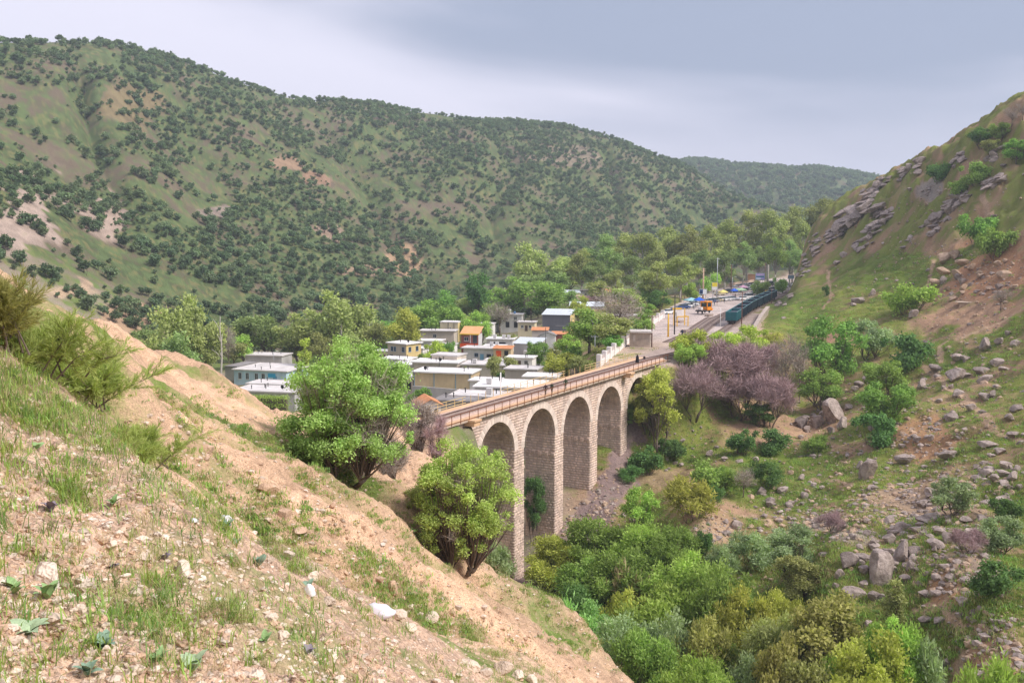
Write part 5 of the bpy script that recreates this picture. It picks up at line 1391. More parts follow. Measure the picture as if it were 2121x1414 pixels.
# open wagons
def wagon():
    t = thing('open_wagon', '', 'wagon')
    L, W, H0, H1 = 13.4, 3.0, 1.25, 3.55
    b = MB()
    for (x0, x1, y0, y1) in ((-L/2, L/2, -W/2, -W/2+.08), (-L/2, L/2, W/2-.08, W/2), (-L/2, -L/2+.08, -W/2+.081, W/2-.081), (L/2-.08, L/2, -W/2+.081, W/2-.081)): b.box(x0, x1, y0, y1, H0, H1)
    b.build('body', M_teal, t)
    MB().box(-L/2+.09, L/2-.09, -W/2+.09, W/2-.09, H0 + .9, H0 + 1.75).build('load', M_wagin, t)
    rb = MB(); rb.box(-.06, .06, -.10, 0, H0 - .05, H1 - .06); rm = rb.mesh('rib'); rm.materials.append(M_teal)
    for k in range(9):
        x = -L/2 + .35 + k * (L - .7) / 8
        put('rib', rm, t, loc=(x, -W/2, 0)); put('rib', rm, t, loc=(x, W/2, 0), rotz=math.pi)
    tr = MB()
    for y in (-W/2 - .05, W/2 - .05): tr.box(-L/2 - .05, L/2 + .05, y, y + .1, H1 + .002, H1 + .10)
    for x in (-L/2 - .05, L/2 - .05): tr.box(x, x + .1, -W/2 + .052, W/2 - .052, H1 + .002, H1 + .10)
    tr.build('top_rail', mat('teal_light', (.16, .30, .33), rough=.55, var=.2), t)
    for k, z in enumerate((1.75, 2.35, 2.95)):
        MB().box(-L/2 - .09, -L/2 - .002, -W/2 + .1, W/2 - .1, z, z + .14).build('end_beam', M_teal, t); MB().box(L/2 + .002, L/2 + .09, -W/2 + .1, W/2 - .1, z, z + .14).build('end_beam', M_teal, t)
    MB().box(-L/2, L/2, -.4, .4, .85, 1.24).build('underframe', M_iron, t)
    wm = MB(); wm.tube([(0, -.06, 0), (0, .06, 0)], .46, 14); wme = wm.mesh('wheel', False); wme.materials.append(M_iron)
    for x in (-L/2 + 1.6, -L/2 + 3.4, L/2 - 3.4, L/2 - 1.6):
        for y in (-.75, .75): put('wheel', wme, t, loc=(x, y, .74))
    for x in (-L/2 + 2.5, L/2 - 2.5):
        MB().box(x - 1.3, x + 1.3, -1.02, -.86, .55, .95).box(x - 1.3, x + 1.3, .86, 1.02, .55, .95).build('bogie_frame', M_iron, t)
    q = MB()
    for x, sg in ((-L/2, -1), (L/2, 1)):
        for y in (-.85, .85): q.tube([(x, y, 1.05), (x + sg * .5, y, 1.05)], [.08, .08], 8); q.tube([(x + sg * .5, y, 1.05), (x + sg * .56, y, 1.05)], [.24, .24], 10)
    tag(q.build('buffers', M_iron, t), kind='stuff')
    return t
TRK = [np.array(p) for p in [(59.6, 270), (76, 318), (95, 368), (113, 415), (124, 444)]]
def along(dist):
    acc = 0
    for a, b in zip(TRK[:-1], TRK[1:]):
        L = np.linalg.norm(b - a)
        if dist <= acc + L: 
            f = (dist - acc) / L; q = a + (b - a) * f; return q, math.atan2(b[1] - a[1], b[0] - a[0])
        acc += L
    return TRK[-1], math.atan2(*(TRK[-1] - TRK[-2])[::-1])
w0 = None
WL = ['teal open wagon with ribbed sides, last of the train', 'dark open wagon second from the end of the train', 'dark open wagon third from the end of the train', 'dark open wagon fourth from the end of the train',
      'open wagon fifth from the end of the train', 'open wagon sixth from the end of the train', 'open wagon seventh from the end beside the rock foot', 'open wagon eighth from the end vanishing behind the rock foot']
for k in range(8):
    q, a = along(7 + k * 14.9)
    if k == 0: w0 = wagon(); w = w0; w.location = (q[0], q[1], .03 - .0); w.rotation_euler = (0, 0, a)
    else: w = copy_tree(w0, (q[0], q[1], .03), a, mats={'body': M_tealdk, 'rib': M_tealdk, 'end_beam': M_tealdk} if k > 0 else None)
    w['label'] = WL[k]; w['group'] = 'open wagons of the train'

# retaining wall between the train and the hill
rw = [zp(1549, 682), zp(1561, 664), zp(1574, 650)]
t = thing('retaining_wall', 'sloping grey stone retaining wall between wagons and hillside', 'wall', (rw[0][0], rw[0][1], 0))
b = MB(); n0 = len(rw)
for k, p in enumerate(rw):
    h = .4 + k * 1.0
    b.v += [(p[0] - rw[0][0], p[1] - rw[0][1], -1), (p[0] - rw[0][0] + .9 * (1 + k * .45), p[1] - rw[0][1] - .3, h), (p[0] - rw[0][0] + 1.9 + k * .5, p[1] - rw[0][1] - .6, h + .1), (p[0] - rw[0][0] + 2.4, p[1] - rw[0][1], -1)]
for k in range(n0 - 1):
    for j in range(4): b.f.append((k*4+j, k*4+(j+1)%4, (k+1)*4+(j+1)%4, (k+1)*4+j))
b.f += [(0,1,2,3), tuple((n0-1)*4+j for j in (3,2,1,0))]
b.build('wall_face', mat('random_rubble', (.44, .36, .31), rough=.95, var=.4, vscale=1.2, bump=.8, bscale=2), t)

# parapet of pillars along the ramp
pts = []
for px, py in [(1241, 733), (1252, 725), (1262, 717), (1271.5, 709.5), (1282, 702), (1291, 695), (1302, 687), (1311, 681), (1319, 674), (1328.6, 668), (1337.5, 661), (1352, 652), (1363, 646), (1373, 640)]:
    pts.append(at(px, py, 22 * FPX / (py - 490)))
t = thing('ramp_parapet', 'white parapet wall with grey pillars along the ramp to the yard', 'wall', (pts[0][0], pts[0][1], 0))
o = pts[0]
pm = MB().box(-.42, .42, -.42, .42, -4.5, 2.0).mesh('pillar'); pm.materials.append(M_white)
for p in pts: put('pillar', pm, t, loc=(p[0] - o[0], p[1] - o[1], 0), rotz=math.pi / 2 - .42)
for a, c in zip(pts[:-1], pts[1:]):
    A, B = Vector((a[0] - o[0], a[1] - o[1], 0)), Vector((c[0] - o[0], c[1] - o[1], 0)); d = (B - A).normalized(); n = Vector((-d.y, d.x, 0)) * .2; A2, B2 = A + d * .45, B - d * .45
    for nm, z0, z1, m, k in (('wall_panel', -4.5, .75, M_white, 1.0), ('infill_panel', .753, 1.45, M_pillar, .5)):
        q = MB(); e = n * k; Z0, Z1 = Vector((0,0,z0)), Vector((0,0,z1))
        q.add([A2-e+Z0, B2-e+Z0, B2+e+Z0, A2+e+Z0, A2-e+Z1, B2-e+Z1, B2+e+Z1, A2+e+Z1], [(4,5,6,7),(0,1,5,4),(1,2,6,5),(2,3,7,6),(3,0,4,7)]); q.build(nm, m, t)

# the hut at the viaduct's end
hx, hy, _ = atz(1325, 716, 0)
t = thing('station_hut', 'small stained concrete hut with overhanging flat roof at the viaduct end', 'hut', (hx, hy, -.4), math.radians(-14))
MB().box(-2.25, 2.25, 0, 4, -2.5, 3.3).build('wall', M_plaster, t); MB().box(-2.7, 2.7, -.5, 4.4, 3.304, 3.65).build('roof', mat('hut_roof', (.60, .55, .52), rough=.95, var=.3, vscale=1, bump=.4, bscale=4), t)
MB().box(-1.5, -1.0, -.03, .01, 1.4, 2.8).build('blocked_window', M_pillar, t); wn = MB().box(2.22, 2.28, .8, 1.6, 1.2, 2.7).build('window', M_wfr, t); MB().box(2.282, 2.29, .9, 1.5, 1.3, 2.6).build('pane', M_glass, wn); MB().box(2.22, 2.27, 2.4, 3.3, 0, 2.1).build('door', M_pillar, t)
MB().box(-2.9, 2.9, -1.4, -.004, -2.5, .1).build('plinth', M_coping, t)

# poles
def pole(label, px, base_py, top_py, r, rad=.11, m=None, arms=1, cat='utility pole', name='utility_pole', lamp=False):
    p = at(px, base_py, r); z = min(gz(p[0], p[1]), p[2]) if r < 700 else p[2]; h = at(px, top_py, r)[2] - z
    t = thing(name, label, cat, (p[0], p[1], z)); m = m or M_wood
    MB().tube([(0, 0, -.5), (0, 0, h * .5), (0, 0, h)], [rad * 1.15, rad, rad * .75], 8).build('mast', m, t, True)
    for k in range(arms):
        MB().bar((-.9, 0, h - .35 - k * .8), (.9, 0, h - .35 - k * .8), .11).build('crossarm', m, t)
        for x in (-.8, -.4, .4, .8): MB().tube([(x, 0, h - .3 - k * .8), (x, 0, h - .12 - k * .8)], .05, 6).build('insulator', M_wfr, t)
    if lamp: MB().bar((0, 0, h - .1), (1.2, -.3, h + .2), .07).build('arm', m, t); MB().box(.9, 1.6, -.5, -.15, h + .14, h + .28).build('lamp_head', M_lamp, t)
    return t
def yr(py): return 24 * FPX / (py - 490)
pole('rust red rail pole with crossarm beside the hut', 1350, 712, 652, yr(714), .13, M_wood)
pole('tall dark pole left of the yellow gantry', 1397, 686, 612, yr(686), .15, M_iron)
pole('thin rusty pole in front of the teal wagon', 1536, 674, 604, yr(676), .13, M_wood)
pole('brown concrete pole with crossarms at the head of the yard', 1456, 615, 555, 372, .34, M_conc, 2)
pole('grey light mast rising out of the yard trees', 1485, 605, 534, 410, .17, M_steel, 1, name='light_mast', cat='light mast')
pole('wooden pole before the plane trees', 1514, 595, 548, 440, .16, M_wood, 1)
pole('pole right of the billboard', 1584, 592, 545, 455, .16, M_wood, 2)
pole('small street lamp left of the billboard', 1517, 590, 574, 440, .1, M_steel, 0, name='street_lamp', cat='street lamp', lamp=True)
pole('thin pole near the rock foot beside the train', 1598, 620, 598, yr(622), .1, M_wood, 0)
pole('utility pole among trees left of the yard', 1411, 625, 573, 380, .13, M_wood, 1)
pole('utility pole below the ramp parapet', 1232, 740, 694, 222, .1, M_steel, 1)
pole('utility pole behind the ramp parapet near the hut', 1326, 690, 635, 262, .1, M_conc, 1)
pole('concrete pole standing beside the far viaduct railing', 1037, 818, 771, 170, .14, WALL['white'], 0)
pole('dark pole at the left corner of the tan house', 856, 800, 755, 226, .1, M_iron, 0)
pole('thin dark pole behind the tan house', 910, 765, 737, 248, .08, M_iron, 0)
pole('thin dark pole in front of the dark grey block', 1130, 705, 678, 305, .1, M_iron, 0)
pole('short lamp pole on the school roof side', 567, 745, 728, 318, .06, M_steel, 0, name='street_lamp', cat='street lamp', lamp=True)
pole('yellow post at the edge of the yard grass', 1384, 691, 650, yr(691), .2, M_yel, 0, name='yellow_post', cat='post')
pole('white signal post beside the wagons', 1492, 668, 638, yr(669), .09, M_wfr, 0, name='signal_post', cat='signal')

# yellow gantry
g0 = atz(1414, 672, 0)
t = thing('loading_gantry', 'yellow steel loading gantry with white panel beside the sidings', 'gantry', (g0[0], g0[1], YZ), math.radians(8))
for (x, y) in ((-1.6, 3), (1.5, 0), (1.5, 3), (-1.6, 0)): MB().bar((x, y, -.3), (x, y, 4.6 if y else 2.4), .22).build('post', M_yel, t)
MB().box(-2.0, .6, 2.8, 3.2, 4.3, 4.75).build('top_beam', M_yel, t); MB().box(-1.6, 1.7, -.15, .12, 2.41, 2.7).build('front_beam', M_yel, t); MB().bar((1.5, 0, 2.55), (1.5, 3, 2.55), .2).build('side_beam', M_yel, t)
MB().box(-1.3, 1.2, 2.9, 3.0, 2.2, 4.2).build('panel', M_white, t)
MB().bar((-1.6, 0, 0), (-1.0, 3, 3.6), .12).build('brace', M_iron, t)

# orange rail truck
g0 = atz(1458, 648, 0)
t = thing('rail_truck', 'orange rail maintenance truck with open cab standing on the siding', 'rail truck', (g0[0], g0[1], YZ + .2), math.radians(48))
MB().box(-3.2, 2.6, -1.2, 1.2, .75, 1.05).build('chassis', M_iron, t)
c = MB()
for (x, y) in ((-.0, -1.1), (-.0, 1.1), (2.5, -1.1), (2.5, 1.1)): c.box(x - .12, x + .12, y - .12, y + .12, 1.052, 3.5)
c.box(-.25, 2.75, -1.3, 1.3, 3.5, 3.85); c.box(-.12, 2.62, -1.22, 1.22, 1.056, 2.1); c.build('cab', M_org, t)
MB().box(.0, 2.5, -1.13, 1.13, 2.104, 3.3).build('window_glass', M_glass, t); MB().box(2.63, 3.4, -1.2, 1.2, .9, 1.6).build('bonnet', M_org, t)
MB().box(-3.1, -.3, -1.1, 1.1, 1.054, 1.25).build('flatbed', M_dkwood, t); MB().box(-2.6, -1.6, -.6, .6, 1.254, 2.1).build('crate', M_white, t)
wmm = MB().tube([(0, -.07, 0), (0, .07, 0)], .42, 12).mesh('wheel'); wmm.materials.append(M_iron)
for x in (-2.3, 1.9):
    for y in (-.8, .8): put('wheel', wmm, t, loc=(x, y, .5))

# cars
def car(kind='saloon'):
    t = thing('parked_car', '', 'car'); L, W = (4.3, 1.72) if kind == 'saloon' else (4.5, 1.85)
    low = [(-L/2, .32), (-L/2, .72), (-L/2 + .1, .84), (-L*.22, .92), (L*.26, .93), (L/2 - .12, .86), (L/2, .70), (L/2, .32)]
    b = MB(); n = len(low)
    for y, k in ((-W/2, .0), (-W/2 + .0, 0), (W/2, 0)): pass
    secs = [(-W/2, .94), (-W/2 + .12, 1.0), (W/2 - .12, 1.0), (W/2, .94)]
    for y, k in secs: b.v += [(x * (1 if k == 1 else .985), y, .32 + (z - .32) * k) for x, z in low]
    for i in range(3):
        for j in range(n): b.f.append((i*n+j, i*n+(j+1)%n, (i+1)*n+(j+1)%n, (i+1)*n+j))
    b.f += [tuple(range(n))[::-1], tuple(3*n + j for j in range(n))]
    hgt = 1.42 if kind == 'saloon' else 1.78
    x0, x1, t0, t1 = (-L*.30, L*.36, -L*.12, L*.20) if kind == 'saloon' else (-L*.28, L*.47, -L*.12, L*.42)
    b.build('body', M_white, t)
    roof = MB(); rw_ = W/2 - .2
    roof.add([(t0, -rw_, hgt - .05), (t1, -rw_, hgt - .05), (t1, rw_, hgt - .05), (t0, rw_, hgt - .05), (t0 + .12, -rw_ + .1, hgt), (t1 - .12, -rw_ + .1, hgt), (t1 - .12, rw_ - .1, hgt), (t0 + .12, rw_ - .1, hgt)], [(4,5,6,7),(0,1,5,4),(1,2,6,5),(2,3,7,6),(3,0,4,7)])
    roof.build('roof', M_white, t)
    gl = MB(); ww = W/2 - .08
    gl.add([(x0, -ww, .90), (x1, -ww, .90), (x1, ww, .90), (x0, ww, .90), (t0, -rw_, hgt - .052), (t1, -rw_, hgt - .052), (t1, rw_, hgt - .052), (t0, rw_, hgt - .052)], [(0,1,5,4),(1,2,6,5),(2,3,7,6),(3,0,4,7)])
    gl.build('window_glass', M_glass, t)
    wm = MB().tube([(0, -.1, 0), (0, .1, 0)], .31, 12).mesh('wheel'); wm.materials.append(M_tyre)
    hub = MB().tube([(0, -.115, 0), (0, .115, 0)], .17, 8).mesh('rim'); hub.materials.append(M_steel)
    for x in (-L*.31, L*.31):
        for y in (-W/2 + .1, W/2 - .1):
            w_ = put('wheel', wm, t, loc=(x, y, .31)); put('rim', hub, w_)
    for y in (-W/2 + .3, W/2 - .3): MB().box(-L/2 - .015, -L/2 + .05, y - .16, y + .16, .58, .72).build('headlight', M_lamp, t)
    for y in (-W/2 + .25, W/2 - .25): MB().box(L/2 - .05, L/2 + .012, y - .13, y + .13, .62, .76).build('tail_light', mat('tail_red', (.4, .02, .02), rough=.3), t)
    return t
PAINT = {k: mat('paint_' + k, c, rough=.28, spec=.5) for k, c in dict(white=(.80, .80, .80), silver=(.50, .52, .54), grey=(.22, .23, .25), black=(.02, .02, .024), blue=(.04, .08, .22), navy=(.02, .03, .07), red=(.32, .02, .02), beige=(.50, .42, .28), yellow=(.72, .42, .02), green=(.22, .38, .16)).items()}
CARS = [(1383,650,'white',40,'s','white pickup-like car parked by the dark green tree',1),(1396,646,'silver',40,'s','silver car behind the white one by the dark green tree',0),
 (1424,637,'white',20,'s','white car in front of the teal tent',0),(1433,633,'white',20,'s','white car beside the blue tarpaulin',0),(1462,627,'silver',-5,'s','silver car at the left end of the middle row',0),(1470,625,'white',0,'s','white car second in the middle row',0),
 (1480,624,'white',0,'s','white car third in the middle row',0),(1491,623,'silver',0,'s','silver car fourth in the middle row',0),(1503,622,'white',5,'s','white car fifth in the middle row',0),(1513,621,'silver',5,'s','silver car at the right end of the middle row',0),
 (1548,617,'white',35,'v','white van-like car alone on the pale road',1),(1538,621,'white',35,'s','white car in front of the lone van-like car',0),(1490,611,'silver',10,'s','pale silver car in the back row below the mast',0),(1509,606,'navy',10,'s','dark blue car in the back row',0),
 (1527,604,'white',8,'s','white car behind the dark blue one',0),(1537,603,'black',8,'s','black car in the back row',0),(1549,601,'silver',8,'s','silver car in the back row left of the yard tree',0),(1553,597,'white',10,'s','white car in the farthest row left of the yard tree',0),
 (1563,609,'black',25,'s','black car under the yard tree',0),(1572,607,'grey',25,'s','grey car under the yard tree',0),(1581,605,'yellow',25,'s','yellow car right of the yard tree',0),(1590,603,'white',25,'s','white car right of the yellow one',0),
 (1597,601,'navy',25,'s','dark car right of the yellow one',0),(1608,599,'white',25,'s','white car near the far yard corner',0),(1615,598,'navy',25,'s','dark car near the far yard corner',0),(1622,596,'white',25,'s','white car before the last yard tree',0),(1630,594,'silver',25,'s','silver car at the far yard corner',0),
 (1595,589,'silver',10,'v','pale van behind the yard trees',1),(1546,594,'white',10,'s','white car by the pale boundary wall',0),(1568,592,'white',10,'s','white car behind the yard tree',0),(1447,617,'white',10,'s','white car at the back beside the blue tarpaulin',0),
 (1461,627.1,'silver',27,'s','silver car standing first in the middle row of the yard',0),(1469,626.2,'blue',-2,'s','blue car standing second in the middle row of the yard',0),(1477,625.3,'grey',28,'s','grey car standing third in the middle row of the yard',0),(1485,624.4,'beige',30,'s','beige car standing fourth in the middle row of the yard',0),(1492,623.6,'white',28,'s','white car standing fifth in the middle row of the yard',0),(1500,622.7,'white',20,'s','white car standing sixth in the middle row of the yard',0),(1508,621.8,'silver',25,'s','silver car standing seventh in the middle row of the yard',0),(1516,620.9,'silver',2,'s','silver car standing eighth in the middle row of the yard',0),(1491,611.2,'beige',24,'s','beige car standing first in the left back row of the yard',0),(1497,608.8,'blue',20,'s','blue car standing second in the left back row of the yard',0),(1518,605.8,'black',30,'s','black car standing first in the second back row of the yard',0),(1526,604.5,'white',4,'s','white car standing second in the second back row of the yard',0),(1533,603.2,'white',23,'s','white car standing third in the second back row of the yard',0),(1541,601.8,'black',37,'s','black car standing fourth in the second back row of the yard',0),(1548,600.5,'white',32,'s','white car standing fifth in the second back row of the yard',0),(1556,599.2,'white',0,'s','white car standing sixth in the second back row of the yard',0),(1564,595.9,'white',9,'s','white car standing first in the farthest row of the yard',0),(1572,594.7,'white',7,'s','white car standing second in the farthest row of the yard',0),(1580,593.5,'beige',28,'s','beige car standing third in the farthest row of the yard',0),(1588,592.3,'black',35,'s','black car standing fourth in the farthest row of the yard',0),(1596,591.1,'black',15,'s','black car standing fifth in the farthest row of the yard',0),(1588,604.4,'beige',-2,'s','beige car standing first in the right-hand road row of the yard',0),(1596,602.3,'grey',-4,'s','grey car standing second in the right-hand road row of the yard',0),(1604,600.1,'white',-2,'s','white car standing third in the right-hand road row of the yard',0),(1612,598.0,'beige',3,'s','beige car standing fourth in the right-hand road row of the yard',0),(1620,595.9,'silver',33,'s','silver car standing fifth in the right-hand road row of the yard',0),(1628,593.7,'black',39,'s','black car standing sixth in the right-hand road row of the yard',0),(1636,591.6,'silver',16,'s','silver car standing seventh in the right-hand road row of the yard',0),(1415,638.8,'blue',14,'s','blue car standing first in the left yard row of the yard',0),(1425,635.5,'grey',24,'s','grey car standing second in the left yard row of the yard',0),(1435,632.2,'black',27,'s','black car standing third in the left yard row of the yard',0),(1529,594.9,'silver',11,'s','silver car standing first in the wall row of the yard',0),(1538,593.6,'white',7,'s','white car standing second in the wall row of the yard',0),(1546,592.4,'white',34,'s','white car standing third in the wall row of the yard',0),(1555,591.1,'grey',24,'s','grey car standing fourth in the wall row of the yard',0)]
pc = {'s': car('saloon'), 'v': car('van')}; used = set()
for (px, py, col, yaw, kd, lab, big) in CARS:
    q = atz(px, py, YZ); a = math.radians(yaw)
    if kd not in used: c = pc[kd]; used.add(kd); c.location = (q[0], q[1], gz(q[0], q[1])); c.rotation_euler = (0, 0, a); [recolour(ch, PAINT[col]) for ch in c.children if ch.name.split('.')[0] in ('body', 'roof')]
    else: c = copy_tree(pc[kd], (q[0], q[1], gz(q[0], q[1])), a, mats={'body': PAINT[col], 'roof': PAINT[col]})
    c.scale = (1.14, 1.14, 1.14); c['label'] = lab; c['group'] = 'cars parked in the station yard'

# tents, boards
def board(label, px, base, bot, top, r, w, m, name='billboard', cat='billboard', legs=2, yaw=0, extra=None):
    p = at(px, base, r); z = gz(p[0], p[1]); zb = at(px, bot, r)[2] - z; zt = at(px, top, r)[2] - z
    t = thing(name, label, cat, (p[0], p[1], z), math.radians(yaw))
    MB().box(-w/2, w/2, -.08, .08, zb, zt).build('panel', m, t)
    for x in ((-w/3, w/3) if legs == 2 else (0,)): MB().bar((x, .15, -.4), (x, .15, zt - .1), .16).build('leg', M_steel, t)
    fr = MB()
    for (a, b_, c, d) in ((-w/2-.08, w/2+.08, zt+.002, zt+.12), (-w/2-.08, w/2+.08, zb-.12, zb-.002), (-w/2-.12, -w/2-.002, zb, zt), (w/2+.002, w/2+.12, zb, zt)): fr.box(a, b_, -.11, .11, c, d)
    fr.build('frame', M_steel, t)
    for (x0, x1, z0, z1, mm) in (extra or []): MB().box(-w/2 + x0 * w, -w/2 + x1 * w, -.1, -.082, zb + z0 * (zt - zb), zb + z1 * (zt - zb)).build('printed_area', mm, t)
    return t
m_ = lambda n, c: mat('print_' + n, c, rough=.5, var=.12, vscale=1.0)
board('blue and mauve picture billboard under the plane trees', 1574, 592, 579, 566, 450, 3.8, m_('sky', (.28, .42, .72)), extra=[(.05, .95, .62, .95, m_('mauve', (.55, .42, .68))), (.05, .95, .36, .58, m_('teal', (.05, .17, .26))), (.05, .6, .05, .32, m_('pale', (.62, .70, .80))), (.62, .95, .05, .3, m_('violet', (.40, .30, .62)))])
board('grey blue sign board beside the rock foot', 1638, 590, 577, 570, 465, 2.6, m_('grey', (.32, .40, .48)), extra=[(.1, .9, .2, .8, m_('slate', (.22, .32, .42)))], name='sign_board', cat='sign')
board('yellow and white sign board below the light mast', 1480, 606, 600, 585, 405, 2.2, m_('white', (.74, .73, .72)), extra=[(.03, .97, .42, .98, m_('yellow', (.76, .62, .06)))], name='sign_board', cat='sign')
board('white sign board with a dark blue disc on the brown pole', 1456, 615, 609, 599, 365, 2.6, m_('white2', (.76, .77, .78)), extra=[(.02, .48, .05, .95, m_('navy', (.02, .06, .16))), (.15, .3, .1, .5, m_('pale2', (.6, .68, .75)))], name='sign_board', cat='sign')
def tent(label, px, py, r, w, h, m, legs=True):
    p = at(px, py, r); t = thing('canopy_tent', label, 'tent', (p[0], p[1], gz(p[0], p[1])), math.radians(10))
    q = MB(); a = w/2
    q.add([(-a,-a,h),(a,-a,h),(a,a,h),(-a,a,h),(0,0,h+.9),(-a,-a,h-.3),(a,-a,h-.3),(a,a,h-.3),(-a,a,h-.3)], [(0,1,4),(1,2,4),(2,3,4),(3,0,4),(5,6,1,0),(6,7,2,1),(7,8,3,2),(8,5,0,3)]); q.build('canopy', m, t)
    for x in (-a + .05, a - .05):
        for y in (-a + .05, a - .05): MB().bar((x, y, -.2), (x, y, h - .02), .06).build('pole', M_steel, t)
M_fabt = mat('fabric_teal', (.30, .52, .56), rough=.8); M_fabb = mat('fabric_blue', (.02, .12, .62), rough=.7); M_fabg = mat('fabric_green', (.40, .58, .36), rough=.8); M_faby = mat('fabric_yellow', (.72, .62, .20), rough=.8); M_fabp = mat('fabric_pink', (.62, .36, .50), rough=.8)
tent('pale teal pointed tent at the left end of the yard', 1432, 626, 360, 4.5, 2.0, M_fabt); tent('blue tarpaulin booth behind the orange truck', 1448, 630, 352, 3.0, 2.6, M_fabb); tent('green canopy among the back row of cars', 1535, 600, 430, 4.0, 2.2, M_fabg)
tent('yellow canopy left of the back row of cars', 1498, 607, 410, 3.2, 2.3, M_faby); tent('pink canopy behind the back row of cars', 1539, 596, 450, 3.4, 2.4, M_fabp); tent('small blue canopy between back row cars', 1521, 604, 420, 2.4, 2.4, M_fabb)
wall_thing('pale boundary wall behind the parked cars', [tuple(atz(1510, 593, 0)[:2]), tuple(atz(1545, 588, 0)[:2]), tuple(atz(1568, 584, 0)[:2])], -1, 1.6, .4, mat('wall_pale_brick', (.62, .46, .36), rough=.9, var=.2), 'boundary_wall')
bz = [atz(px, 582, 0) for px in (1550, 1553, 1556, 1559, 1562)]
for k, p in enumerate(bz):
    o = MB().box(-.35, .35, -.35, .35, -.6, 3.4).box(-.45, .45, -.45, .45, 3.402, 3.7).build('brick_gatepost', mat('brick_orange', (.55, .30, .18), rough=.9, var=.2), None, loc=(p[0], p[1], 0)); tag(o, 'orange brick post in the row left of the billboard', 'post', 'brick posts left of the billboard')
# heaps of spare rails and sleepers
for (px, py, n, lab) in [(1420, 684, 14, 'heap of old sleepers beside the gantry'), (1408, 664, 10, 'pile of rubble and timber behind the gantry'), (1468, 652, 12, 'stack of spare rails right of the rail truck')]:
    p = atz(px, py, 0); t = thing('timber_pile', lab, 'timber pile', (p[0], p[1], gz(p[0], p[1])), math.radians(55))
    for k in range(n):
        b = MB().box(-1.4, 1.4, -.13, .13, 0, .22).build('sleeper', M_sleeper, t); b.location = (random.uniform(-.4, .4), (k % 5) * .34 - .7, (k // 5) * .23); b.rotation_euler = (0, 0, random.uniform(-.15, .15))

# ------------------------------------------------------------------ people
def skin_person(name, joints, edges, radii, root=0):
    me = bpy.data.meshes.new(name); me.from_pydata(joints, edges, [])
    o = bpy.data.objects.new(name, me); COL.objects.link(o)
    sk = o.modifiers.new('skin', 'SKIN')
    for i, r_ in enumerate(radii): me.skin_vertices[0].data[i].radius = (r_, r_)
    me.skin_vertices[0].data[root].use_root = True
    o.modifiers.new('sub', 'SUBSURF').levels = 1
    dg = bpy.context.evaluated_depsgraph_get(); ev = o.evaluated_get(dg); res = bpy.data.meshes.new_from_object(ev)
    bpy.data.objects.remove(o); bpy.data.meshes.remove(me); return res
def body_mesh(step=.28, arm=.22, turn=0):
    J = [(0,0,.95),(0,0,1.15),(0,0,1.40),(0,0,1.52),(0,.01,1.60),(0,.01,1.72),                       # pelvis .. head
         (-.10,0,.90),(-.11,step*.5,.50),(-.11,step*.75,.07),(-.11,step*.75+.16,.03),               # one leg, foot
         (.10,0,.90),(.11,-step*.2,.50),(.11,-step*.95,.10),(.11,-step*.95+.15,.03),
         (-.20,0,1.38),(-.27,-arm*.6,1.12),(-.26,-arm*.6+.14,.90),(-.26,-arm*.6+.17,.82),
         (.20,0,1.38),(.27,arm*.5,1.12),(.26,arm*.5+.16,.92),(.26,arm*.5+.19,.84)]
    E_ = [(0,1),(1,2),(2,3),(3,4),(4,5),(0,6),(6,7),(7,8),(8,9),(0,10),(10,11),(11,12),(12,13),(2,14),(14,15),(15,16),(16,17),(2,18),(18,19),(19,20),(20,21)]
    R_ = [.15,.145,.15,.055,.085,.085,.10,.07,.05,.04,.10,.07,.05,.04,.075,.055,.042,.04,.075,.055,.042,.04]
    return skin_person('body', J, E_, R_)
BODY = [body_mesh(.34, .24), body_mesh(.16, .1), body_mesh(.28, -.2)]
M_skin = mat('skin_tone', (.42, .25, .17), rough=.6)
def person(label, x, y, z, yaw, top, legs, pose=0, h=1.0, hair=(.02, .016, .014), group='people walking on the viaduct', shoes=None):
    src = BODY[pose]; me = src.copy(); me.materials.clear()
    for m in (top, legs, M_skin, mat('shoe_black', (.02, .02, .02), rough=.6), mat('hair_%d' % int(hair[0] * 1000), hair, rough=.8)): me.materials.append(m)
    idx = []
    for p in me.polygons:
        c = p.center; i = 0
        if c.z < .10: i = 3
        elif c.z < .93 and abs(c.x) < .2: i = 1
        elif c.z > 1.50: i = 4 if (c.z > 1.70 or (c.y < -.02 and c.z > 1.56)) else 2
        elif abs(c.x) > .2 and c.z < .90: i = 2
        idx.append(i)
    me.polygons.foreach_set('material_index', idx); me.polygons.foreach_set('use_smooth', [True] * len(idx))
    o = put('person', me, None, loc=(x, y, z), rotz=yaw, scale=(h, h, h)); tag(o, label, 'person', group); return o
cl = lambda n, c: mat('cloth_' + n, c, rough=.9, var=.1)
def onb(px, py, w=None):
    q = atz(px, py, 0); return q[0], q[1]
ya = -BAZ
x, y = bw(29.0, .45); person('person in dark brown jacket walking left of the other two', x, y, -.01, math.pi - BAZ, cl('brown', (.06, .035, .035)), cl('drab', (.09, .085, .06)), 0, 1.0)
x, y = bw(30.6, .2); person('person in dark olive uniform in mid stride by the railing', x, y, -.01, math.pi - BAZ + .1, cl('olive', (.05, .06, .035)), cl('olive2', (.065, .07, .04)), 2, 1.0)
x, y = bw(35.8, .42); person('person in green uniform following behind the pair', x, y, -.01, math.pi - BAZ - .1, cl('green', (.05, .085, .04)), cl('olive3', (.075, .075, .05)), 0, 1.02)
x, y = bw(70.5, 2.6); 
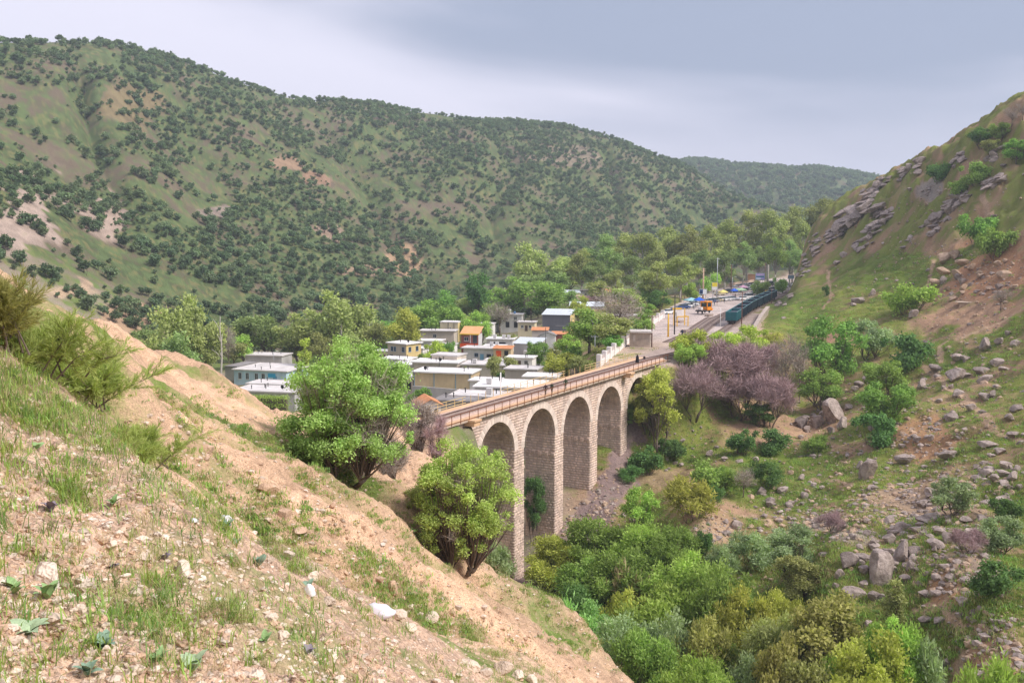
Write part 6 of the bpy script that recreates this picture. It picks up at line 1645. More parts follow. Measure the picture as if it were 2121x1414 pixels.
# woman in a long black cloak
t = thing('person', 'person wrapped in a long black cloak walking along the track', 'person', (x, y, .1), math.pi - BAZ, 'people walking on the viaduct')
cm2 = MB(); K = 14; prof2 = [(.34, 0), (.36, .25), (.33, .7), (.29, 1.1), (.27, 1.32), (.20, 1.45), (.13, 1.52), (.135, 1.62), (.10, 1.72), (.03, 1.76)]
for i, (r_, z_) in enumerate(prof2):
    for k in range(K):
        a = 2 * math.pi * k / K; rr = r_ * (1 + .06 * math.sin(3 * a + i)); cm2.v.append((rr * math.cos(a), rr * .82 * math.sin(a), z_))
for i in range(len(prof2) - 1):
    for k in range(K): cm2.f.append((i*K+k, i*K+(k+1)%K, (i+1)*K+(k+1)%K, (i+1)*K+k))
cm2.f.append(tuple((len(prof2)-1)*K + k for k in range(K)))
cm2.build('cloak', cl('black', (.012, .012, .016)), t, True)
fc = MB(); fc.tube([(0, .09, 1.54), (0, .115, 1.6), (0, .10, 1.67)], [.05, .065, .04], 8); fc.build('face', M_skin, t, True)
x, y = bw(72.3, 1.9); person('small person in black top walking beside the cloaked one', x, y, .0, math.pi - BAZ, cl('black', (.012, .012, .016)), cl('pinkish', (.42, .30, .30)), 2, .86)
q = atz(1413, 694, 0); person('person in dark blue standing on the station tracks', q[0], q[1], -.2, 2.6, cl('navy', (.015, .03, .08)), cl('navy2', (.02, .03, .05)), 1, 1.0, group='people in the station yard')
for (px, py, tp, lg, lab) in [(1480, 633, 'navy', 'slate', 'person in dark blue among the middle row of cars'), (1485, 632, 'maroon', 'pinkish', 'person in maroon beside the one in dark blue'), (1440, 637, 'slate', 'navy2', 'person in slate blue beside the blue booth'), (1437, 640, 'black', 'navy2', 'person in black before the white cars by the booth'),
                              (1518, 618, 'maroon', 'brown', 'person in maroon on the open pale road'), (1523, 617, 'brown', 'drab', 'person in brown on the open pale road'), (1521, 619, 'pinkish', 'black', 'person in pink between the two on the pale road'), (1500, 627, 'black', 'navy2', 'person in black in front of the middle row of cars'),
                              (1529, 597, 'pinkish', 'slate', 'person in pale pink at the back of the yard'), (1466, 633, 'maroon', 'navy2', 'person in maroon left of the middle row'), (1515, 599, 'brown', 'slate', 'person in brown near the boundary wall'), (1575, 611, 'drab', 'brown', 'person in drab clothes by the yard tree'),
                              (1600, 594, 'slate', 'black', 'person in slate blue at the far corner')]:
    q = atz(px, py, YZ); C_ = dict(navy=(.02, .04, .12), slate=(.12, .16, .24), maroon=(.22, .03, .05), pinkish=(.42, .30, .30), black=(.012, .012, .016), navy2=(.02, .03, .05), brown=(.16, .08, .05), drab=(.09, .085, .06))
    person(lab, q[0], q[1], gz(q[0], q[1]), random.uniform(0, 6.28), cl(tp, C_[tp]), cl(lg, C_[lg]), random.randrange(3), random.uniform(.92, 1.03), group='people in the station yard')
# ------------------------------------------------------------------ rocks
def rock_mesh(seed, sub=3, flat=1.0, cuts=16, rough=.07, blocky=False):
    g = np.random.default_rng(seed)
    bm = bmesh.new(); bmesh.ops.create_icosphere(bm, subdivisions=sub, radius=1.0)
    v = np.array([p.co[:] for p in bm.verts])
    for _ in range(cuts):                                                  # flat fracture faces
        n = g.normal(size=3); n /= np.linalg.norm(n); d = g.uniform(.42, .78)
        s = v @ n; over = s > d; v[over] -= np.outer(s[over] - d, n) * .97
    def n3(p, f, o): return (vnoise(p[:, 0] * f + o, p[:, 1] * f + p[:, 2] * f * .7 + o * 2, seed) + vnoise(p[:, 1] * f - o, p[:, 2] * f + p[:, 0] * f * .6, seed + 5) - 1)
    r = np.linalg.norm(v, axis=1)[:, None]
    v *= 1 + (n3(v, 2.2, 3)[:, None] * rough + n3(v, 5.5, 7)[:, None] * rough * .5)
    v[:, 2] *= flat
    for p, c in zip(bm.verts, v): p.co = c
    me = bpy.data.meshes.new('boulder'); bm.to_mesh(me); bm.free()
    me.polygons.foreach_set('use_smooth', [False] * len(me.polygons)); me.update()
    return me
def rock_material(name, c1, c2, c3):
    m = bpy.data.materials.new(name); m.use_nodes = True; t = m.node_tree; L = t.links.new; b = t.nodes['Principled BSDF']
    b.inputs['Roughness'].default_value = .93; b.inputs['Specular IOR Level'].default_value = .15
    geo = N(t, 'ShaderNodeNewGeometry'); n = N(t, 'ShaderNodeTexNoise'); n.inputs['Scale'].default_value = 1.3; n.inputs['Detail'].default_value = 6; n.inputs['Roughness'].default_value = .7; L(geo.outputs['Position'], n.inputs['Vector'])
    r = N(t, 'ShaderNodeValToRGB'); e = r.color_ramp.elements; e[0].position = .32; e[0].color = (*c1, 1); e[1].position = .68; e[1].color = (*c3, 1); x = e.new(.5); x.color = (*c2, 1); L(n.outputs['Fac'], r.inputs[0])
    oi = N(t, 'ShaderNodeObjectInfo'); hs = N(t, 'ShaderNodeHueSaturation'); mr = N(t, 'ShaderNodeMapRange'); mr.inputs['To Min'].default_value = .82; mr.inputs['To Max'].default_value = 1.2
    L(oi.outputs['Random'], mr.inputs['Value']); L(mr.outputs[0], hs.inputs['Value']); L(r.outputs[0], hs.inputs['Color']); L(hs.outputs[0], b.inputs['Base Color'])
    bp = N(t, 'ShaderNodeBump'); bp.inputs['Strength'].default_value = .8; bp.inputs['Distance'].default_value = .35; L(n.outputs['Fac'], bp.inputs['Height']); L(bp.outputs[0], b.inputs['Normal'])
    return m
M_rock = rock_material('weathered_limestone', (.175, .140, .125), (.335, .270, .240), (.48, .400, .360))
M_rockw = rock_material('warm_rock', (.30, .20, .14), (.44, .31, .22), (.56, .42, .31))
M_rockp = rock_material('pale_stone', (.50, .38, .28), (.66, .53, .42), (.76, .66, .56))
RK = [rock_mesh(400 + i, 3, [.8, .7, .9, .6, .85, .75, .65, .95][i]) for i in range(8)]
for m in RK: m.materials.append(M_rock)
SLAB = [rock_mesh(450 + i, 3, .45, 12, .14) for i in range(4)]
for m in SLAB: m.materials.append(M_rock)
def zone(px, py):
    if 1720 < px < 2010 and 1060 < py < 1260: return 'in the boulder heap above the gully grove'
    if px > 1990 and 940 < py < 1050: return 'in the rock pile on the right edge'
    if py < 480: return 'among the ledges near the right hill crest'
    if 1900 < px and 530 < py < 640: return 'tumbled from the reddish scree'
    if 1630 < px < 1800 and 770 < py < 930: return 'in the outcrop below the green trees'
    if px < 1640 and 890 < py < 970: return 'in the row of pale stones on the green bank'
    if px > 1880 and py < 900: return 'scattered along the hillside path'
    if py > 1250: return 'beside the lower path on the right'
    if py > 1000 and px < 1720: return 'on the slope beside the short path'
    if py < 720: return 'on the open upper slope'
    return 'lying on the middle of the right hillside'
NB = 0
def boulder(px, py, wpx, hpx, mesh=None, mat_=None, tilt=.25, label=None, rz=None, sink=.22, name='boulder', group=None, cat='boulder', rmin=60, depth=.8):
    global NB
    x, y, z = on(px, py + hpx * .28, rmin); r = math.hypot(x, y)
    if abs(at(px, py, r)[2] - z) > hpx * r / FPX * 1.5 + .5: print('STRAY', px, py, round(r), label)
    w = wpx * r / FPX / 2; h = hpx * r / FPX / 2
    me = mesh or RK[NB % 8]; NB += 1
    o = put(name, me, None, loc=(x, y, z + h * (1 - 2 * sink) * .75))
    fl = max(abs(c.co.z) for c in me.vertices[:60:7]) if False else 1.0
    o.scale = (w * 1.12, w * random.uniform(.75, 1.0) * 1.05, h * 1.35)
    o.rotation_euler = (random.uniform(-tilt, tilt), random.uniform(-tilt, tilt), rz if rz is not None else random.uniform(-.5, .5) + random.choice((0, math.pi)))
    if mat_: recolour(o, mat_)
    zn = zone(px, py); sz = 'large' if wpx > 55 else 'mid-sized' if wpx > 26 else 'small'
    tag(o, label or f'{sz} grey boulder {zn}', cat, group or f'{sz} boulders {zn}')
    return o
Z6 = [(1750,330,110,80),(1650,290,80,50),(1575,380,70,60),(1665,460,50,40),(1770,425,80,40),(1835,495,70,60),(1735,545,100,70),(1910,345,90,60),(1760,235,60,55),(1805,235,55,40),(1915,165,80,70),(1985,140,70,60),(2075,155,70,40),(2035,100,45,40),(1980,250,100,70),(1900,300,100,50),(2010,300,70,40),(1910,440,70,50),(1955,430,50,40),(2090,500,80,70),(2040,550,60,45),(1815,325,50,45),(1975,385,50,40),(1925,690,100,40),(1720,755,110,60),(1480,775,105,75),(1245,810,50,50),(1465,700,60,40),(1620,660,50,50),(1550,665,45,50),(1570,700,40,40),(1310,930,60,40),
      (930,580,80,70),(955,615,50,60),(1150,590,80,80),(1040,680,50,55),(1085,620,60,50),(925,655,40,40),(1180,490,60,60),(1290,350,70,50),(1240,380,60,50),(1215,400,50,50),(440,745,55,35),(600,785,70,30),(685,775,50,40),(255,795,35,30),(285,800,40,35),(635,720,40,30),(605,730,40,30),(520,770,40,25),(930,875,45,40),(820,935,80,55),(720,945,70,50),(755,915,40,35),(1000,910,40,40),(945,970,40,50),(760,1005,60,60),(870,1010,60,40),(1615,955,80,50),(1690,390,40,40),(1730,390,40,35),(1660,330,60,30),(1590,345,50,25),(2100,690,40,40),(2060,640,70,40)]
for (X, Y, w, h) in Z6: boulder(1300 + X / 2.584, 650 + Y / 2.584, w / 2.584, h / 2.584)
boulder(1300 + 1095/2.584, 650 + 530/2.584, 55, 60, RK[2], label='biggest pale grey boulder in the outcrop below the green trees', group='boulders of the outcrop below the green trees'); boulder(1300 + 1010/2.584, 650 + 565/2.584, 36, 44, RK[5], label='upright grey boulder left of the biggest one in the outcrop', group='boulders of the outcrop below the green trees')
boulder(1797, 972, 36, 60, RK[7], tilt=.15, label='tall pointed rock leaning below the dense dark bush', sink=.15)
Z7 = [(80,410,110,70),(290,280,60,75),(350,330,60,45),(410,290,50,50),(505,230,50,50),(435,410,50,60),(410,375,40,35),(570,160,45,45),(490,115,50,45),(370,190,90,60),(240,200,70,60),(935,185,70,45),(1300,215,95,55),(1250,280,80,65),(1335,320,60,45),(1050,380,80,80),(1120,430,130,90),(1040,500,110,110),(940,540,100,75),(855,555,50,45),(780,640,130,120),(875,620,110,70),(1120,590,120,150),(1195,620,60,70),(1140,750,110,60),(880,690,100,90),(880,780,90,60),(820,835,160,80),(950,870,90,90),(990,870,60,70),(1050,880,90,60),(700,790,60,60),(730,720,80,70),(1230,440,140,70),(1330,520,110,80),(1420,500,100,90),(1360,460,80,60),(1480,500,80,70),(1280,380,200,50),(1530,375,100,60),(1630,375,100,40),(1540,450,60,50),(1240,780,60,55),(1280,720,50,40),(1700,120,60,60),(1760,90,90,60),(1820,110,90,60),(1680,60,80,50),(1780,170,60,40),(1740,250,70,50),(1650,270,100,60),(1600,120,80,50),(1500,900,90,55),(1485,985,60,65),(1570,970,60,45),(1690,1015,70,55),(1610,945,50,50),(1720,1070,60,40),(1600,1155,100,60),(1620,1080,60,35),(1355,1020,90,60),(1270,1010,100,60),(1400,1290,90,60),(1600,1350,120,80),(1740,1145,60,40),(910,1030,60,60),(780,495,40,35),(820,490,40,35),(900,470,60,50),(1330,610,40,45),(1330,565,50,35),(1260,585,50,30),(1850,60,60,50),(1860,170,60,50),(1640,20,70,45)]
for (X, Y, w, h) in Z7: boulder(1500 + X / 3.047, 950 + Y / 3.047, w / 3.047, h / 3.047)
boulder(1500 + 1000/3.047, 950 + 690/3.047, 80, 88, RK[4], tilt=.1, label='massive grey boulder dominating the boulder heap', sink=.12, rz=.6)
o = MB().box(-1, 1, -.9, .9, -1, .85).build('stone_block', M_rock); x, y, z = on(1572, 1160, 60); w = 18 * math.hypot(x, y) / FPX / 2; o.location = (x, y, z + w * .6); o.scale = (w, w, w); o.rotation_euler = (.05, -.06, .5); tag(o, 'squared grey stone block beside the shrub above the willow grove', 'stone block')
Z5 = [(1290,950,100,80),(1380,590,140,60),(1330,650,80,90),(1240,700,80,100),(870,1150,50,60),(780,1190,90,60),(755,1215,50,40),(1640,1040,80,60),(1290,1030,90,60),(1240,1090,80,60),(1360,1040,70,50),(1700,1110,60,40),(1310,1125,40,35),(660,970,50,40),(700,920,60,60),(1110,1270,60,60),(1350,930,70,60),(1400,970,90,50),(1450,1000,60,40),(1560,1120,50,30),(1600,980,60,50),(1650,960,50,40),(1010,1075,30,25),(1265,560,40,30),(1090,545,40,25),(1580,700,40,25),(1580,345,60,50),(1640,400,50,30)]
for (X, Y, w, h) in Z5: boulder(1500 + X / 2.83, 200 + Y / 2.83, w / 2.83, h / 2.83, rmin=180, mat_=M_rockw if Y > 900 and X > 1200 else None)
gq = np.random.default_rng(606)
for (cx, cy, sx, sy, n, w0_, w1_, rm) in [(1860,1150,85,60,34,10,34,60),(2060,975,45,32,12,12,30,60),(2030,590,80,45,22,8,24,180),(1690,850,40,35,9,8,22,120),(1960,1100,60,30,10,8,22,60)]:
    for k in range(n):
        a, b = gq.normal(cx, sx * .5), gq.normal(cy, sy * .5)
        if a > 2118: continue
        w_ = gq.uniform(w0_, w1_); boulder(a, b, w_, w_ * gq.uniform(.55, .9), rmin=rm, mat_=M_rockw if cy < 700 and k % 2 else None)
# bedded ledges: slabs stacked along the dip
OUT = [(1090,430,130,70,9,'ledge standing on the crest of the right hill'),(930,495,80,60,7,'knob standing up on the crest of the right hill'),(860,560,120,70,9,'dark ledge below the crest knob'),(780,680,220,80,16,'long bedded ledge above the bare orange chute'),(690,750,150,70,11,'stepped ledge at the left end of the long one'),(640,810,100,50,7,'lowest step of the bedded ledge'),
       (930,700,120,80,11,'broken ledge right of the orange chute'),(860,780,110,80,10,'broken ledge in the middle of the upper slope'),(820,860,110,60,8,'low broken ledge above the green slope'),(540,840,80,110,9,'rock foot beside the plane trees'),(505,935,80,80,8,'rock foot above the train'),(465,1020,80,60,7,'lowest rock foot beside the train'),(345,1205,90,50,6,'rock by the retaining wall'),
       (1380,600,150,60,9,'pale ledge in the middle of the upper slope'),(1310,680,90,90,9,'ledge falling from the pale one'),(1210,760,110,90,9,'ledge end above the open grass'),(1580,500,120,60,8,'ledge on the slope right of the bushes'),(1350,380,110,60,8,'ledge below the crest bushes'),(1600,330,110,60,7,'dark ledge near the right edge trees'),(1060,860,80,50,5,'thin slab ledge on the open grass'),(1180,560,60,40,4,'rubble under the lone dark bush')]
for (X, Y, w, h, n, lab) in OUT:
    for k in range(int(n * 1.75)):
        u, v_ = random.uniform(-.5, .5), random.uniform(-.5, .5)
        px = 1500 + (X + u * w) / 2.83; py = 200 + (Y - u * w * .45 + v_ * h) / 2.83
        ww = random.uniform(.28, .65) * w / 2.83
        o = boulder(px, py, ww, ww * random.uniform(.45, .8), SLAB[k % 4] if k % 3 else RK[k % 8], tilt=.2, label='slab of the ' + lab, group='slabs of the ' + lab, rmin=180, rz=random.uniform(-.25, .25), sink=.15, name='ledge_rock', cat='rock')
        o.rotation_euler.y -= .35
# stone hut ruin on the slope
x, y, z = on(1985, 640, 180); t = thing('stone_ruin', 'low ruined stone wall with pale coping above the bush', 'ruin', (x, y, z), math.radians(-12))
rs = MB()
for i in range(5):
    for j in range(9): rs.box(j * .62 + (i % 2) * .2 + .015, j * .62 + .6 + (i % 2) * .2, random.uniform(-.03, .02), .5, i * .42 - .6 + .012, i * .42 - .6 + .41)
tag(rs.build('masonry', M_rockw, t), kind='stuff'); MB().box(-.2, 6.2, -.1, 3.2, 1.512, 1.68).build('coping', M_rockp, t); MB().box(5.9, 6.1, .0, 3.0, -.6, 1.5).build('side_wall', M_rockw, t)

# loose stones, uncountable
STN = []
for i in range(4):
    me = rock_mesh(480 + i, 1, .7, 6, .1); me.materials.append(M_rock if i % 2 else M_rockw); STN.append(bpy.data.objects.new('stone', me))
M_clod = rock_material("earth_clod", (.44, .29, .19), (.56, .38, .26), (.66, .48, .36))
STP = []
for i in range(4):
    me = rock_mesh(490 + i, 1, .7, 6, .1); me.materials.append(M_rockp if i % 2 else M_clod); STP.append(bpy.data.objects.new('stone', me))
def spots(n, box, cond=None, rmin=2.5, seed=1, grass=None):
    """open-ground spots seen inside a box of the photograph"""
    g = np.random.default_rng(seed); res = []
    xs = g.uniform(box[0], box[2], n); ys = g.uniform(box[1], box[3], n)
    for a, b in zip(xs, ys):
        p = on(a, b, rmin); r = math.hypot(p[0], p[1])
        if cond and not cond(a, b, p, r): continue
        res.append((p[0], p[1], p[2], r, a, b))
    return res
hill_ok = lambda a, b, p, r: 75 < r < 420 and (b > 480 + max(0, (1900 - a)) * .35)
pts = []
for (cx, cy, sx, sy, n) in [(1960,1010,140,40,500),(1740,1080,90,35,350),(1880,1080,90,35,220),(1480,1100,45,30,180),(2060,1330,80,60,260),(1400,930,120,40,160),(2040,570,100,60,400),(1900,880,120,60,260),(1950,1190,90,50,220),(1620,1060,80,50,160),(2000,770,120,70,160),(1700,900,90,60,160),(2030,1130,90,60,200),(1250,1060,40,70,240),(1180,1090,60,50,160),(1930,410,160,50,160),(1800,560,200,80,160),(1560,1210,60,40,60),(1900,980,220,160,700),(2000,700,140,120,350),(1750,1000,200,120,350),(1900,500,200,120,300)]:
    g = np.random.default_rng(cx)
    for p in on_many(g.normal(cx, sx * .6, n), g.normal(cy, sy * .6, n), 70):
        if 75 < p[3] < 430: pts.append((p[0], p[1], p[2], abs(g.normal(0, .17)) + .07 + .6 * g.random() ** 8))
scatter('hillside_stones', 'loose stones strewn over the right hillside', 'stones', pts, STN, None)
# ------------------------------------------------------------------ the two trees above the gully and the leafless shrub between them
def near_tree(label, px, base, top, r, wpx, lm, n, seed, name, nclump=70, crad=.75, ln=.2, wd=.13, stems=5, fork=1.0, barkm=None, twiggy=0, shape='round'):
    b = on(px, base, 24) if r is None else ground(px, r); r = math.hypot(b[0], b[1])
    h = at(px, top, r)[2] - b[2]; R = wpx * r / FPX / 2
    (tm, cm_) = tree_meshes(seed, H=h, R=R, fork=fork, nclump=nclump, crad=crad, n=n, ln=ln, wd=wd, mode='round', shape=shape, trad=.16, stems=stems, sides=6)
    t = thing(name, label, 'tree', b); tm.materials.append(barkm or M_bark); put('trunk', tm, t); cm_.materials.append(LM[lm]); put('crown', cm_, t)
    if twiggy:
        g = np.random.default_rng(seed + 1); v, f, ti = leaves(g, crown_clumps(g, h * .9, R * .95, fork * .5, 50, crad * 1.2, 'round'), twiggy, .9, .02, 'twig'); put('twigs', np_mesh('twigs', v, f), t, M_twig)
    return t
near_tree('big glossy green tree on the sandy slope before the viaduct', 728, 992, 690, None, 285, 'near1', 56000, 901, 'leafy_tree', 210, .56, .14, .098, 7, .15, twiggy=2600, shape='full')
near_tree('yellow-green tree on the slope in front of the first arch', 962, 1175, 892, None, 225, 'near2', 40000, 902, 'leafy_tree', 180, .46, .12, .082, 7, .1, twiggy=3000, shape='full')
def twig_shrub(label, px, r, top, wpx, m, n, seed):
    b = ground(px, r); h = at(px, top, r)[2] - b[2]; R = wpx * r / FPX / 2; g = np.random.default_rng(seed)
    cl_ = crown_clumps(g, h, R, .3, 40, R * .3, 'round'); tm = MB()
    for c in cl_: tm.tube([(g.normal() * .3, g.normal() * .3, -.2), (c[0] * .5, c[1] * .5, c[2] * .55), c[:3]], [.05, .035, .012], 4, cap=False)
    t = thing('leafless_shrub', label, 'shrub', b); tm.build('stems', M_bark, t); v, f, ti = leaves(g, cl_, n, 1.0, .022, 'twig'); put('twigs', np_mesh('twigs', v, f), t, m)
twig_shrub('grey leafless shrub right of the big green tree', 860, 78, 815, 95, M_twig, 3600, 911)
twig_shrub('low leafless shrub under the big green tree', 800, 64, 915, 110, M_twig, 2600, 912)
twig_shrub('leafless shrub between the big tree and the first arch', 900, 76, 850, 60, M_mauve, 2000, 913)
for (px, top, r, w, lm, lab) in [(870, 1000, 58, 90, 'olive', 'low olive scrub beneath the yellow-green tree'), (1030, 1130, 60, 80, 'sage', 'grey-green scrub at the foot of the yellow-green tree'), (640, 900, 80, 60, 'dark', 'dark scrub at the left foot of the big green tree')]:
    plant('softbush', px, top, r, w, lm, lab, 'scrub below the near trees')

# ------------------------------------------------------------------ tamarisk on the left
def tamarisk(label, px, r, stems, seed, lm, reach, up):
    g = np.random.default_rng(seed); b = ground(px, r); t = thing('tamarisk_shrub', label, 'shrub', b); tm = MB(); V, T = [], []
    for s in range(stems):
        an = g.uniform(0, 6.28); d = np.array([math.cos(an) * reach * g.uniform(.2, 1), math.sin(an) * reach * .6 * g.uniform(.2, 1), up * g.uniform(.55, 1.05)])
        p0 = np.array([g.normal() * .18, g.normal() * .18, -.1]); p1 = p0 + d * .45 + np.array([0, 0, .12 * up]); p2 = p0 + d + g.normal(size=3) * .06
        tm.tube([p0, p1, p2], [.012, .007, .002], 5, cap=False)
        for q in range(22):
            f = g.uniform(.25, 1.0); st = (p0 * (1 - f) ** 2 + 2 * p1 * f * (1 - f) + p2 * f * f); dd = d / np.linalg.norm(d) * .5 + g.normal(size=3) * .55 + np.array([0, 0, .38]); dd /= np.linalg.norm(dd); L = g.uniform(.22, .62) * (.35 + .25 * up)
            e = st + dd * L; tm.tube([st, (st + e) / 2 + g.normal(size=3) * .015, e], [.003, .002, .001], 3, cap=False)
            K = int(60 * L / .3) + 10
            f2 = g.uniform(.08, 1.1, K)[:, None]; c = st + (e - st) * f2; a = dd * .75 + g.normal(size=(K, 3)) * .30; a /= np.linalg.norm(a, axis=1)[:, None]
            bb = np.cross(a, g.normal(size=(K, 3))); bb /= np.linalg.norm(bb, axis=1)[:, None] + 1e-9; ll = g.uniform(.05, .14, K)[:, None]
            V.append(np.stack([c, c + a * ll * .5 + bb * .0038, c + a * ll, c + a * ll * .5 - bb * .0038], 1).reshape(-1, 3)); T.append(np.repeat(g.uniform(.7, 1.3, K), 4))
    tm.build('stems', M_bark, t); V = np.concatenate(V); put('foliage', np_mesh('foliage', V, np.arange(len(V)).reshape(-1, 4), False, {'tint': np.concatenate(T)}), t, LM[lm])
tamarisk('feathery green tamarisk shrub in the middle of the left bank', 165, 13.5, 20, 921, 'tamarisk', .95, .62)
tamarisk('feathery tamarisk leaning right with bare lower stems', 265, 14.5, 15, 922, 'tamarisk', .9, .55)
tamarisk('tall orange tinged tamarisk at the left edge', -10, 12.0, 13, 923, 'ochre', .42, .72)
tamarisk('low green tamarisk at the left edge', 60, 12.5, 14, 924, 'tamarisk', .7, .58)

# ------------------------------------------------------------------ grass, weeds, stones, litter on the near bank
def tuft(seed, n, h, w, spread, lean=.5):
    g = np.random.default_rng(seed); V = []; T = []
    for k in range(n):
        b = np.array([g.normal() * spread, g.normal() * spread, -.01]); an = g.uniform(0, 6.28); ln = abs(g.normal(0, lean)) * h; H = h * g.uniform(.45, 1.1)
        dx = np.array([math.cos(an), math.sin(an), 0]); s = np.array([-dx[1], dx[0], 0]) * w * g.uniform(.6, 1.2) / 2
        p0, p1, p2 = b, b + dx * ln * .35 + np.array([0, 0, H * .6]), b + dx * ln + np.array([0, 0, H * g.uniform(.75, 1.0)])
        V += [p0 - s, p0 + s, p1 + s * .8, p1 - s * .8, p1 - s * .8, p1 + s * .8, p2 + s * .1, p2 - s * .1]; T += [g.uniform(.75, 1.25)] * 8
    V = np.array(V); return np_mesh('tuft', V, np.arange(len(V)).reshape(-1, 4), False, {'tint': np.array(T)})
M_grass = leaf_mat('grass_blade', (.32, .43, .11), .35, .22, .03); M_gdry = leaf_mat('grass_dry', (.42, .36, .19), .3, .2, .02); M_gdark = leaf_mat('grass_dark', (.20, .32, .10), .35, .2, .02)
def tobj(me, m): me.materials.append(m); return bpy.data.objects.new('tuft', me)
TF = [tobj(tuft(931, 22, .13, .008, .06, .8), M_grass), tobj(tuft(932, 16, .10, .009, .07, 1.1), M_grass), tobj(tuft(933, 18, .15, .007, .06, .7), M_gdark), tobj(tuft(934, 18, .17, .005, .06, .9), M_gdry), tobj(tuft(935, 22, .08, .010, .08, 1.0), M_grass)]
TFF = [tobj(tuft(941, 26, .20, .03, .16, .6), M_grass), tobj(tuft(942, 22, .16, .035, .18, .8), M_gdark), tobj(tuft(943, 20, .18, .028, .18, .8), M_gdry), tobj(tuft(944, 26, .18, .035, .16, .6), M_grass)]
g = np.random.default_rng(17)
def thin_out(q, dens):
    return q[g.random(len(q)) < dens]
q = on_many(g.uniform(-120, 1260, 34000), g.uniform(700, 1440, 34000), 3.0); q = q[q[:, 3] < 24]
k = fbm(q[:, 0] / .55, q[:, 1] / .55, 951, 4, .6); k2 = fbm(q[:, 0] / 2.6, q[:, 1] / 2.6, 953, 3)
rc = np.interp(px_of(q[:, 0], q[:, 1]), [0, 420, 600, 830, 1130], [9, 9.5, 12, 16, 19])
q = thin_out(q, np.clip((k - .54 + (k2 - .5) * .6 + .17 * np.exp(-((q[:, 3] - rc) / (.16 * rc)) ** 2)) * 2.8, .03, .7))
scatter('grass', 'fresh green grass tufts on the near bank', 'grass', [(p[0], p[1], p[2] - .01, g.uniform(.45, 1.1) * (.8 if p[3] < 6 else 1.0)) for p in q], TF, None)
q = on_many(g.uniform(150, 1330, 30000), g.uniform(800, 1414, 30000), 3.0); q = q[(q[:, 3] > 20) & (q[:, 3] < 112)]
k = fbm(q[:, 0] / 1.6, q[:, 1] / 1.6, 957, 3)
q = thin_out(q, np.clip(q[:, 4] * 1.15 - .2 + (k - .5) * 1.6, 0, .8))
scatter('slope_grass', 'grass growing in strips down the eroded sandy slope', 'grass', [(p[0], p[1], p[2] - .02, g.uniform(.4, .95) * (1 + p[3] * .004)) for p in q], TFF, None)
q = on_many(g.uniform(1200, 2180, 30000), g.uniform(520, 1414, 30000), 60); q = q[(q[:, 3] > 78) & (q[:, 3] < 330)]
q = thin_out(q, np.clip(q[:, 4] * 1.0 - .1, 0, .9))
scatter('hillside_grass', 'short rough grass on the right hillside', 'grass', [(p[0], p[1], p[2] - .03, g.uniform(.8, 2.2) * (1 + p[3] * .002)) for p in q], TFF, None)
q = on_many(g.uniform(-120, 1260, 17000), g.uniform(660, 1440, 17000), 3.0); q = q[q[:, 3] < 26]
scatter('gravel', 'crumbled earth clods and gravel on the near bank', 'gravel', [(p[0], p[1], p[2] - .004, (abs(g.normal(0, .007)) + .004 + .022 * g.random() ** 10) * (1 + p[3] * .06)) for p in q], STP, None)
q = on_many(g.uniform(250, 1330, 6000), g.uniform(850, 1414, 6000), 3.0); q = q[(q[:, 3] > 24) & (q[:, 3] < 110)]
scatter('slope_stones', 'small stones and lumps lying on the eroded slope', 'stones', [(p[0], p[1], p[2], abs(g.normal(0, .035)) + .02 + .14 * g.random() ** 10) for p in q], STP, None)

def near_stone(px, py, wpx, hpx, label, m=None, mesh=None, rmin=2.6):
    o = boulder(px, py, wpx, hpx, mesh or RK[int(px) % 8], m or M_rockp, .3, label, rmin=rmin, name='stone', cat='stone', group='stones lying on the near bank', sink=.2); return o
for (px, py, w, h, lab) in [(302,1150,40,32,'cream coloured stone beside the grass in the middle of the near bank'),(235,1125,26,22,'round white stone left of the cream one'),(95,1190,62,62,'large buried stone with a yellow flank at the left edge'),(105,1280,60,34,'long pale stone above the broad-leaved weed'),(378,1180,40,40,'flat reddish stone right of the cream one'),(220,1345,24,20,'small pale stone near the bottom'),
      (275,1388,46,30,'tan stone at the bottom edge'),(172,1265,26,24,'white pebble in the grass'),(310,1045,18,14,'orange stone on the upper bank'),(560,1160,20,16,'whitish stone by the blue-green weed'),(575,1115,22,16,'pale stone on the bank crest'),(600,1150,30,24,'pink stone on the bank crest'),(650,1195,34,26,'pale stone right of the litter scrap'),
      (680,1245,30,22,'yellowish stone left of the plastic bag'),(740,1245,40,24,'yellow-white stone above the plastic bag'),(820,1270,60,26,'pale slab right of the plastic bag'),(890,1280,50,22,'pale slab farther right of the plastic bag'),(850,1300,34,20,'pinkish stone below the slabs'),(585,1315,30,40,'whitish stone low in the grass'),
      (975,1375,46,30,'pale block in the heap at the bottom of the bank'),(1005,1390,40,34,'grey-pink block in the heap at the bottom of the bank'),(1040,1385,50,36,'broad pale block in the heap at the bottom of the bank'),(1075,1395,36,34,'upright pale block in the heap at the bottom of the bank'),(1100,1405,32,30,'end block in the heap at the bottom of the bank'),(950,1395,24,16,'small block left of the heap'),(905,1410,26,18,'pale stone by the lower picture edge'),
      (60,1120,22,16,'pinkish stone on bare earth at the left'),(150,1010,20,14,'pale stone near the track of bare earth'),(420,1290,20,14,'grey stone in the lower grass'),(500,1260,22,18,'pink stone right of the dry grass'),(520,1330,26,16,'tan stone low on the bank'),(20,1250,26,18,'orange-white stone at the left edge'),(270,1310,18,14,'small pale stone above the rosette')]:
    near_stone(px, py, w, h, lab)
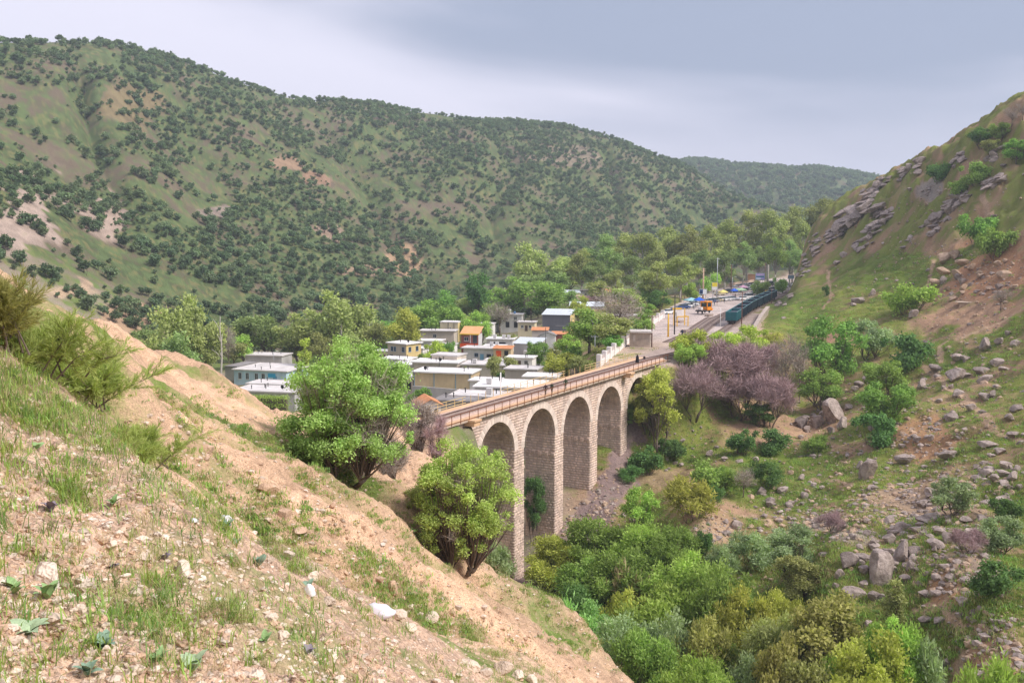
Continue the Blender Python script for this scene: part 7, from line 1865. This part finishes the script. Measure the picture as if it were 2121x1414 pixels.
for (px, py, w, h, lab) in [(560,1012,50,36,'smooth sandy boulder sitting on the eroded slope'),(590,1060,40,44,'sandy lump below the smooth boulder'),(622,1095,40,34,'sandy ledge block low on the eroded slope'),(812,1215,34,44,'square sandy block in the middle of the eroded slope'),(785,1200,30,24,'rounded sandy block left of the square one'),(430,925,44,30,'sandy lump under the grassy lip'),(950,1255,24,16,'pale stone low on the eroded slope'),(690,1045,20,14,'small stone on the bare orange slope'),(750,1145,14,12,'pale chip on the bare orange slope'),(910,1290,16,12,'pale chip near the slope foot'),(1070,1280,14,12,'white stone at the slope edge')]:
    near_stone(px, py, w, h, lab, M_rockp if 'pale' in lab or 'white' in lab else M_clod, rmin=22)

# broad-leaved weeds: every leaf a part
def leaf_mesh(seed, wav=.1):
    g = np.random.default_rng(seed); m = MB(); K = 6
    for i in range(K + 1):
        f = i / K; w = .30 * math.sin(math.pi * min(1, f * .93 + .07)) ** .8 * (1 - .25 * f); z = .25 * math.sin(f * 2.2) - .12 * f * f
        m.v += [(f, -w, z + .07 * w * 4 * .5 + g.normal() * .012), (f, 0, z - .02), (f, w, z + .07 * w * 4 * .5 + g.normal() * .012)]
    for i in range(K):
        for j in range(2): m.f.append((i*3+j, i*3+j+1, (i+1)*3+j+1, (i+1)*3+j))
    return m.mesh('leaf', True)
def weed_mat(n, c): return mat('weed_' + n, c, rough=.55, var=.22, vscale=9, spec=.35)
WM = dict(bluegreen=weed_mat('bluegreen', (.21, .31, .215)), purple=weed_mat('purple', (.24, .20, .235)), green=weed_mat('green', (.25, .38, .15)), pale=weed_mat('pale', (.34, .44, .26)))
LF = {k: [leaf_mesh(961 + i) for i in range(3)] for k in WM}
for k in WM:
    for m in LF[k]: m.materials.append(WM[k])
def weed(px, py, spx, n, kind, label):
    b = on(px, py, 2.6); r = math.hypot(b[0], b[1]); s = spx * r / FPX
    t = thing('broadleaf_weed', label, 'weed', b, 0, 'broad-leaved weeds on the near bank'); g = np.random.default_rng(int(px * 7 + py))
    for k in range(n):
        a = 6.28 * k / n + g.uniform(-.4, .4); o = put('leaf', LF[kind][k % 3], t, loc=(0, 0, .005)); L = s * .5 * g.uniform(.65, 1.15); o.scale = (L, L, L); o.rotation_euler = (g.uniform(-.25, .25), -g.uniform(.15, .95), a)
for a in [(105,1060,60,5,'purple','purple-grey broad-leaved weed on bare earth'),(235,1045,46,6,'green','green weed at the foot of the bank crest'),(465,1100,60,8,'bluegreen','blue-green weed with pale scrap on the bank crest'),(490,1130,44,6,'bluegreen','blue-green weed below the pale scrap'),(535,1172,60,8,'bluegreen','spreading blue-green weed on the bank crest'),(640,1215,46,5,'bluegreen','upright blue-green weed right of the spreading one'),
          (235,1180,46,6,'purple','small purple weed in the middle of the near bank'),(60,1315,90,8,'pale','pale green rosette weed at the lower left'),(100,1240,80,7,'green','leafy green weed at the left edge'),(215,1345,80,9,'bluegreen','lobed weed near the lower left'),(400,1390,90,10,'pale','leafy pale weed at the bottom edge'),(180,1400,70,7,'bluegreen','grey-green weed in the lower left corner'),
          (340,1160,50,6,'purple','purple-green weed right of the cream stone'),(75,930,40,6,'green','dark green weed with long leaves near the tamarisk'),(550,1330,50,6,'green','dark green weed among grass at lower middle'),(640,1355,46,5,'purple','purple weed among grass at lower middle'),(30,1230,70,7,'green','green weed clump at the left edge'),(330,1370,60,7,'green','green weed left of the bottom rosette')]: weed(*a)

# litter
def litter(px, py, wpx, hpx, label, c, rmin=2.6, seed=0):
    x, y, z = on(px, py, rmin); r = math.hypot(x, y); w = wpx * r / FPX / 2; h = hpx * r / FPX / 2
    bm = bmesh.new(); bmesh.ops.create_icosphere(bm, subdivisions=3, radius=1.0); g = np.random.default_rng(seed + 3)
    off = g.normal(size=(14, 3)); 
    for v in bm.verts:
        p = np.array(v.co); k = sum(math.sin(float(o_ @ p) * 4 + i) for i, o_ in enumerate(off)) / 14; v.co = v.co * (1 + .55 * k); v.co.z = max(v.co.z, -.45)
    me = bpy.data.meshes.new('plastic_bag'); bm.to_mesh(me); bm.free(); me.polygons.foreach_set('use_smooth', [True] * len(me.polygons))
    o = put('plastic_bag', me, None, mat('plastic_' + label.split()[0], c, rough=.3, spec=.5, var=.12, vscale=30), loc=(x, y, z + h * .35), rotz=-.4, scale=(w, w * .7, h)); tag(o, label, 'litter')
litter(786, 1273, 66, 36, 'white crumpled plastic bag lying on the near bank', (.80, .78, .84)); litter(642, 1232, 24, 34, 'small white plastic scrap beside the blue-green weed', (.82, .82, .82), seed=1); litter(466, 1083, 30, 26, 'white paper scrap caught on the blue-green weed', (.84, .84, .86), seed=2); litter(455, 1245, 26, 14, 'little white wrapper in the dry grass', (.82, .82, .82), seed=4); litter(400, 1080, 22, 10, 'pale wrapper on the bank crest', (.8, .78, .8), seed=5)
# ------------------------------------------------------------------ the air
hm = bpy.data.materials.new('valley_haze'); hm.use_nodes = True; t = hm.node_tree; t.nodes.clear()
ho = N(t, 'ShaderNodeOutputMaterial'); pv = N(t, 'ShaderNodeVolumePrincipled')
pv.inputs['Color'].default_value = (.78, .87, 1.0, 1); pv.inputs['Density'].default_value = .00022; pv.inputs['Anisotropy'].default_value = .2
t.links.new(pv.outputs[0], ho.inputs['Volume'])
hb = MB().box(-3300, 3300, -80, 3300, float(GZ.min()) - 1.5, max(225.0, float(GZ.max()) + 14)).build('haze', hm)
tag(hb, 'thin bluish haze filling the valley', 'haze', None, 'stuff')
# ------------------------------------------------------------------ things alike in look are told apart by their order
ORD = ['first', 'second', 'third', 'fourth', 'fifth', 'sixth', 'seventh', 'eighth', 'ninth', 'tenth'] + [f'{n}th' for n in range(11, 21)] + ['21st', '22nd', '23rd'] + [f'{n}th' for n in range(24, 31)] + ['31st', '32nd', '33rd'] + [f'{n}th' for n in range(34, 70)]
same = {}
for o in scene.objects:
    if o.parent is None and 'label' in o and o.get('category') and o['category'] != 'woodland' and not o['label'].startswith('small round dusky'): same.setdefault(o['label'], []).append(o)
for lab, obs in same.items():
    if len(obs) < 2 or len(obs) > 69: continue
    obs.sort(key=lambda o: o.location.x / max(o.location.y, .1))
    for k, o in enumerate(obs): o['label'] = f'{lab}, {ORD[k]} from left'
